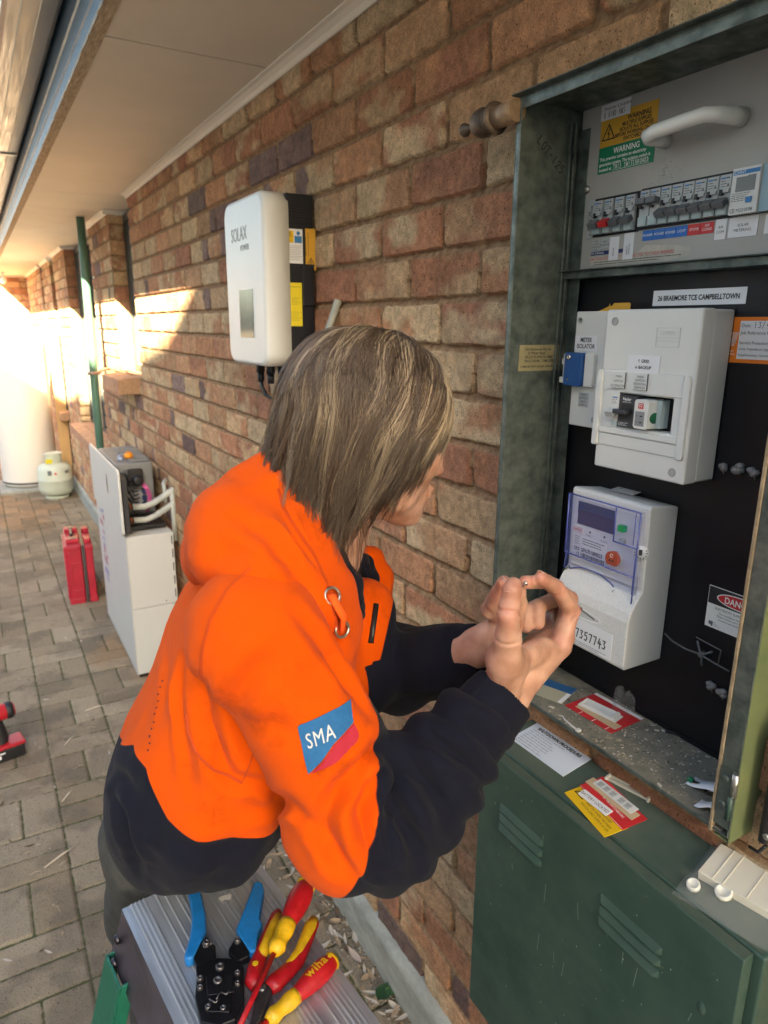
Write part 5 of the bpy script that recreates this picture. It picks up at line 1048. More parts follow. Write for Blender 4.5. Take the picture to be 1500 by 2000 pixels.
# ================================================================== DRILL
dl = thing('cordless_drill', 'red and black cordless drill standing on its battery on the pavers at the left edge', 'drill', T(-.908, 3.06, 0) @ rz(R(12)) @ Matrix.Scale(1.12, 4))
MDR = mat('drill_red', (.40, .01, .02), .4); MDB = mat('drill_black', (.012, .012, .014), .5)
MB().box(-.075, .065, -.038, .038, .0, .052).build('battery_pack', MDB, dl, bevel=.008, seg=3)
MB().box(-.080, .070, -.040, .040, .050, .066).build('base_trim', MDR, dl, bevel=.006)
MB().box(-.055, -.02, -.0385, -.0375, .018, .032).box(-.04, -.005, -.0386, -.0376, .036, .042).build('battery_label', MPAP, dl)
s = MB(); pr_ = [(-.008, .062, .026, .020), (.0, .085, .022, .017), (-.006, .125, .020, .017), (-.016, .165, .022, .018)]
vs_ = []
for cx_, z, a, b2 in pr_: vs_ += [(cx_+a*math.cos(R(t)), b2*math.sin(R(t)), z) for t in range(0, 360, 30)]
s.add(vs_, [(k_*12+i, k_*12+(i+1) % 12, (k_+1)*12+(i+1) % 12, (k_+1)*12+i) for k_ in range(3) for i in range(12)], 0, True); s.build('grip', MDB, dl)
MB().lathe([(.028, 0), (.031, .012), (.031, .085), (.029, .10), (.024, .105), (.022, .13), (.012, .155), (.006, .16)], 20, 0, T(.040, 0, .190) @ ry(R(-90))).build('motor_housing', MDR, dl)
MB().lathe([(.030, 0), (.033, .006), (.033, .020), (.030, .026)], 20, 0, T(.046, 0, .190) @ ry(R(-90))).build('rear_band', MDB, dl)
MB().lathe([(.026, 0), (.026, .003), (.012, .004)], 20, 0, T(.048, 0, .190) @ ry(R(90))).build('rear_cap', MDR, dl)
# ================================================================== SDF modelling (body and clothes)
class Field:
    def __init__(s, lo, hi, h):
        s.lo = np.array(lo, float); s.h = h; s.n = np.ceil((np.array(hi)-s.lo)/h).astype(int)+1
        s.f = np.full(s.n, .2, np.float32)
    def region(s, a, b_, pad):
        i0 = np.clip(np.floor((np.minimum(a, b_)-pad-s.lo)/s.h).astype(int), 0, s.n-1); i1 = np.clip(np.ceil((np.maximum(a, b_)+pad-s.lo)/s.h).astype(int)+1, 1, s.n)
        sl = tuple(slice(p, q_) for p, q_ in zip(i0, i1))
        ax = [s.lo[k]+s.h*np.arange(i0[k], i1[k]) for k in range(3)]
        return sl, ax[0][:, None, None], ax[1][None, :, None], ax[2][None, None, :]
    def cap(s, a, b_, ra, rb, k=.01, sub=False, sc=(1, 1, 1)):
        a = np.array(a, float); b_ = np.array(b_, float); r_ = max(ra, rb); scv = np.array(sc, float)
        pad = r_/scv.min()+k+.02
        sl, X, Y, Z = s.region(a, b_, pad)
        d = (b_-a)*scv; dd = max(1e-9, float(d@d))
        px, py, pz = (X-a[0])*scv[0], (Y-a[1])*scv[1], (Z-a[2])*scv[2]
        t = np.clip((px*d[0]+py*d[1]+pz*d[2])/dd, 0, 1)
        D_ = np.sqrt((px-t*d[0])**2+(py-t*d[1])**2+(pz-t*d[2])**2)-(ra+(rb-ra)*t)
        s.merge(sl, D_.astype(np.float32), k, sub); return s
    def merge(s, sl, D_, k, sub=False):
        g = s.f[sl]
        if sub: hh = np.clip(.5-.5*(g+D_)/k, 0, 1); s.f[sl] = g*(1-hh)+(-D_)*hh+k*hh*(1-hh)
        else: hh = np.clip(.5+.5*(D_-g)/k, 0, 1); s.f[sl] = D_*(1-hh)+g*hh-k*hh*(1-hh)
    def chain(s, pts, k=.01, sc=(1, 1, 1)):
        for (a, ra), (b_, rb) in zip(pts[:-1], pts[1:]): s.cap(a, b_, ra, rb, k, sc=sc)
        return s
    def ell(s, c_, rad, Mrot=None, k=.01, sub=False):
        c_ = np.array(c_, float); rad = np.array(rad, float); m_ = rad.max()
        sl, X, Y, Z = s.region(c_, c_, m_+k+.02)
        px, py, pz = X-c_[0], Y-c_[1], Z-c_[2]
        if Mrot is not None:
            A = np.array(Mrot)          # rows = local axes in world
            px, py, pz = A[0, 0]*px+A[0, 1]*py+A[0, 2]*pz, A[1, 0]*px+A[1, 1]*py+A[1, 2]*pz, A[2, 0]*px+A[2, 1]*py+A[2, 2]*pz
        k0 = np.sqrt((px/rad[0])**2+(py/rad[1])**2+(pz/rad[2])**2); k1 = np.sqrt((px/rad[0]**2)**2+(py/rad[1]**2)**2+(pz/rad[2]**2)**2)
        D_ = k0*(k0-1)/np.maximum(k1, 1e-6); s.merge(sl, D_.astype(np.float32), k, sub); return s
    def mesh(s, disp=None):
        f = s.f; h = s.h
        ins = f < 0
        c000 = [ins[:-1, :-1, :-1], ins[1:, :-1, :-1], ins[:-1, 1:, :-1], ins[1:, 1:, :-1], ins[:-1, :-1, 1:], ins[1:, :-1, 1:], ins[:-1, 1:, 1:], ins[1:, 1:, 1:]]
        cnt = sum(c.astype(np.int8) for c in c000); act = (cnt > 0) & (cnt < 8)
        I, J, K = np.nonzero(act); nv = len(I); idx = -np.ones(act.shape, np.int64); idx[I, J, K] = np.arange(nv)
        acc = np.zeros((nv, 3)); num = np.zeros(nv)
        co = [(0, 0, 0), (1, 0, 0), (0, 1, 0), (1, 1, 0), (0, 0, 1), (1, 0, 1), (0, 1, 1), (1, 1, 1)]
        for a, b_ in ((0, 1), (2, 3), (4, 5), (6, 7), (0, 2), (1, 3), (4, 6), (5, 7), (0, 4), (1, 5), (2, 6), (3, 7)):
            A, B = co[a], co[b_]; fa = f[I+A[0], J+A[1], K+A[2]]; fb = f[I+B[0], J+B[1], K+B[2]]; m_ = (fa < 0) != (fb < 0)
            t = np.where(m_, fa/np.where(m_, fa-fb, 1), 0)
            for d in range(3): acc[:, d] += np.where(m_, A[d]+t*(B[d]-A[d]), 0)
            num += m_
        V = (np.stack([I, J, K], 1)+acc/np.maximum(num, 1)[:, None])*h+s.lo
        Q_ = []
        for ax in range(3):
            o1, o2 = [(1, 2), (2, 0), (0, 1)][ax]
            sa = [slice(None)]*3; sb = [slice(None)]*3; sa[ax] = slice(None, -1); sb[ax] = slice(1, None)
            for k_ in (o1, o2): sa[k_] = slice(1, -1); sb[k_] = slice(1, -1)
            a = ins[tuple(sa)]; b_ = ins[tuple(sb)]
            for sg, m_ in ((1, a & ~b_), (0, ~a & b_)):
                P_ = list(np.nonzero(m_)); P_[o1] = P_[o1]+1; P_[o2] = P_[o2]+1
                def g(d1, d2):
                    q_ = [p.copy() for p in P_]; q_[o1] = q_[o1]-d1; q_[o2] = q_[o2]-d2; return idx[q_[0], q_[1], q_[2]]
                qd = np.stack([g(1, 1), g(0, 1), g(0, 0), g(1, 0)], 1)
                if not sg: qd = qd[:, ::-1]
                Q_.append(qd)
        Q_ = np.concatenate(Q_); Q_ = Q_[(Q_ >= 0).all(1)]
        return V, Q_
def smooth_mesh(V, Q_, it=2, lam=.5):
    E_ = np.concatenate([Q_[:, [0, 1]], Q_[:, [1, 2]], Q_[:, [2, 3]], Q_[:, [3, 0]]]); n_ = len(V)
    for _ in range(it):
        acc = np.zeros_like(V); c_ = np.zeros(n_)
        for a, b_ in ((0, 1), (1, 0)): 
            for d in range(3): acc[:, d] += np.bincount(E_[:, a], V[E_[:, b_], d], n_)
            c_ += np.bincount(E_[:, a], minlength=n_)
        V = V+lam*(acc/np.maximum(c_, 1)[:, None]-V)
    return V
def vnormals(V, Q_):
    N_ = np.cross(V[Q_[:, 2]]-V[Q_[:, 0]], V[Q_[:, 3]]-V[Q_[:, 1]]); out = np.zeros_like(V)
    for k_ in range(4):
        for d in range(3): out[:, d] += np.bincount(Q_[:, k_], N_[:, d], len(V))
    return out/np.maximum(np.linalg.norm(out, axis=1), 1e-9)[:, None]
def mesh_obj(name, V, Q_, material, parent=None, attrs=None, cols=None):
    me = bpy.data.meshes.new(name); me.vertices.add(len(V)); me.vertices.foreach_set('co', V.astype(np.float32).ravel())
    me.loops.add(Q_.size); me.loops.foreach_set('vertex_index', Q_.astype(np.int32).ravel()); me.polygons.add(len(Q_)); me.polygons.foreach_set('loop_start', np.arange(len(Q_), dtype=np.int32)*Q_.shape[1])
    me.update(calc_edges=True); me.polygons.foreach_set('use_smooth', [True]*len(Q_))
    for k_, v_ in (attrs or {}).items(): a = me.attributes.new(k_, 'FLOAT', 'POINT'); a.data.foreach_set('value', v_.astype(np.float32))
    for k_, v_ in (cols or {}).items(): a = me.color_attributes.new(k_, 'FLOAT_COLOR', 'POINT'); c4 = np.ones((len(V), 4), np.float32); c4[:, :3] = v_; a.data.foreach_set('color', c4.ravel())
    me.materials.append(material); o = bpy.data.objects.new(name, me); COL.objects.link(o)
    if parent: o.parent = parent; o.matrix_parent_inverse = parent.matrix_world.inverted()
    return o
def V3(*a): return np.array(a, float)

PB = V3(-.66, .95, 0)
person = thing('person', 'person in an orange and navy hooded work jumper bending to the open meter box', 'person', T(*PB))
bpy.context.view_layer.update()

# ------------------------------------------------ hoodie
HD = Field((-.82, .44, .92), (-.16, 1.14, 1.72), .0042)
SCT = (1, .80, 1)
tor = [(V3(-.648, .905, 1.112), .092), (V3(-.614, .875, 1.16), .115), (V3(-.574, .86, 1.24), .113), (V3(-.535, .845, 1.34), .109), (V3(-.515, .83, 1.41), .104), (V3(-.500, .815, 1.455), .082)]
HD.chain(tor, .04, SCT)
HD.cap(V3(-.455, .86, 1.415), V3(-.50, .86, 1.27), .082, .09, .04).cap(V3(-0.3594, 0.8450, 1.3886), V3(-0.3935, 0.8100, 1.3087), .050, .062, .03)
# right arm
shR, miR, elR = V3(-0.5816, 0.6800, 1.4723), V3(-0.5311, 0.6300, 1.3584), V3(-0.5035, 0.6020, 1.2551)
f1, f2, f3, f4 = V3(-0.4649, 0.5900, 1.2440), V3(-0.4137, 0.5820, 1.2886), V3(-0.3562, 0.5770, 1.3441), V3(-0.3205, 0.5750, 1.3647)
HD.chain([(V3(-0.5522, 0.7300, 1.4685), .066), (shR, .070), (miR, .061), (elR, .070)], .03)
HD.chain([(elR, .070), (f1, .065), (f2, .057), (f3, .046)], .03)
CUFF = Field((-.50, .48, 1.28), (-.20, .68, 1.52), .0022)
CUFF.chain([(V3(-0.3610, 0.5770, 1.3346), .046), (V3(-0.3057, 0.5750, 1.3784), .0385)], .006)
# left arm
HD.chain([(V3(-.47, .95, 1.44), .070), (V3(-.425, .955, 1.37), .066), (V3(-0.3042, 0.9000, 1.2707), .064)], .03)
HD.chain([(V3(-0.3042, 0.9000, 1.2707), .064), (V3(-0.3012, 0.8400, 1.2810), .058), (V3(-0.2880, 0.7550, 1.3315), .046), (V3(-0.2733, 0.7200, 1.3554), .041)], .03)
# hood lying on the back and round the neck
hb = [(V3(-0.5541, 0.8600, 1.5076), .040), (V3(-0.5713, 0.8000, 1.5331), .046), (V3(-0.5785, 0.7450, 1.5481), .049), (V3(-0.5599, 0.7000, 1.5310), .046), (V3(-0.5238, 0.6850, 1.4923), .040), (V3(-0.4900, 0.6900, 1.4344), .030), (V3(-0.4664, 0.7000, 1.3725), .020)]
HOOD = Field((-.74, .60, 1.25), (-.26, 1.06, 1.72), .0038)
HOOD.chain(hb, .022)
HOOD.chain([(V3(-0.5666, 0.7900, 1.5756), .045), (V3(-0.5327, 0.8000, 1.6047), .030), (V3(-0.5132, 0.8000, 1.6241), .016)], .03)
HOOD.chain([(V3(-0.5132, 0.8000, 1.6241), .016), (V3(-0.5182, 0.7550, 1.6093), .017), (V3(-0.5057, 0.7250, 1.5771), .019), (V3(-0.4912, 0.7050, 1.5396), .019), (V3(-0.4742, 0.7000, 1.4965), .017), (V3(-0.4629, 0.7000, 1.4511), .013)], .03)
HOOD.chain([(V3(-0.5677, 0.7600, 1.5643), .046), (V3(-0.5370, 0.7250, 1.5567), .036), (V3(-0.5081, 0.7050, 1.5140), .030), (V3(-0.4815, 0.7000, 1.4584), .024)], .03)
# left half of the hood
HOOD.chain([(V3(-0.5680, 0.8600, 1.5062), .044), (V3(-.52, .93, 1.50), .040), (V3(-.47, .935, 1.47), .032), (V3(-0.3198, 0.9050, 1.3973), .022), (V3(-0.3279, 0.8800, 1.3603), .018)], .03)
HOOD.chain([(V3(-0.5132, 0.8000, 1.6241), .014), (V3(-.500, .87, 1.58), .014), (V3(-.455, .915, 1.53), .013), (V3(-0.3126, 0.9000, 1.4506), .013), (V3(-0.2967, 0.8950, 1.4179), .013), (V3(-0.3011, 0.8850, 1.3790), .013)], .02)
# neck hole
HOOD.cap(V3(-.445, .805, 1.62), V3(-.44, .805, 1.50), .052, .050, .012, sub=True)
HOOD.cap(V3(-0.3725, 0.8100, 1.4894), V3(-0.3777, 0.7900, 1.4475), .030, .022, .012, sub=True)
HD.cap(V3(-.44, .805, 1.66), V3(-.44, .805, 1.47), .055, .045, .015, sub=True)
def seg_t(V, a, b_):
    d = b_-a; return ((V-a)@d)/(d@d)
def fold_disp(V):
    x, y, z = V.T
    # distance weights
    def near(a, b_, r_): 
        t = np.clip(seg_t(V, a, b_), 0, 1); return np.exp(-(np.linalg.norm(V-(a+t[:, None]*(b_-a)), axis=1)/r_)**4)
    d = np.zeros(len(V))
    # forearm: bunched folds running round the sleeve
    ax = (f4-elR)/np.linalg.norm(f4-elR); s_ = (V-elR)@ax; perp = (V-elR)-s_[:, None]*ax; ang = np.arctan2(perp@V3(0, 0, 1), perp@V3(0, 1, 0))
    wv = s_*1.0+.020*np.sin(ang*1.0+.6)+.018*(fbm(x*9, y*9, z*9, seed=3)-.5)*2
    g = np.abs(((wv/.044+.15) % 1)-.5)*2; g = 1-g**1.6
    wf = near(f1*.6+f2*.4, f3, .105)*sstep(.0, .05, s_)
    d += wf*(.0125*(g-.45))*(.5+1.0*vnoise(ang*1.2+5, s_*20, seed=8))
    # upper arm: diagonal drapes toward the elbow
    ua = near(shR, elR, .115)*(1-sstep(-.01, .05, s_))
    q1 = (x*.9+z*.55+.2*y)*1.0; dr_ = np.abs(((q1/.060+1.4*(fbm(x*7, y*7, z*7, seed=5)-.5)) % 1)-.5)*2
    lowb = sstep(1.42, 1.27, z)
    d += ua*.010*((1-dr_**1.5)-.5)*(.25+.9*lowb)*(1-near(elR*0+V3(-0.5528, 0.5600, 1.3761), V3(-0.5526, 0.5600, 1.3938), .05)*.8)
    # torso drapes: long soft folds from the arm pit down to the hem
    tw = 1-np.clip(near(shR, elR, .11)+near(elR, f4, .11), 0, 1)
    q2 = (x*1.0-.35*z+.25*y); t2 = np.abs(((q2/.085+1.1*(fbm(x*4, y*4, z*3, seed=15)-.5)) % 1)-.5)*2
    d += tw*.0085*((1-t2**1.3)-.5)*sstep(1.50, 1.38, z)
    d += tw*.006*(fbm(x*14, y*14, z*6, seed=18)-.5)*2
    d += (fbm(x*22, y*22, z*22, seed=25)-.5)*.0035
    return d
from mathutils.bvhtree import BVHTree
def pt_(px_, py_, y_):
    d = cr*((px_-750)/F)+cu*((1000-py_)/F)+cf; t = (y_-CAM.y)/d.y; return CAM+d*t
CREASE = [  # soft folds measured on the cloth: points, width, depth
 ([(748,1440),(705,1490),(650,1560),(628,1620)], .0095, .0105), ([(750,1475),(718,1530),(702,1585),(712,1645),(735,1705)], .0075, .0110), ([(748,1452),(722,1478),(690,1525)], .006, .007),
 ([(600,1600),(640,1640),(678,1700)], .010, .006), ([(640,1600),(655,1650),(660,1690)], .009, .006), ([(352,1290),(350,1370),(360,1450),(372,1540)], .008, .0075), ([(398,1330),(412,1420),(436,1490),(452,1520)], .010, .0105),
 ([(452,1520),(510,1528),(585,1590)], .008, .007), ([(575,1195),(620,1245),(660,1305),(690,1375)], .0085, .0075), ([(650,1290),(690,1345),(718,1400)], .007, .006), ([(455,1395),(470,1350),(500,1310),(540,1290)], .012, .007), ([(480,1420),(540,1420),(590,1440)], .012, .005),
 ([(760,1490),(776,1560),(800,1640),(815,1695)], .0085, .0115), ([(790,1470),(830,1525),(862,1600),(884,1645)], .0095, .0115), ([(842,1425),(880,1465),(945,1500)], .0075, .0095), ([(880,1440),(905,1485),(962,1535)], .007, .008), ([(757,1670),(752,1600),(765,1535)], .006, .007), ([(905,1560),(880,1530),(850,1500)], .010, .006),
 ([(228,1550),(244,1600),(250,1645),(262,1705)], .009, .0095), ([(214,1500),(240,1520),(262,1545)], .010, .006), ([(330,1640),(400,1660),(480,1655)], .012, .006), ([(320,1240),(318,1320),(312,1400)], .010, .005), ([(560,1560),(520,1580),(480,1585)], .009, .006)]
HCREASE = [([(472,1020),(520,1045),(562,1092),(600,1150)], .010, .009), ([(420,1075),(480,1080),(530,1110)], .012, .006), ([(545,985),(575,1035),(610,1100)], .006, .004), ([(600,1180),(640,1235),(668,1290)], .007, .006)]
def crease_disp(V, Q_, N_, table):
    t_ = BVHTree.FromPolygons([tuple(v) for v in V], [tuple(int(i) for i in q_) for q_ in Q_]); d = np.zeros(len(V))
    for pts, w_, dp_ in table:
        P3 = []; dense = []
        for (a, b_) in zip(pts[:-1], pts[1:]):
            for k_ in range(5): dense.append((a[0]+(b_[0]-a[0])*k_/5, a[1]+(b_[1]-a[1])*k_/5))
        dense.append(pts[-1])
        for px_, py_ in dense:
            tgt = pt_(px_, py_, .62); h_ = t_.ray_cast(CAM, (tgt-CAM).normalized(), 3)
            if h_[0] is not None: P3.append(np.array(h_[0]))
        if len(P3) < 2: continue
        dist = np.full(len(V), 9.); tt = np.zeros(len(V)); n_ = len(P3)-1
        lo = np.min(P3, 0)-.07; hi = np.max(P3, 0)+.07; idx = np.nonzero(((V > lo) & (V < hi)).all(1))[0]; S = V[idx]; db = np.full(len(idx), 9.); tb = np.zeros(len(idx))
        for k_, (a, b_) in enumerate(zip(P3[:-1], P3[1:])):
            ab = b_-a; L2 = max(1e-9, ab@ab); u_ = np.clip(((S-a)@ab)/L2, 0, 1); q_ = np.linalg.norm(S-(a+u_[:, None]*ab), axis=1); m_ = q_ < db; db[m_] = q_[m_]; tb[m_] = (k_+u_[m_])/n_
        env = np.sin(np.pi*np.clip(tb*.9+.05, 0, 1))**.7
        jit = 1+.35*(fbm(S[:, 0]*40, S[:, 1]*40, S[:, 2]*40, seed=7)-.5)*2; q_ = db*jit
        d[idx] += dp_*env*(-np.exp(-(q_/w_)**2)+.62*np.exp(-((q_-2.1*w_)/(1.0*w_))**2))
    return V+N_*d[:, None]
def cloth(F_, name, material, mode, parent=person):
    V, Q_ = F_.mesh(); V = smooth_mesh(V, Q_, 3); N_ = vnormals(V, Q_)
    if mode == 'body': V = crease_disp(V, Q_, N_, CREASE); N_ = vnormals(V, Q_)
    if mode == 'hood': V = crease_disp(V, Q_, N_, HCREASE); N_ = vnormals(V, Q_)
    if mode == 'body': V = V+N_*fold_disp(V)[:, None]
    if mode == 'hood':
        x, y, z = V.T; V = V+N_*((fbm(x*13, y*13, z*13, seed=44)-.5)*.014+(fbm(x*30, y*30, z*30, seed=45)-.5)*.003)[:, None]
    if mode == 'cuff':
        ax = (V3(-0.3111, 0.5750, 1.3758)-V3(-0.3610, 0.5770, 1.3346)); ax /= np.linalg.norm(ax); s_ = (V-V3(-0.3610, 0.5770, 1.3346))@ax; perp = (V-V3(-0.3610, 0.5770, 1.3346))-s_[:, None]*ax; ang = np.arctan2(perp@V3(0, 0, 1), perp@V3(0, 1, 0))
        V = V+N_*(.0007*np.sin(ang*70)+(fbm(V[:, 0]*30, V[:, 1]*30, V[:, 2]*30, seed=4)-.5)*.004)[:, None]
    V = smooth_mesh(V, Q_, 1)
    return V, Q_
def fabric(name, two=True):
    m = bpy.data.materials.new(name); m.use_nodes = True; N, L = m.node_tree.nodes, m.node_tree.links; b = N['Principled BSDF']
    b.inputs['Roughness'].default_value = .95; b.inputs['Specular IOR Level'].default_value = .12
    am = N.new('ShaderNodeAttribute'); am.attribute_name = 'mask'
    tc = N.new('ShaderNodeTexCoord')
    cl = N.new('ShaderNodeTexNoise'); cl.inputs['Scale'].default_value = 900; cl.inputs['Detail'].default_value = 2; L.new(tc.outputs['Object'], cl.inputs['Vector'])
    dn = N.new('ShaderNodeTexNoise'); dn.inputs['Scale'].default_value = 9; dn.inputs['Detail'].default_value = 7; dn.inputs['Roughness'].default_value = .7; L.new(tc.outputs['Object'], dn.inputs['Vector'])
    dr = N.new('ShaderNodeValToRGB'); dr.color_ramp.elements[0].position = .30; dr.color_ramp.elements[1].position = .42; dr.color_ramp.elements[0].color = (.52, .50, .5, 1); dr.color_ramp.elements[1].color = (1, 1, 1, 1); L.new(dn.outputs[0], dr.inputs[0])
    org = N.new('ShaderNodeMix'); org.data_type = 'RGBA'; org.blend_type = 'MULTIPLY'; org.inputs[0].default_value = .75; org.inputs[6].default_value = (.62, .073, .0012, 1); L.new(dr.outputs[0], org.inputs[7])
    nv = N.new('ShaderNodeMix'); nv.data_type = 'RGBA'; nv.inputs[6].default_value = (.0045, .0056, .0130, 1); nv.inputs[7].default_value = (.010, .0105, .018, 1); L.new(dn.outputs[0], nv.inputs[0])
    th = N.new('ShaderNodeMapRange'); th.inputs['From Min'].default_value = -.0005; th.inputs['From Max'].default_value = .0005; L.new(am.outputs['Fac'], th.inputs[0])
    mx = N.new('ShaderNodeMix'); mx.data_type = 'RGBA'; L.new(th.outputs[0], mx.inputs[0]); L.new(org.outputs[2], mx.inputs[6]); L.new(nv.outputs[2], mx.inputs[7]); L.new(mx.outputs[2], b.inputs['Base Color'])
    b.inputs['Sheen Weight'].default_value = .03; b.inputs['Sheen Roughness'].default_value = .5
    bp = N.new('ShaderNodeBump'); bp.inputs['Strength'].default_value = .6; bp.inputs['Distance'].default_value = .0012; L.new(cl.outputs[0], bp.inputs['Height']); L.new(bp.outputs[0], b.inputs['Normal'])
    return m
MFAB = fabric('fleece_fabric')
V, Q_ = cloth(HD, 'hoodie', MFAB, 'body')
# cut the hem open a little above the bottom cap
x, y, z = V.T
ax_ = (f4-elR)/np.linalg.norm(f4-elR); s_ = (V-elR)@ax_
# navy mask (signed distance-like, >0 navy)
arm = np.clip(seg_t(V, elR, f4), 0, 1); dfa = np.linalg.norm(V-(elR+arm[:, None]*(f4-elR)), axis=1)
nplane = V3(.93, -.10, -.30); nplane /= np.linalg.norm(nplane); pa_ = V3(-0.5085, 0.5300, 1.3156)
m_arm = (V-pa_)@nplane
inarm = (dfa < .13) & (y < .70)
# hem line by angle round the torso
cxt, cyt = -.61, .85
angt = np.arctan2(y-cyt, x-cxt)            # 0 = front(+x), pi = back, -pi/2 = right side
HEMA = np.array([-np.pi, -2.6, -2.2, -1.9, -1.55, -1.2, -.8, 0, 1.5, np.pi]); HEMZ = np.array([1.270, 1.262, 1.215, 1.195, 1.188, 1.172, 1.165, 1.16, 1.19, 1.270])
zb = np.interp(angt, HEMA, HEMZ)
m_tor = zb-z
laX = V3(-0.3166, 0.9000, 1.2646); m_left = (V-laX)@(V3(.8, -.5, -.25)/np.linalg.norm([.8, -.5, -.25]))
inleft = (y > .70) & (x > -.45) & (z > 1.17)
mask = np.where(inarm & (x > -.60), m_arm, np.where(inleft, m_left, m_tor))
mask = np.where((y < .765) & (x > -.40), .01, mask)
hoodie = mesh_obj('hooded_jumper', V, Q_, MFAB, person, {'mask': mask})
HV, HQ = V, Q_
V, Q_ = cloth(HOOD, 'hood', MFAB, 'hood'); hood = mesh_obj('hood', V, Q_, MFAB, person, {'mask': np.full(len(V), -.01)})
GV, GQ = V, Q_
# hollow out the cuff end
CUFF.cap(V3(-0.2975, 0.5750, 1.3851), V3(-0.2702, 0.5740, 1.4080), .0400, .0430, .004, sub=True).cap(V3(-0.3110, 0.5750, 1.3744), V3(-0.2892, 0.5740, 1.3923), .0325, .0335, .003, sub=True)
V, Q_ = cloth(CUFF, 'cuff', MFAB, 'cuff'); mesh_obj('cuff', V, Q_, MFAB, person, {'mask': np.full(len(V), .01)})
CU2 = Field((-.36, .58, 1.27), (-.18, .82, 1.45), .0034)
CU2.chain([(V3(-0.2792, 0.7300, 1.3485), .042), (V3(-0.2632, 0.6950, 1.3677), .0375)], .006).cap(V3(-0.2619, 0.7000, 1.3645), V3(-0.2558, 0.6800, 1.3755), .033, .034, .003, sub=True)
V, Q_ = CU2.mesh(); V = smooth_mesh(V, Q_, 2); mesh_obj('cuff', V, Q_, MFAB, person, {'mask': np.full(len(V), .01)})
# polo collar (navy)
CL = Field((-.56, .66, 1.38), (-.30, .95, 1.68), .0034)
CL.chain([(V3(-.515, .81, 1.60), .012), (V3(-0.5004, 0.7450, 1.6000), .013), (V3(-0.4875, 0.7220, 1.5691), .014), (V3(-0.4713, 0.7120, 1.5311), .0145), (V3(-0.4491, 0.7100, 1.4950), .014), (V3(-0.4382, 0.7120, 1.4707), .009)], .012)
CL.chain([(V3(-.515, .81, 1.60), .011), (V3(-.47, .87, 1.55), .012), (V3(-0.3343, 0.8850, 1.4487), .012), (V3(-0.3253, 0.8850, 1.4221), .013), (V3(-0.3253, 0.8750, 1.3959), .010)], .012)
CL.chain([(V3(-0.4941, 0.7350, 1.5475), .02), (V3(-0.4655, 0.7250, 1.4930), .018), (V3(-0.4346, 0.7300, 1.4544), .012), (V3(-0.4113, 0.7600, 1.4276), .01)], .015)
V, Q_ = CL.mesh(); V = smooth_mesh(V, Q_, 2); mesh_obj('collar', V, Q_, MFAB, person, {'mask': np.full(len(V), .01)})

# ------------------------------------------------ head, neck, hands (one body mesh)
HC = V3(-0.3845, 0.7720, 1.6767); pch = R(14)
HX = V3(math.cos(pch), 0, -math.sin(pch)); HZ = V3(math.sin(pch), 0, math.cos(pch)); HY = V3(0, 1, 0)
yawh = R(-3); HX = HX*math.cos(yawh)+HY*math.sin(yawh); HY = np.cross(HZ, HX)
HR = np.array([HX, HY, HZ])
def hl(x, y, z): return HC+HX*x+HY*y+HZ*z
HEAD = Field(HC-.20, HC+.18, .0021)
HEAD.ell(hl(-.012, 0, .020), (.098, .076, .088), HR, .01).ell(hl(.035, 0, -.02), (.062, .064, .085), HR, .02)
HEAD.cap(hl(.036, -.042, -.080), hl(.076, -.012, -.104), .014, .013, .02).cap(hl(.036, .042, -.080), hl(.076, .012, -.104), .014, .013, .02).cap(hl(-.005, -.056, -.055), hl(.036, -.042, -.080), .015, .014, .02).cap(hl(-.005, .056, -.055), hl(.036, .042, -.080), .015, .014, .02)
HEAD.cap(hl(.050, 0, -.088), hl(.085, 0, -.104), .020, .0125, .014)                                   # chin
HEAD.cap(hl(.055, 0, -.045), hl(.079, 0, -.073), .036, .0235, .016).cap(hl(.030, 0, -.060), hl(.060, 0, -.090), .046, .028, .02)                                # mouth area
HEAD.cap(hl(.090, 0, -.004), hl(.107, 0, -.036), .008, .0095, .012).ell(hl(.107, 0, -.040), (.012, .0125, .0085), HR, .006)      # nose
for sg in (-1, 1): HEAD.ell(hl(.098, sg*.0105, -.043), (.009, .006, .006), HR, .005)
HEAD.cap(hl(.082, -.025, .018), hl(.090, .025, .018), .010, .010, .014)                           # brow
for sg in (-1, 1): HEAD.ell(hl(.083, sg*.031, .000), (.010, .014, .009), HR, .006, sub=True); HEAD.ell(hl(.076, sg*.031, .000), (.0115, .012, .011), HR, .003); HEAD.ell(hl(.060, sg*.042, -.028), (.024, .014, .018), HR, .02)
HEAD.cap(hl(.0975, -.016, -.0655), hl(.0975, .016, -.0655), .0045, .0045, .004).cap(hl(.0965, -.015, -.0735), hl(.0965, .015, -.0735), .0052, .0052, .004)
HEAD.cap(hl(.104, -.02, -.0695), hl(.104, .02, -.0695), .0024, .0026, .003, sub=True)
for sg in (-1, 1):
    HEAD.ell(hl(-.004, sg*.079, -.022), (.017, .0065, .029), HR, .004); HEAD.ell(hl(-.002, sg*.086, -.018), (.010, .005, .017), HR, .003, sub=True); HEAD.ell(hl(.003, sg*.078, -.047), (.008, .005, .009), HR, .004)
nb = V3(-.452, .812, 1.475)
HEAD.cap(hl(-.022, 0, -.055), nb, .052, .056, .02)
def pts_skin(): pass
Vh, Qh = HEAD.mesh(); Vh = smooth_mesh(Vh, Qh, 2)
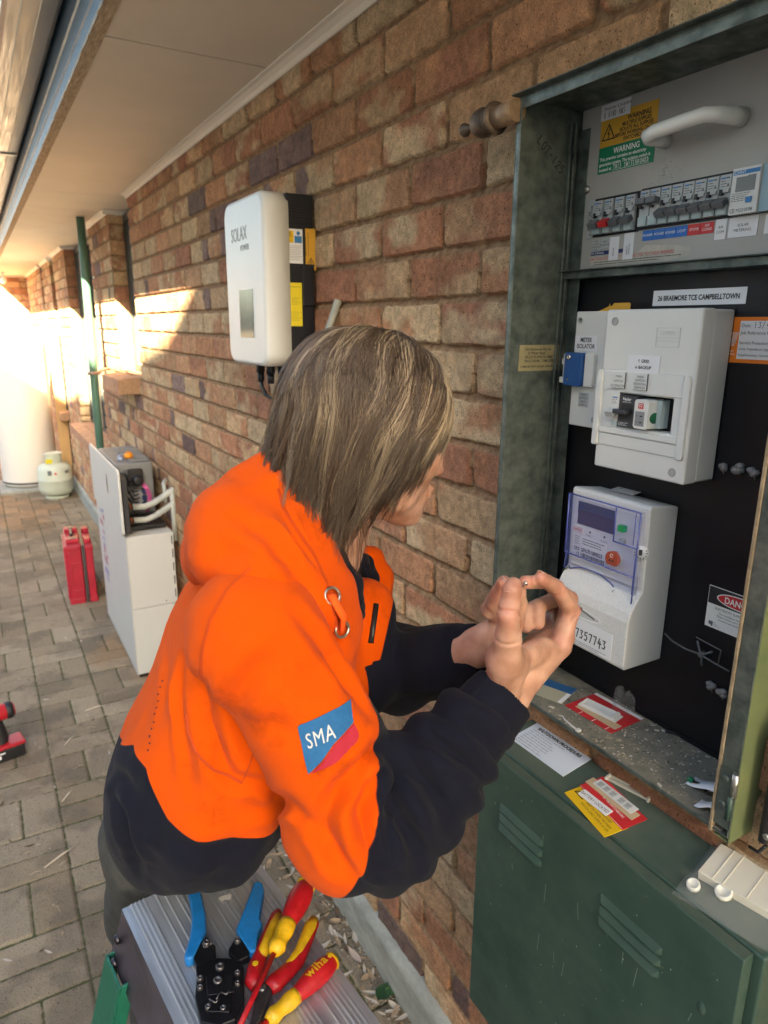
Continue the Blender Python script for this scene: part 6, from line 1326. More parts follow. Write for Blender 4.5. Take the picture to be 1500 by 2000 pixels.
# right hand
HF = Field((-.44, .48, 1.30), (-.14, .72, 1.60), .0019)
W_ = V3(-0.2975, 0.5900, 1.3575)
HF.cap(V3(-0.3356, 0.5850, 1.3306), W_, .030, .0265, .01)
mc = {'i': V3(-0.2114, 0.5880, 1.4072), 'm': V3(-0.1825, 0.6120, 1.4028), 'r': V3(-0.1647, 0.6340, 1.3995), 'l': V3(-0.1584, 0.6540, 1.3947)}
for k_, r_ in (('i', .0140), ('m', .0138), ('r', .013), ('l', .012)): HF.cap(W_+V3(0, {'i': -.004, 'm': .006, 'r': .014, 'l': .022}[k_], 0), mc[k_], .0215, r_, .016)
HF.cap(V3(-0.2703, 0.6000, 1.3822), V3(-0.2023, 0.6150, 1.4024), .020, .015, .015)
# thenar and thumb
HF.chain([(V3(-0.3091, 0.5780, 1.3834), .0215), (V3(-0.3245, 0.5620, 1.4269), .0205), (V3(-0.3324, 0.5500, 1.4627), .0140), (V3(-0.3381, 0.5450, 1.4962), .0112), (V3(-0.3324, 0.5480, 1.5218), .0100)], .008)
HF.cap(V3(-0.2245, 0.6350, 1.3482), V3(-0.1760, 0.6550, 1.3889), .020, .016, .012).cap(V3(-0.2002, 0.6400, 1.3824), V3(-0.1590, 0.6550, 1.4107), .014, .012, .01)
HF.cap(V3(-0.3336, 0.5465, 1.5213), V3(-0.3288, 0.5500, 1.5259), .0098, .0082, .005)
HF.cap(V3(-0.2985, 0.5700, 1.4168), V3(-0.2442, 0.5850, 1.4141), .016, .014, .02)
# index
HF.chain([(mc['i'], .0138), (V3(-0.1946, 0.5900, 1.4522), .0108)], .006).chain([(V3(-0.1946, 0.5900, 1.4522), .0110), (V3(-0.2285, 0.5860, 1.4919), .0094)], .003).chain([(V3(-0.2285, 0.5860, 1.4919), .0096), (V3(-0.2606, 0.5800, 1.5117), .0080)], .003)
# middle
HF.chain([(mc['m'], .0138), (V3(-0.1666, 0.6220, 1.4507), .0108)], .006).chain([(V3(-0.1666, 0.6220, 1.4507), .0110), (V3(-0.2192, 0.6120, 1.4883), .0094)], .003).chain([(V3(-0.2192, 0.6120, 1.4883), .0095), (V3(-0.2798, 0.5850, 1.5077), .0080)], .003)
# ring and little, curled into the palm
HF.chain([(mc['r'], .013), (V3(-0.1597, 0.6420, 1.4459), .0105)], .006).chain([(V3(-0.1597, 0.6420, 1.4459), .0105), (V3(-0.2111, 0.6320, 1.4458), .0100)], .003).chain([(V3(-0.2111, 0.6320, 1.4458), .0100), (V3(-0.2204, 0.6220, 1.4284), .0090)], .003)
HF.chain([(mc['l'], .012), (V3(-0.1604, 0.6600, 1.4344), .0095)], .006).chain([(V3(-0.1604, 0.6600, 1.4344), .0095), (V3(-0.2229, 0.6400, 1.4394), .0095)], .003).chain([(V3(-0.2229, 0.6400, 1.4394), .0095), (V3(-0.2339, 0.6280, 1.4232), .0086)], .003)
V1, Q1 = HF.mesh(); V1 = smooth_mesh(V1, Q1, 1)
def skin_detail(V, Q_):
    N_ = vnormals(V, Q_); return V+N_*((fbm(V[:, 0]*60, V[:, 1]*60, V[:, 2]*60, seed=7)-.5)*.0016)[:, None]
V1 = skin_detail(V1, Q1)
# creases over the joints
def crease(V, Q_, c_, ax, w_=.0015, dpt=.0022, rad=.017):
    N_ = vnormals(V, Q_); ax = ax/np.linalg.norm(ax); t = (V-c_)@ax; rr_ = np.linalg.norm(V-c_, axis=1)
    return V-N_*(dpt*np.exp(-(t/w_)**2)*(rr_ < rad))[:, None]
for c_, a2 in ((V3(-0.3399, 0.5430, 1.4973), V3(-0.3324, 0.5480, 1.5218)), (V3(-0.3393, 0.5430, 1.4996), V3(-0.3324, 0.5480, 1.5218)), (V3(-0.3341, 0.5480, 1.4639), V3(-0.3399, 0.5430, 1.4973)), (V3(-0.2285, 0.5860, 1.4919), V3(-0.2606, 0.5800, 1.5117)), (V3(-0.1946, 0.5900, 1.4522), V3(-0.2285, 0.5860, 1.4919)), (V3(-0.2192, 0.6120, 1.4883), V3(-0.2798, 0.5850, 1.5077))): V1 = crease(V1, Q1, c_, a2-c_)
# left hand
HL_ = Field((-.36, .52, 1.28), (-.14, .78, 1.60), .0021)
WL = V3(-0.2689, 0.6750, 1.3838)
HL_.cap(V3(-0.2802, 0.7050, 1.3636), WL, .028, .025, .01)
HL_.cap(WL, V3(-0.2477, 0.6550, 1.4148), .023, .020, .012).cap(WL, V3(-0.2484, 0.6400, 1.4317), .021, .014, .012).cap(WL, V3(-0.2618, 0.6480, 1.4097), .020, .016, .012)
HL_.chain([(V3(-0.2569, 0.6400, 1.4300), .013), (V3(-0.2842, 0.6340, 1.4661), .0105)], .005).chain([(V3(-0.2842, 0.6340, 1.4661), .0105), (V3(-0.3000, 0.6000, 1.5057), .0085)], .003)
HL_.chain([(V3(-0.2482, 0.6550, 1.4222), .013), (V3(-0.2794, 0.6500, 1.4488), .0100)], .005).chain([(V3(-0.2794, 0.6500, 1.4488), .0100), (V3(-0.2913, 0.6180, 1.4887), .0082)], .003)
HL_.chain([(V3(-0.2565, 0.6300, 1.4266), .014), (V3(-0.2663, 0.6120, 1.4670), .012), (V3(-0.2787, 0.5980, 1.4946), .0095)], .005)
HL_.chain([(V3(-0.2395, 0.6700, 1.4108), .012), (V3(-0.2415, 0.6750, 1.4354), .010), (V3(-0.2378, 0.6550, 1.4602), .0085)], .005)
HL_.chain([(V3(-0.2350, 0.6800, 1.3982), .011), (V3(-0.2280, 0.6900, 1.4157), .009), (V3(-0.2215, 0.6720, 1.4324), .008)], .005)
V2, Q2 = HL_.mesh(); V2 = skin_detail(smooth_mesh(V2, Q2, 1), Q2)
# core of the body: torso, arms, legs inside the clothes
CR = Field((-.84, .5, .0), (-.2, 1.2, 1.56), .012)
CR.chain([(p_, r_-.052) for p_, r_ in tor], .03, SCT).chain([(V3(-.54, .70, 1.42), .05), (elR, .04), (W_, .024)], .02).chain([(V3(-.47, .93, 1.42), .045), (V3(-0.3042, 0.9000, 1.2707), .030), (V3(-0.2880, 0.7550, 1.3315), .026), (WL, .022)], .02).cap(nb, V3(-.47, .82, 1.42), .055, .07, .03)
for y_, x_ in ((1.045, -.685), (1.15, -.62)): CR.chain([(V3(-.63, .985, 1.06), .045), (V3(-.635, y_*.4+.62, .98), .045), (V3(x_+.03, y_, .60), .045), (V3(x_, y_, .12), .04), (V3(x_+.01, y_, .05), .035)], .03)
V3_, Q3 = CR.mesh(); V3_ = smooth_mesh(V3_, Q3, 2)
def skin_mat():
    m = bpy.data.materials.new('skin'); m.use_nodes = True; N, L = m.node_tree.nodes, m.node_tree.links; b = N['Principled BSDF']
    b.inputs['Roughness'].default_value = .48; b.inputs['Specular IOR Level'].default_value = .4
    b.inputs['Subsurface Weight'].default_value = .25; b.inputs['Subsurface Radius'].default_value = (.009, .0035, .002); b.inputs['Subsurface Scale'].default_value = 1
    tc = N.new('ShaderNodeTexCoord'); n1 = N.new('ShaderNodeTexNoise'); n1.inputs['Scale'].default_value = 38; n1.inputs['Detail'].default_value = 5; L.new(tc.outputs['Object'], n1.inputs['Vector'])
    rp = N.new('ShaderNodeValToRGB'); e_ = rp.color_ramp.elements; e_[0].position = .32; e_[0].color = (.36, .185, .125, 1); e_[1].position = .66; e_[1].color = (.56, .33, .245, 1); L.new(n1.outputs[0], rp.inputs[0])
    ac = N.new('ShaderNodeAttribute'); ac.attribute_name = 'dirt'; n2 = N.new('ShaderNodeTexNoise'); n2.inputs['Scale'].default_value = 60; n2.inputs['Detail'].default_value = 6; L.new(tc.outputs['Object'], n2.inputs['Vector'])
    mx = N.new('ShaderNodeMix'); mx.data_type = 'RGBA'; mx.inputs[7].default_value = (.44, .165, .125, 1); L.new(ac.outputs['Fac'], mx.inputs[0]); L.new(rp.outputs[0], mx.inputs[6]); L.new(mx.outputs[2], b.inputs['Base Color'])
    n3 = N.new('ShaderNodeTexVoronoi'); n3.inputs['Scale'].default_value = 700; L.new(tc.outputs['Object'], n3.inputs['Vector'])
    bp = N.new('ShaderNodeBump'); bp.inputs['Strength'].default_value = .18; bp.inputs['Distance'].default_value = .0006; L.new(n3.outputs['Distance'], bp.inputs['Height']); L.new(bp.outputs[0], b.inputs['Normal'])
    return m
MSKIN = skin_mat()
offs = np.cumsum([0, len(Vh), len(V1), len(V2)]); VA = np.concatenate([Vh, V1, V2, V3_]); QA = np.concatenate([Qh+offs[0], Q1+offs[1], Q2+offs[2], Q3+offs[3]])
tips = [V3(-0.3324, 0.5480, 1.5218), V3(-0.2606, 0.5800, 1.5117), V3(-0.2798, 0.5850, 1.5077), V3(-0.3000, 0.6000, 1.5057), V3(-0.2913, 0.6180, 1.4887), V3(-0.1946, 0.5900, 1.4522), V3(-0.2285, 0.5860, 1.4919), V3(-0.3399, 0.5430, 1.4973), hl(-.004, -.079, -.022), hl(.107, 0, -.04), V3(-0.2132, 0.5850, 1.4139)]
dirt = np.zeros(len(VA)); 
for t_ in tips: dirt = np.maximum(dirt, np.exp(-(np.linalg.norm(VA-t_, axis=1)/.014)**2)*.75)
body = mesh_obj('body', VA, QA, MSKIN, person, {'dirt': dirt})
# finger nails
MNAIL = mat('finger_nail', (.62, .40, .33), .3, spec=.5)
def nail(c_, d, n_, w_, l_):
    d = d/np.linalg.norm(d); n_ = n_-d*(n_@d); n_ /= np.linalg.norm(n_); sd_ = np.cross(d, n_); vs_ = []
    for i in range(7):
        for j in range(7):
            a = (i/6-.5)*2; b2 = j/6; vs_.append(tuple(c_+sd_*(a*w_*(1-.18*b2**3))+d*(l_*b2-(.12*l_*a*a if b2 > .5 else 0))+n_*(-.42*w_*a*a-.05*l_*b2*b2)))
    return MB().add(vs_, [(i*7+j, (i+1)*7+j, (i+1)*7+j+1, i*7+j+1) for i in range(6) for j in range(6)], 0, True)
for k_, (c_, e_, n_, w_, r_) in enumerate(((V3(-0.3324, 0.5480, 1.5218), V3(-0.3254, 0.5520, 1.5324), V3(-.75, -.5, .35), .0056, .0106), (V3(-0.2606, 0.5800, 1.5117), V3(-0.2770, 0.5770, 1.5220), V3(.1, .1, 1), .0045, .0082), (V3(-0.3000, 0.6000, 1.5057), V3(-0.3027, 0.5920, 1.5166), V3(-.6, -.5, .6), .0042, .0086))):
    n_ = n_/np.linalg.norm(n_); o = nail(c_+n_*r_*1.0-(e_-c_)*.30, e_-c_, n_, w_, .0095).build('finger_nail', MNAIL); so_ = o.modifiers.new('s', 'SOLIDIFY'); so_.thickness = .0006; so_.offset = 0
    o.parent = person; o.matrix_parent_inverse = person.matrix_world.inverted()

# ------------------------------------------------ jeans and boots
JN = Field((-.82, .74, .06), (-.46, 1.30, 1.16), .009)
JN.chain([(V3(-.625, .985, 1.05), .078), (V3(-.635, 1.04, .98), .085)], .03, (1, .85, 1))
JN.chain([(V3(-.640, 1.05, .98), .086), (V3(-.650, 1.085, .80), .080), (V3(-.65, 1.045, .52), .066), (V3(-.685, 1.045, .14), .062)], .04)
JN.chain([(V3(-.625, 1.02, .97), .095), (V3(-.60, 1.10, .75), .080), (V3(-.585, 1.13, .52), .066), (V3(-.62, 1.17, .14), .062)], .03)
V, Q_ = JN.mesh(); V = smooth_mesh(V, Q_, 2); N_ = vnormals(V, Q_); V = V+N_*((fbm(V[:, 0]*20, V[:, 1]*20, V[:, 2]*11, seed=61)-.5)*.016)[:, None]
mj = mat('grey_denim', (.055, .054, .050), .9, noise=.4, nscale=40, bump=.4, bscale=700)
mesh_obj('trousers', V, Q_, mj, person)
for (x_, y_) in ((-.685, 1.045), (-.62, 1.17)):
    BT = Field((x_-.14, y_-.09, -.005), (x_+.26, y_+.09, .22), .007); BT.cap(V3(x_, y_, .17), V3(x_-.01, y_, .06), .055, .05, .02).cap(V3(x_-.02, y_, .045), V3(x_+.15, y_-.01, .042), .045, .040, .02)
    V, Q_ = BT.mesh(); V = smooth_mesh(V, Q_, 2); V[:, 2] = np.maximum(V[:, 2], .006); mesh_obj('boot', V, Q_, mat('boot_leather', (.10, .06, .03), .6), person)

# ------------------------------------------------ things lying on the cloth: patch, seams, cord
from mathutils.bvhtree import BVHTree
bvh = BVHTree.FromPolygons([tuple(v) for v in HV], [tuple(int(i) for i in q_) for q_ in HQ]); bvg = BVHTree.FromPolygons([tuple(v) for v in GV], [tuple(int(i) for i in q_) for q_ in GQ])
def drape(p, trees=(bvh, bvg), off=.0014):
    """nearest point on the cloth seen along the patch normal"""
    o_ = Vector(p)-cf*.35; best = None
    for t_ in trees:
        hit = t_.ray_cast(o_, cf, .8)
        if hit[0] is not None and (best is None or hit[3] < best[3]): best = hit
    if best is None:
        h_ = trees[0].find_nearest(Vector(p)); return h_[0]+h_[1]*off, h_[1]
    n_ = best[1] if best[1].dot(cf) < 0 else -best[1]; return best[0]+n_*off, n_
A0, A1, A2, A3 = [Vector(V3(-0.5950, 0.5500, 1.4166)), Vector(V3(-0.5355, 0.5500, 1.4276)), Vector(V3(-0.5264, 0.5500, 1.3899)), Vector(V3(-0.5802, 0.5500, 1.3624))]
def uv(u, v):      # patch plane: u right, v down
    return A0+(A1-A0)*u+(A3-A0)*v
def patch(name, poly, mats_, off, text=None):
    """fill a polygon (u,v) with a fine grid, drape it"""
    st_ = .014; P_ = []; Fc = []; idx_ = {}
    us = [p[0] for p in poly]; vs2 = [p[1] for p in poly]
    def inside(u, v):
        c_ = False
        for i in range(len(poly)):
            (x1, y1), (x2, y2) = poly[i], poly[i-1]
            if (y1 > v) != (y2 > v) and u < (x2-x1)*(v-y1)/(y2-y1)+x1: c_ = not c_
        return c_
    bm = bmesh.new(); vs3 = [bm.verts.new((u, v, 0)) for u, v in poly]; bm.faces.new(vs3)
    for ax, lo_, hi_ in ((0, min(us), max(us)), (1, min(vs2), max(vs2))):
        k_ = lo_+st_*2
        while k_ < hi_:
            no = (1, 0, 0) if ax == 0 else (0, 1, 0); co_ = (k_, 0, 0) if ax == 0 else (0, k_, 0)
            bmesh.ops.bisect_plane(bm, geom=bm.verts[:]+bm.edges[:]+bm.faces[:], plane_co=co_, plane_no=no); k_ += st_*3
    for v in bm.verts: p, n_ = drape(uv(v.co.x, v.co.y), off=off); v.co = p
    bmesh.ops.recalc_face_normals(bm, faces=bm.faces)
    me = bpy.data.meshes.new(name); bm.to_mesh(me); bm.free(); me.materials.append(mats_); o = bpy.data.objects.new(name, me); COL.objects.link(o); o.parent = person; o.matrix_parent_inverse = person.matrix_world.inverted()
    so_ = o.modifiers.new('s', 'SOLIDIFY'); so_.thickness = .0008; so_.offset = 0; return o
def rr(poly, c_=.05):
    out = []
    for i, p in enumerate(poly):
        a, b_ = Vector(poly[i-1]), Vector(poly[(i+1) % len(poly)]); p = Vector(p); d1 = (a-p).normalized()*c_; d2 = (b_-p).normalized()*c_
        out += [tuple(p+d1), tuple(p+(d1+d2)*.30), tuple(p+d2)]
    return out
def inv2(px_, py_):       # image-like corner given in the patch plane
    p = Vector((px_, py_)); return p
mpb = mat('patch_blue', (.012, .12, .30), .8, bump=.5, bscale=900, noise=.15, nscale=200); mpr = mat('patch_red', (.42, .01, .03), .8, bump=.5, bscale=900, noise=.15, nscale=200); mpw = mat('patch_thread', (.55, .56, .55), .85)
blue_poly = [(.0, .08), (.03, .0), (1.0, -.02), (1.02, .42), (.60, .63), (.0, 1.0)] if False else [(0, .04), (.04, 0), (1.0, 0), (.98, .40), (.78, .50), (.55, .60), (.28, .83), (-.02, .985), (-.02, .9)]
patch('sleeve_patch_blue', blue_poly, mpb, .0016)
patch('sleeve_patch_red', [(.985, .43), (1.03, .60), (1.02, .70), (.97, .76), (.55, .93), (.03, 1.0), (.30, .86), (.57, .63), (.79, .53)], mpr, .0016)
# SMA lettering
c_t = bpy.data.curves.new('t', 'FONT'); c_t.body = 'SMA'; c_t.size = .40; c_t.resolution_u = 3; c_t.offset = .0; c_t.space_character = 1.12; ot = bpy.data.objects.new('t', c_t); COL.objects.link(ot)
dg = bpy.context.evaluated_depsgraph_get(); met_ = ot.evaluated_get(dg).to_mesh(); bm = bmesh.new(); bm.from_mesh(met_); bpy.data.objects.remove(ot)
for v in bm.verts:
    u, vv = .09+v.co.x*.66, .50-v.co.y*1.05; p, n_ = drape(uv(u, vv), off=.0027); v.co = p
me = bpy.data.meshes.new('sleeve_lettering'); bm.to_mesh(me); bm.free(); me.materials.append(mpw); o = bpy.data.objects.new('sleeve_lettering', me); COL.objects.link(o); o.parent = person; o.matrix_parent_inverse = person.matrix_world.inverted()
# stitched seams
mstitch = mat('orange_thread', (.42, .045, .003), .9); mstn = mat('dark_thread', (.012, .014, .03), .9)
def seam(name, pts, m_, r_=.0011, dash=True, trees=(bvh, bvg), n_=90, off=.0006, wob=.0):
    Pn = [Vector(p) for p in pts]; L_ = [0]
    for a, b_ in zip(Pn[:-1], Pn[1:]): L_.append(L_[-1]+(b_-a).length)
    s = MB(); path = []
    for i in range(n_+1):
        d = L_[-1]*i/n_; k_ = max(j for j in range(len(L_)) if L_[j] <= d+1e-9); k_ = min(k_, len(Pn)-2); f_ = (d-L_[k_])/(L_[k_+1]-L_[k_]); p = Pn[k_].lerp(Pn[k_+1], f_)
        path.append(drape(p, trees, off)[0])
    if dash:
        for i in range(0, n_, 1):
            a, b_ = path[i], path[min(i+1, n_)]
            if (b_-a).length > .03: continue
            c_ = (b_-a); q_ = c_.cross(cf).normalized()*.0022
            s.tube([a-q_, (a+b_)/2+q_], r_*.5, 4, 0)
    else:
        cur = [path[0]]
        for p in path[1:]:
            if (p-cur[-1]).length > .03: 
                if len(cur) > 1: s.tube(cur, r_, 6, 0)
                cur = [p]
            else: cur.append(p)
        if len(cur) > 1: s.tube(cur, r_, 6, 0)
    o = s.build(name, m_); o.parent = person; o.matrix_parent_inverse = person.matrix_world.inverted()
def sp(*L_): return [tuple(pt_(a, b_, .62)) for a, b_ in L_]
def pt_(px_, py_, y_):
    d = cr*((px_-750)/F)+cu*((1000-py_)/F)+cf; t = (y_-CAM.y)/d.y; return CAM+d*t
seam('shoulder_seam', sp((468,1118),(425,1160),(395,1220),(378,1290),(378,1350)), mstitch, n_=70)
seam('hood_seam', sp((500,945),(520,990),(560,1040),(600,1090),(632,1150),(650,1210),(655,1240)), mstitch, n_=90)
seam('hem_piping', sp((262,1500),(275,1535),(305,1568),(360,1595),(430,1612)), mstitch, dash=False, r_=.0016)
seam('side_seam', sp((430,1610),(450,1565),(460,1530)), mstitch, dash=False, r_=.0008)
# cord and eyelets
mring = mat('eyelet_metal', (.45, .43, .38), .3, .9)
for (a, b_) in ((655, 1152), (672, 1212)):
    c_, n_ = drape(pt_(a, b_, .70), off=.001); n_ = (Vector(n_)+Vector((-.3, -.6, .1))).normalized(); q_ = n_.to_track_quat('Z', 'Y').to_matrix().to_4x4(); s = MB()
    s.tube([(Matrix.Translation(c_) @ q_) @ Vector((.0092*math.cos(t*.349), .0092*math.sin(t*.349), .001)) for t in range(19)], .0016, 8, 0); o = s.build('eyelet', mring); o.parent = person; o.matrix_parent_inverse = person.matrix_world.inverted()
p0 = drape(pt_(655, 1152, .70))[0]; p3 = drape(pt_(673, 1212, .70))[0]; mid = (p0+p3)/2+Vector((-.004, -.010, .0))+cr*.006
s = MB().tube([p0-cf*-.004, p0-cf*.004, p0.lerp(mid, .6)-cf*.006, mid-cf*.004, mid.lerp(p3, .6)-cf*.004, p3-cf*.003, p3+cf*.004], .0052, 10, 0, flat=.6); o = s.build('drawcord', mat('cord_orange', (.95, .10, .002), .85, bump=.6, bscale=900)); o.parent = person; o.matrix_parent_inverse = person.matrix_world.inverted()
# zip
zp = [pt_(733, 1188, .77), pt_(727, 1230, .765), pt_(722, 1262, .76)]
s = MB(); pz = [drape(p, off=.002)[0] for p in zp]; s.tube(pz, .0042, 6, 0, flat=.5); o = s.build('zip', MBP); o.parent = person; o.matrix_parent_inverse = person.matrix_world.inverted()
# printed letters down the back edge
s = MB()
for k_ in range(11):
    a, b_ = 289-(k_ % 3)*2-.4*k_, 1352+k_*12; p, n_ = drape(pt_(a, b_, .80), off=.001); s.tube([p, p+Vector((0, .004, -.006+.003*(k_ % 2)))], .0011, 4, 0)
o = s.build('back_print', mstn); o.parent = person; o.matrix_parent_inverse = person.matrix_world.inverted()

# ------------------------------------------------ hair
def hair_mat():
    m = bpy.data.materials.new('hair'); m.use_nodes = True; N, L = m.node_tree.nodes, m.node_tree.links; b = N['Principled BSDF']
    ac = N.new('ShaderNodeAttribute'); ac.attribute_name = 'col'; L.new(ac.outputs['Color'], b.inputs['Base Color'])
    b.inputs['Roughness'].default_value = .42; b.inputs['Specular IOR Level'].default_value = .5; b.inputs['Anisotropic'].default_value = .5
    return m
MHAIR = hair_mat()
rh = np.random.RandomState(5)
def shell(dirv, k_=1.0):     # point of the hair volume in head coordinates for a unit direction
    rad = np.array([.114, .094, .112]); c_ = np.array([-.014, 0, .012])
    return c_+dirv*rad*k_
paths = []; colr = []; rads = []
NCL = 760
for ci_ in range(NCL):
    lay = rh.rand()            # 0 under layer, 1 top layer
    s0 = rh.rand()**.85*1.05
    side = -1 if rh.rand() < .70 else 1
    th = np.radians(118-s0*72)                 # angle from +x in the sagittal plane
    Mv = np.array([np.cos(th), side*.05+rh.normal()*.03, np.sin(th)])
    ph = np.interp(s0, [0, .25, .5, .8, 1.05], [178, 138, 102, 66, 34])+rh.normal()*8
    if s0 < .15: ph = rh.uniform(120, 205)
    sw = .20*np.sin(ci_*.9)+rh.normal()*.10      # sweep of the lock
    Ev = np.array([np.cos(np.radians(ph)), side*np.sin(np.radians(ph)), -.12+rh.normal()*.08])
    kk = .905+.10*lay+.025*np.sin(ci_*2.3)
    aph = abs(ph)
    drop = np.interp(aph, [15, 40, 80, 110, 150, 180], [.022, .050, .098, .150, .175, .150])*(.48+.66*(1-lay)+rh.normal()*.15)
    tcut = 1.0
    if lay > .55 and rh.rand() < .35: tcut = rh.uniform(.72, .98); drop = .015
    light = rh.rand() < (.36 if lay > .40 else .05)
    nst = 15; wav = rh.normal(size=3)*.30; wamp = .0025+.0045*rh.rand(); wph = rh.uniform(0, 6.3); wfr = rh.uniform(.7, 1.5); flick = rh.normal()*.35
    conv = rh.uniform(.42, .74); tone = rh.rand()
    for q in range(nst):
        j0 = rh.normal(size=3)*.045; j1 = rh.normal(size=3)*.040; kq = kk+rh.normal()*.010
        m_ = Mv+j0; m_ /= np.linalg.norm(m_); e_ = Ev+j1; e_ /= np.linalg.norm(e_)
        om = np.arccos(np.clip(m_@e_, -1, 1)); ax_h = np.cross(m_, e_); P_ = []
        for t in np.linspace(0, tcut, 11):
            d_ = (np.sin((1-t)*om)*m_+np.sin(t*om)*e_)/np.sin(om)+ax_h*(sw*.35*np.sin(np.pi*t)); d_ /= np.linalg.norm(d_)
            P_.append(shell(d_, (kq*.93+.07*kq*min(1, t*3)))+ax_h*wamp*np.sin(wph+wfr*t*6.3))
        dirn = P_[-1]-P_[-2]; dirn /= np.linalg.norm(dirn); L_ = max(.010, drop*(1+.30*rh.normal())); nn = 7
        g_ = np.array([-.24, 0, -.97]); cur = P_[-1].copy(); back = aph > 95
        lat = np.array([-np.sin(np.radians(ph)), side*np.cos(np.radians(ph)), 0])
        for i in range(nn):
            u_ = i/nn; inw = np.array([(.60 if back else .05), -side*(.20 if back else .26), 0])*u_*1.6
            if back and u_ > .55: inw = inw*.2+np.array([-.25, 0, 0])*flick
            dirn = dirn*.52+(g_+inw+wav*.22+lat*flick*.5*np.sin(u_*3))*.52; dirn /= np.linalg.norm(dirn); cur = cur+dirn*L_/nn; P_.append(cur.copy())
        P_ = np.array(P_); tt = np.linspace(0, 1, len(P_))[:, None]
        if q == 0: base_path = P_.copy()
        kc = 0.0 if rh.rand() < .05 else conv
        P_ = P_*(1-kc*tt**1.6)+base_path*(kc*tt**1.6)
        paths.append(HC+P_@HR)
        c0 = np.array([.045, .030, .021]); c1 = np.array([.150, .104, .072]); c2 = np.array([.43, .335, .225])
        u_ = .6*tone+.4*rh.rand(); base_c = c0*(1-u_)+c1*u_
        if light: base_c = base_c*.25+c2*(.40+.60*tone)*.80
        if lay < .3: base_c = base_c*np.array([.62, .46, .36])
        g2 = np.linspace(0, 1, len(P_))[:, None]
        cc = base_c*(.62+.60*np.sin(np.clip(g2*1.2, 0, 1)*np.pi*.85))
        colr.append(cc); rads.append(.00038*(.75+.6*rh.rand()))
allV, allF, allC = [], [], []; o_ = 0
for P_, c_, r_ in zip(paths, colr, rads):
    n_ = len(P_); tg = np.gradient(P_, axis=0); tg /= np.linalg.norm(tg, axis=1)[:, None]+1e-9
    a = np.cross(tg, V3(.3, .5, .8)); a /= np.linalg.norm(a, axis=1)[:, None]+1e-9; b_ = np.cross(tg, a); tp_ = (1-.75*np.linspace(0, 1, n_)**2.2)[:, None]*r_
    ring = np.stack([P_+a*tp_, P_-a*.5*tp_+b_*.87*tp_, P_-a*.5*tp_-b_*.87*tp_], 1).reshape(-1, 3); allV.append(ring); allC.append(np.repeat(c_, 3, 0))
    i = np.arange(n_-1)[:, None]*3; 
    for k_ in range(3): allF.append(np.concatenate([i+k_, i+(k_+1) % 3, i+3+(k_+1) % 3, i+3+k_], 1)+o_)
    o_ += n_*3
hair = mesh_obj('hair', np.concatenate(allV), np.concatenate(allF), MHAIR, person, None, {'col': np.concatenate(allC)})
CP = Field(HC-.17, HC+.16, .004)
CP.ell(hl(-.016, 0, .014), (.104, .085, .102), HR, .01).ell(hl(-.045, 0, -.045), (.062, .066, .060), HR, .03).ell(hl(.075, 0, -.05), (.085, .12, .085), HR, .02, sub=True)
V, Q_ = CP.mesh(); V = smooth_mesh(V, Q_, 2); N_ = vnormals(V, Q_); V = V+N_*((fbm(V[:, 0]*60, V[:, 1]*60, V[:, 2]*18, seed=71)-.5)*.006)[:, None]
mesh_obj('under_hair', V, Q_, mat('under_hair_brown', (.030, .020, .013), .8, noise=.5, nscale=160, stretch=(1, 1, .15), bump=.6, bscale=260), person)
# the tiny screw held between thumb and finger
sc_ = thing('small_screw', 'tiny brass screw pinched between the finger tips', 'screw', T(*V3(-0.3007, 0.5660, 1.5134)) @ ry(R(60)))
MB().lathe([(.0012, -.004), (.0012, .003), (.0030, .0032), (.0030, .0052), (.0012, .0060)], 12).build('screw_body', MSILV, sc_)
# ================================================================== STEP LADDER
PH = .95
LA = R(6.5)                     # platform's long side runs almost along the wall
lad = thing('step_ladder', 'step ladder with ribbed aluminium platform and green legs beside the wall', 'ladder', T(-.7235, .932, 0) @ rz(LA))
# local: x across (0..0.207), y toward the camera is negative
MALU = mat('ribbed_aluminium', (.56, .58, .62), .40, .72, noise=.22, nscale=9, stretch=(9, .6, 9), rnoise=.13, bump=.05, bscale=90)
PWI, PLE = .210, .40
xs, zs = [0], [0]
def rib(x0_, n_, p_=.0062):
    for i in range(n_):
        a = x0_+i*p_; xs.extend([a, a+.0012, a+.0030, a+.0042]); zs.extend([0, .0016, .0016, 0])
for x0_, n_ in ((.012, 4), (.048, 1), (.060, 1), (.074, 5), (.116, 1), (.130, 4), (.166, 1), (.176, 4)): rib(x0_, n_)
xs.append(PWI); zs.append(0)
prof_ = list(zip(xs, zs)); k_ = len(prof_); ysl = [0, -PLE]
vs_ = [(x, y, PH+z) for y in ysl for x, z in prof_]
s = MB().add(vs_, [(i, k_+i, k_+i+1, i+1) for i in range(k_-1)], 0)
s.box(0, PWI, -PLE, 0, PH-.028, PH-.0003, 0); s.build('platform', MALU, lad)
MPLT = mat('side_plate_metal', (.15, .125, .15), .42, .75, noise=.4, nscale=25, rnoise=.12)
s = MB(); v0 = [(-.0006, -.0, PH-.001), (-.0006, -PLE, PH-.001), (-.0035, -PLE, PH-.016), (-.0035, .0, PH-.016)]
v1 = [(-.024, -.004, PH-.068), (-.024, -PLE, PH-.068), (-.019, -.004, PH-.080), (-.019, -PLE, PH-.080)]
s.add([v0[0], v0[1], v0[2], v0[3], v1[0], v1[1], v1[2], v1[3]], [(0, 3, 2, 1), (3, 4, 5, 2), (4, 6, 7, 5)], 0); o = s.build('side_plate', MPLT, lad); so_ = o.modifiers.new('s', 'SOLIDIFY'); so_.thickness = .0022; so_.offset = -1
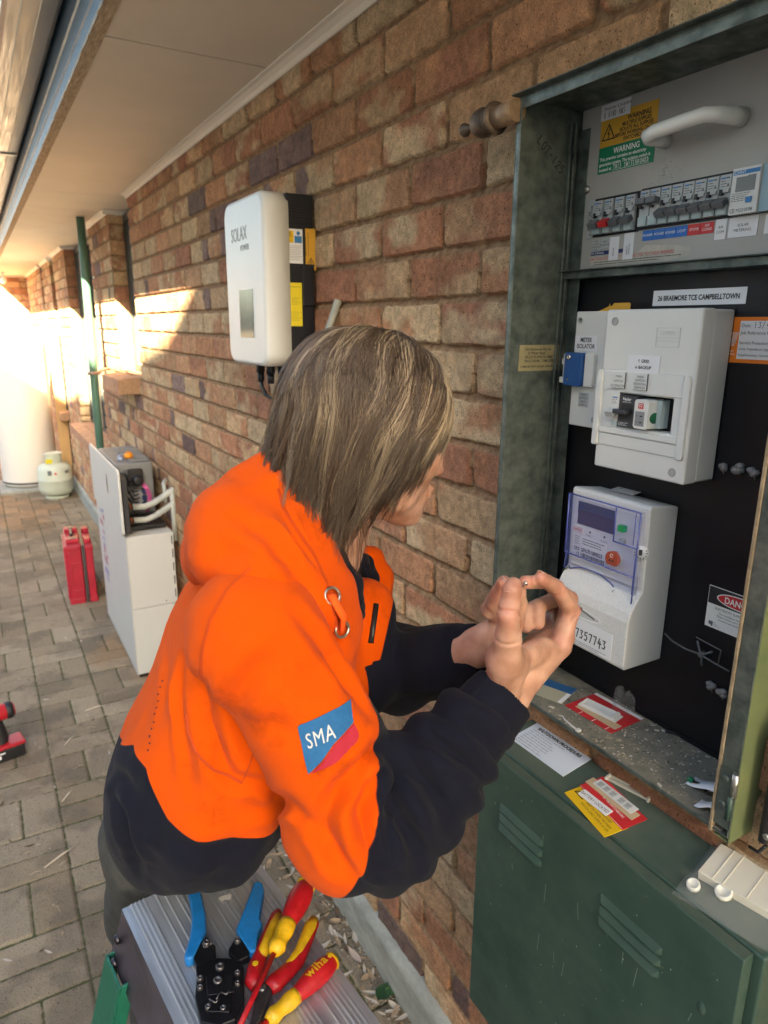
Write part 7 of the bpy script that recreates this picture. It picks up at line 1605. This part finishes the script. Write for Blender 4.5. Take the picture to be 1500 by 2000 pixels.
for (yy_, zz_) in ((-.018, PH-.032), (-.030, PH-.058)):
    MB().lathe([(.0001, .0045), (.004, .0038), (.0065, .0018), (.0072, 0), (.0072, -.002)], 16, 0, T(-.0095-(PH-.016-zz_)*.38, yy_, zz_) @ ry(R(-100)), caps=False).build('rivet', mat('rivet_dark', (.04, .035, .045), .35, .8), lad)
MFG = mat('green_fibreglass', (.005, .115, .068), .45, noise=.25, nscale=30, stretch=(4, 4, .8), bump=.15, bscale=200)
def leg_(y0_, xo, sx_, name='leg', zt=PH-.055):
    a = Vector((xo, y0_, zt)); b_ = Vector((xo+sx_, y0_+.03*(1 if y0_ > -.2 else -1), .0)); s = MB()
    w2, d2 = .034, .012
    for q_ in ((-w2, w2, -d2, -d2+.004), (-w2, -w2+.004, -d2+.004, d2), (w2-.004, w2, -d2+.004, d2)):
        y1_, y2_, x1_, x2_ = q_; s.add([(p.x+xx_, p.y+yy2, p.z) for p in (a, b_) for yy2 in (y1_, y2_) for xx_ in (x1_, x2_)], [(0, 2, 3, 1), (4, 5, 7, 6), (0, 1, 5, 4), (2, 6, 7, 3), (0, 4, 6, 2), (1, 3, 7, 5)])
    o = s.build(name, MFG, lad, bevel=.0012)
    MB().box(b_.x-.018, b_.x+.018, b_.y-.038, b_.y+.038, .0, .03).build('rubber_foot', MBP, o, bevel=.004)
    return o
leg_(-.045, -.020, -.24); leg_(-PLE+.05, -.020, -.24); leg_(-.045, .150, .05, zt=PH-.03); leg_(-PLE+.05, .150, .05, zt=PH-.03)
for z_ in (.30, .60): t3 = (PH-.055-z_)/(PH-.055); MB().box(-.05-.24*t3, .05-.24*t3, -PLE+.07, -.075, z_, z_+.025).build('step', MALU, lad, bevel=.003)
# scrap of tape on the platform
o = MB().prism([(-.5927, .8801), (-.5705, .8791), (-.5765, .8660), (-.5850, .8725), (-.5880, .8650)], PH+.0019, PH+.0024).build('tape_scrap', mat('masking_tape', (.52, .50, .46), .7)); tag(o, 'torn scrap of pale tape stuck on the ladder platform', 'tape')

def tool(name, label, cat, x, y): return thing(name, label, cat, T(x, y, PH+.002))
def wp(o): return Matrix.Translation((-o.location.x, -o.location.y, -PH-.002))
# crimping tool
MHB = mat('handle_blue', (.008, .18, .50), .48, noise=.25, nscale=70, rnoise=.12, bump=.15, bscale=300); MTB = mat('tool_black', (.016, .015, .018), .38, .5, noise=.3, nscale=60, rnoise=.1, bump=.1, bscale=200); MBOLT = mat('tool_bolt', (.16, .15, .15), .35, .85)
cr_t = tool('crimping_tool', 'crimping tool with black head and two blue handles lying on the ladder platform', 'crimping tool', -.63, .745); Mq = wp(cr_t)
def outl(name, pts, z0, z1, m_, par, bv=.003, seg_=3, inset=0):
    o = MB().prism(pts, PH+z0, PH+z1, 0, Mq, inset=inset).build(name, m_, par, bevel=bv, seg=seg_); return o
outl('handle', [(-.6325, .9010), (-.6250, .9035), (-.6165, .8975), (-.6165, .8800), (-.6215, .8400), (-.6300, .8090), (-.6430, .7950), (-.6563, .7779), (-.6655, .7795), (-.6670, .7870), (-.6520, .8130), (-.6420, .8400), (-.6350, .8750)], .004, .021, MHB, cr_t, .0045)
outl('handle', [(-.5400, .8630), (-.5340, .8640), (-.5285, .8560), (-.5310, .8440), (-.5560, .7960), (-.5545, .7860), (-.5660, .7740), (-.5790, .7470), (-.5860, .7480), (-.5920, .7930), (-.5760, .8140), (-.5580, .8380)], .004, .021, MHB, cr_t, .0045)
outl('arm', [(-.6560, .7950), (-.6300, .8040), (-.6240, .7840), (-.6290, .7630), (-.6560, .7640)], .006, .018, MTB, cr_t, .002)
outl('arm', [(-.6110, .7690), (-.5930, .7860), (-.5810, .7600), (-.5900, .7450), (-.6060, .7450)], .006, .018, MTB, cr_t, .002)
outl('head', [(-.6570, .7650), (-.6310, .7640), (-.6152, .7546), (-.6020, .7420), (-.6014, .7300), (-.6110, .7020), (-.6180, .6820), (-.6340, .6660), (-.6560, .6680), (-.6730, .6840), (-.6700, .7204), (-.6610, .7450)], .003, .020, MTB, cr_t, .0018)
outl('head_plate', [(-.6500, .7400), (-.6180, .7260), (-.6250, .7000), (-.6560, .7120)], .020, .0226, MTB, cr_t, .0010)
outl('head_plate', [(-.6540, .7080), (-.6280, .6960), (-.6390, .6760), (-.6620, .6900)], .020, .0235, MTB, cr_t, .0012)
for (x_, y_, r_) in ((-.6296, .7449, .0058), (-.638, .7263, .0060), (-.6575, .7405, .0040), (-.6123, .7246, .0036), (-.6610, .7280, .0034), (-.6170, .7096, .0034), (-.6597, .6966, .0038), (-.6438, .6855, .0038), (-.6345, .7905, .0048), (-.5960, .7740, .0042)):
    MB().lathe([(r_, .016), (r_, .0235), (r_*.8, .0248), (r_*.5, .0248), (r_*.42, .0236), (.0002, .0236)], 16, 0, Mq @ T(x_, y_, PH), caps=False).build('bolt', MBOLT, cr_t)
s = MB()
for a, b_ in (((-.648, .700), (-.640, .7065)), ((-.640, .7065), (-.6345, .700)), ((-.6345, .700), (-.6300, .7040)), ((-.6560, .7050), (-.650, .6960)), ((-.650, .6960), (-.6440, .6990))): s.tube([(*a, PH+.0238), (*b_, PH+.0238)], .0009, 5, 0, Mq)
s.build('die_edge', MBOLT, cr_t)
MB().box(-.6395, -.6270, .7880, .7945, PH+.018, PH+.0205, 0, Mq).build('spring_clip', MSTEEL, cr_t)
# screwdrivers
MHR = mat('handle_red', (.46, .006, .012), .45, spec=.45, noise=.35, nscale=70, rnoise=.12, bump=.12, bscale=300); MHY = mat('handle_yellow', (.74, .43, .01), .5, noise=.30, nscale=80, rnoise=.12, bump=.12, bscale=300)
def driver(name, label, p_end, p_collar, p_sh, p_tip, rmax, zc, logo=None, z_tip=.006):
    a, b_, c_, d_ = [Vector((*p, 0)) for p in (p_end, p_collar, p_sh, p_tip)]
    o = tool(name, label, 'screwdriver', *( (a+b_)/2 )[:2]); Mq = wp(o)
    zz = lambda p: PH+zc+(z_tip-zc)*min(1, max(0, ((p-a).length/(d_-a).length)))
    def pth(u0, u1, A, B, n_): return [(A.lerp(B, u0+(u1-u0)*i/(n_-1))) for i in range(n_)]
    P1 = pth(0, 1, a, b_, 12); rr1 = [.25, .66, .86, .96, 1, 1, .98, .93, .86, .78, .70, .66]
    MB().tube([(p.x, p.y, zz(p)) for p in P1], [rmax*k2 for k2 in rr1], 22, 0, Mq).build('handle', MHR, o)
    MB().tube([(p.x, p.y, zz(p)) for p in pth(-.012, .085, a, b_, 6)], [rmax*k2 for k2 in (.18, .45, .62, .72, .80, .865)], 20, 0, Mq).build('end_cap', MHY, o)
    P2 = pth(0, 1, b_.lerp(a, .06), c_, 10); rr2 = [.72, .74, .76, .74, .66, .60, .66, .74, .60, .40]
    MB().tube([(p.x, p.y, zz(p)) for p in P2], [rmax*k2 for k2 in rr2], 20, 0, Mq).build('grip_collar', MHY, o)
    e_ = c_.lerp(d_, .86); MB().tube([(c_.x, c_.y, zz(c_)), (e_.x, e_.y, zz(e_))], .0036, 14, 0, Mq).build('insulated_shaft', MHR, o)
    MB().tube([(e_.x, e_.y, zz(e_)), (d_.x, d_.y, zz(d_))], .0024, 10, 0, Mq).build('tip', MSILV, o)
    if logo:
        u_ = (a-b_).normalized(); q_ = b_.lerp(a, .30); n_ = Vector((0, 0, 1)); side = n_.cross(u_)
        for ch, k2 in zip(logo, (0, .0132, .0176, .0268)):
            pc = q_+u_*k2; Rm = Matrix(((u_.x, side.x, 0, pc.x-side.x*.0045), (u_.y, side.y, 0, pc.y-side.y*.0045), (0, 0, 1, zz(pc)+rmax*1.03), (0, 0, 0, 1)))
            MB().text(ch, .0175, 0, 0, 0, 0, Mq @ Rm, bold=.0004).build('lettering', MHY, o)
        pc = b_.lerp(a, .86); MB().lathe([(.0036, 0), (.0036, .0006)], 6, 0, Mq @ T(pc.x, pc.y, zz(pc)+rmax*.86)).build('hexagon_mark', MHY, o)
    return o
driver('screwdriver', 'upper insulated screwdriver, plain red handle, lying across the pliers', (-.4735, .8080), (-.5290, .7560), (-.5610, .7250), (-.6650, .6270), .0172, .036, z_tip=.012)
driver('screwdriver', 'lower insulated screwdriver with yellow lettering on its red handle', (-.4870, .6850), (-.5580, .6620), (-.5990, .6510), (-.69, .628), .0145, .017, 'wiha')
# pliers
pl = tool('pliers', 'red and yellow insulated pliers under the plain red screwdriver', 'pliers', -.57, .70); Mq = wp(pl)
def limb(pts, rr2, m_, name, zb_=.012, par=pl, flat=.8): return MB().tube([(x, y, PH+zb_+(dz if dz else 0)) for x, y, dz in pts], rr2, 16, 0, Mq, flat=flat).build(name, m_, par)
limb([(-.5235, .8030, 0), (-.5290, .7960, 0), (-.5420, .7800, 0), (-.5590, .7600, 0), (-.5740, .7430, 0), (-.5880, .7250, 0), (-.5945, .7110, 0), (-.5930, .7000, 0)], [.004, .0085, .0095, .0098, .0100, .0115, .0125, .009], MHR, 'handle')
limb([(-.5285, .7930, .0022), (-.5400, .7790, .0022), (-.5560, .7600, .0022), (-.5700, .7440, .0022), (-.5790, .7330, .0022)], [.006, .0085, .0088, .0088, .005], MHY, 'handle_inlay')
limb([(-.4815, .7620, 0), (-.4880, .7560, 0), (-.5020, .7420, 0), (-.5180, .7240, 0), (-.5350, .7080, 0), (-.5560, .7000, 0), (-.5720, .6940, 0), (-.5820, .6900, 0)], [.004, .0085, .0095, .0095, .0100, .0115, .0125, .009], MHR, 'handle')
limb([(-.4850, .7600, .0022), (-.4960, .7500, .0026), (-.5100, .7350, .0026), (-.5260, .7190, .0026), (-.5430, .7080, .0022), (-.5560, .7030, .0022)], [.007, .0092, .0085, .0078, .0078, .0045], MHY, 'handle_inlay')
MJ = mat('plier_steel', (.12, .11, .11), .4, .85, noise=.3, nscale=80)
MB().prism([(-.5900, .7030), (-.5800, .6940), (-.5800, .6830), (-.6050, .6560), (-.6260, .6340), (-.6310, .6380), (-.6150, .6630), (-.5990, .6900)], PH+.004, PH+.018, 0, Mq).build('jaws', MJ, pl, bevel=.002)
MB().lathe([(.0052, .016), (.0052, .0205), (.003, .0212)], 16, 0, Mq @ T(-.5905, .6905, PH)).build('pivot', MBOLT, pl)
MB().lathe([(.0045, 0), (.0045, .0008)], 6, 0, Mq @ T(-.5870, .7255, PH+.0225)).build('hexagon_mark', MHY, pl)

# ================================================================== ground litter
r_ = random.Random(77); s = MB(); cols_ = [mat('dry_leaf', (.34, .24, .15), .85), mat('pale_leaf', (.46, .40, .33), .85), mat('dark_leaf', (.12, .08, .05), .9), mat('twig', (.40, .32, .22), .85), mat('grey_grit', (.30, .29, .27), .95)]
def leaf(s, x, y, L_, W2, a, mi, z=.004, cup=.25):
    n_ = 6; vs_ = []; 
    for i in range(n_+1):
        t = i/n_; w2 = W2*math.sin(math.pi*min(.98, max(.02, t))**.8); zc_ = cup*L_*(t-.5)**2+r_.uniform(0, .0015)
        for j in (-1, 0, 1): vs_.append(((t-.5)*L_, j*w2*.5, zc_+abs(j)*W2*cup*.6))
    s.add(vs_, [(3*i+j, 3*i+3+j, 3*i+4+j, 3*i+1+j) for i in range(n_) for j in (0, 1)], mi, True, T(x, y, z) @ rz(a) @ rx(r_.gauss(0, .12)))
for k2 in range(330):
    if k2 < 190: y_ = r_.uniform(1.0, 2.4); x_ = -.028-abs(r_.gauss(0, .085))
    elif k2 < 230: y_ = r_.uniform(6.6, 8.1); x_ = r_.uniform(-.45, -.05)
    else: y_ = r_.uniform(1.5, 4.5); x_ = r_.uniform(-1.1, -.45)
    L_ = r_.uniform(.012, .055)*(1 if k2 < 230 else .7); leaf(s, x_, y_, L_, L_*r_.uniform(.18, .42), r_.uniform(0, 6.3), r_.choice([0, 0, 1, 1, 2]), z=.003+r_.uniform(0, .008)*(x_ > -.12))
for k2 in range(70):
    y_ = r_.uniform(1.1, 4.6) if k2 < 55 else r_.uniform(6.8, 8.1); x_ = r_.uniform(-1.1, -.05); a = r_.uniform(0, 3.14); L_ = r_.uniform(.012, .05); s.tube([(x_, y_, .004), (x_+L_*.5*math.cos(a), y_+L_*.5*math.sin(a), .0055+r_.uniform(0, .003)), (x_+L_*math.cos(a+.2), y_+L_*math.sin(a+.2), .004)], r_.uniform(.0006, .0014), 5, 3)
for k2 in range(700):
    y_ = r_.uniform(.95, 2.6); x_ = -.022-abs(r_.gauss(0, .030)); q = r_.uniform(.0012, .0042); s.lathe([(q*.3, -q*.4), (q, 0), (q*.3, q*.7)], 5, r_.choice([4, 4, 2, 1]), T(x_, y_, .003) @ rz(r_.uniform(0, 3)))
o = s.build('leaf_litter', cols_); tag(o, 'dry leaves, twigs and grit scattered along the foot of the wall', kind='stuff')
r_ = random.Random(3); s = MB(); leaf(s, 0, 0, .062, .044, .5, 0, z=.012, cup=.18); leaf(s, .018, -.012, .04, .03, -.9, 1, z=.010, cup=.3)
o = s.build('green_leaf', [mat('leaf_green', (.018, .065, .022), .5, noise=.3, nscale=60), mat('leaf_green_back', (.05, .12, .03), .6)]); o.location = (-.045, 1.305, 0); tag(o, 'fresh dark green leaf lying by the concrete footing', 'leaf')
s = MB(); leaf(s, 0, 0, .070, .020, 1.7, 0, z=.012, cup=.2); o = s.build('dry_leaf', mat('dry_leaf_pale', (.42, .33, .27), .8)); o.location = (-.062, 1.45, 0); tag(o, 'long pale dry leaf on the paver beside the green leaf', 'leaf')
s = MB()
for x_, y_, a, L_ in ((-.68, 3.02, .9, .08), (-.73, 2.62, .9, .075), (-.82, 2.28, .5, .12), (-.60, 2.0, .1, .07), (-.56, 3.28, .1, .09)): s.tube([(x_, y_, .006), (x_+L_*.6*math.cos(a), y_+L_*.6*math.sin(a), .010), (x_+L_*math.cos(a), y_+L_*math.sin(a), .006)], [.002, .0035, .0012], 6)
o = s.build('bark_strips', mat('bark_pale', (.55, .47, .36), .85)); tag(o, 'pale curled bark strips scattered on the open pavers', kind='stuff')
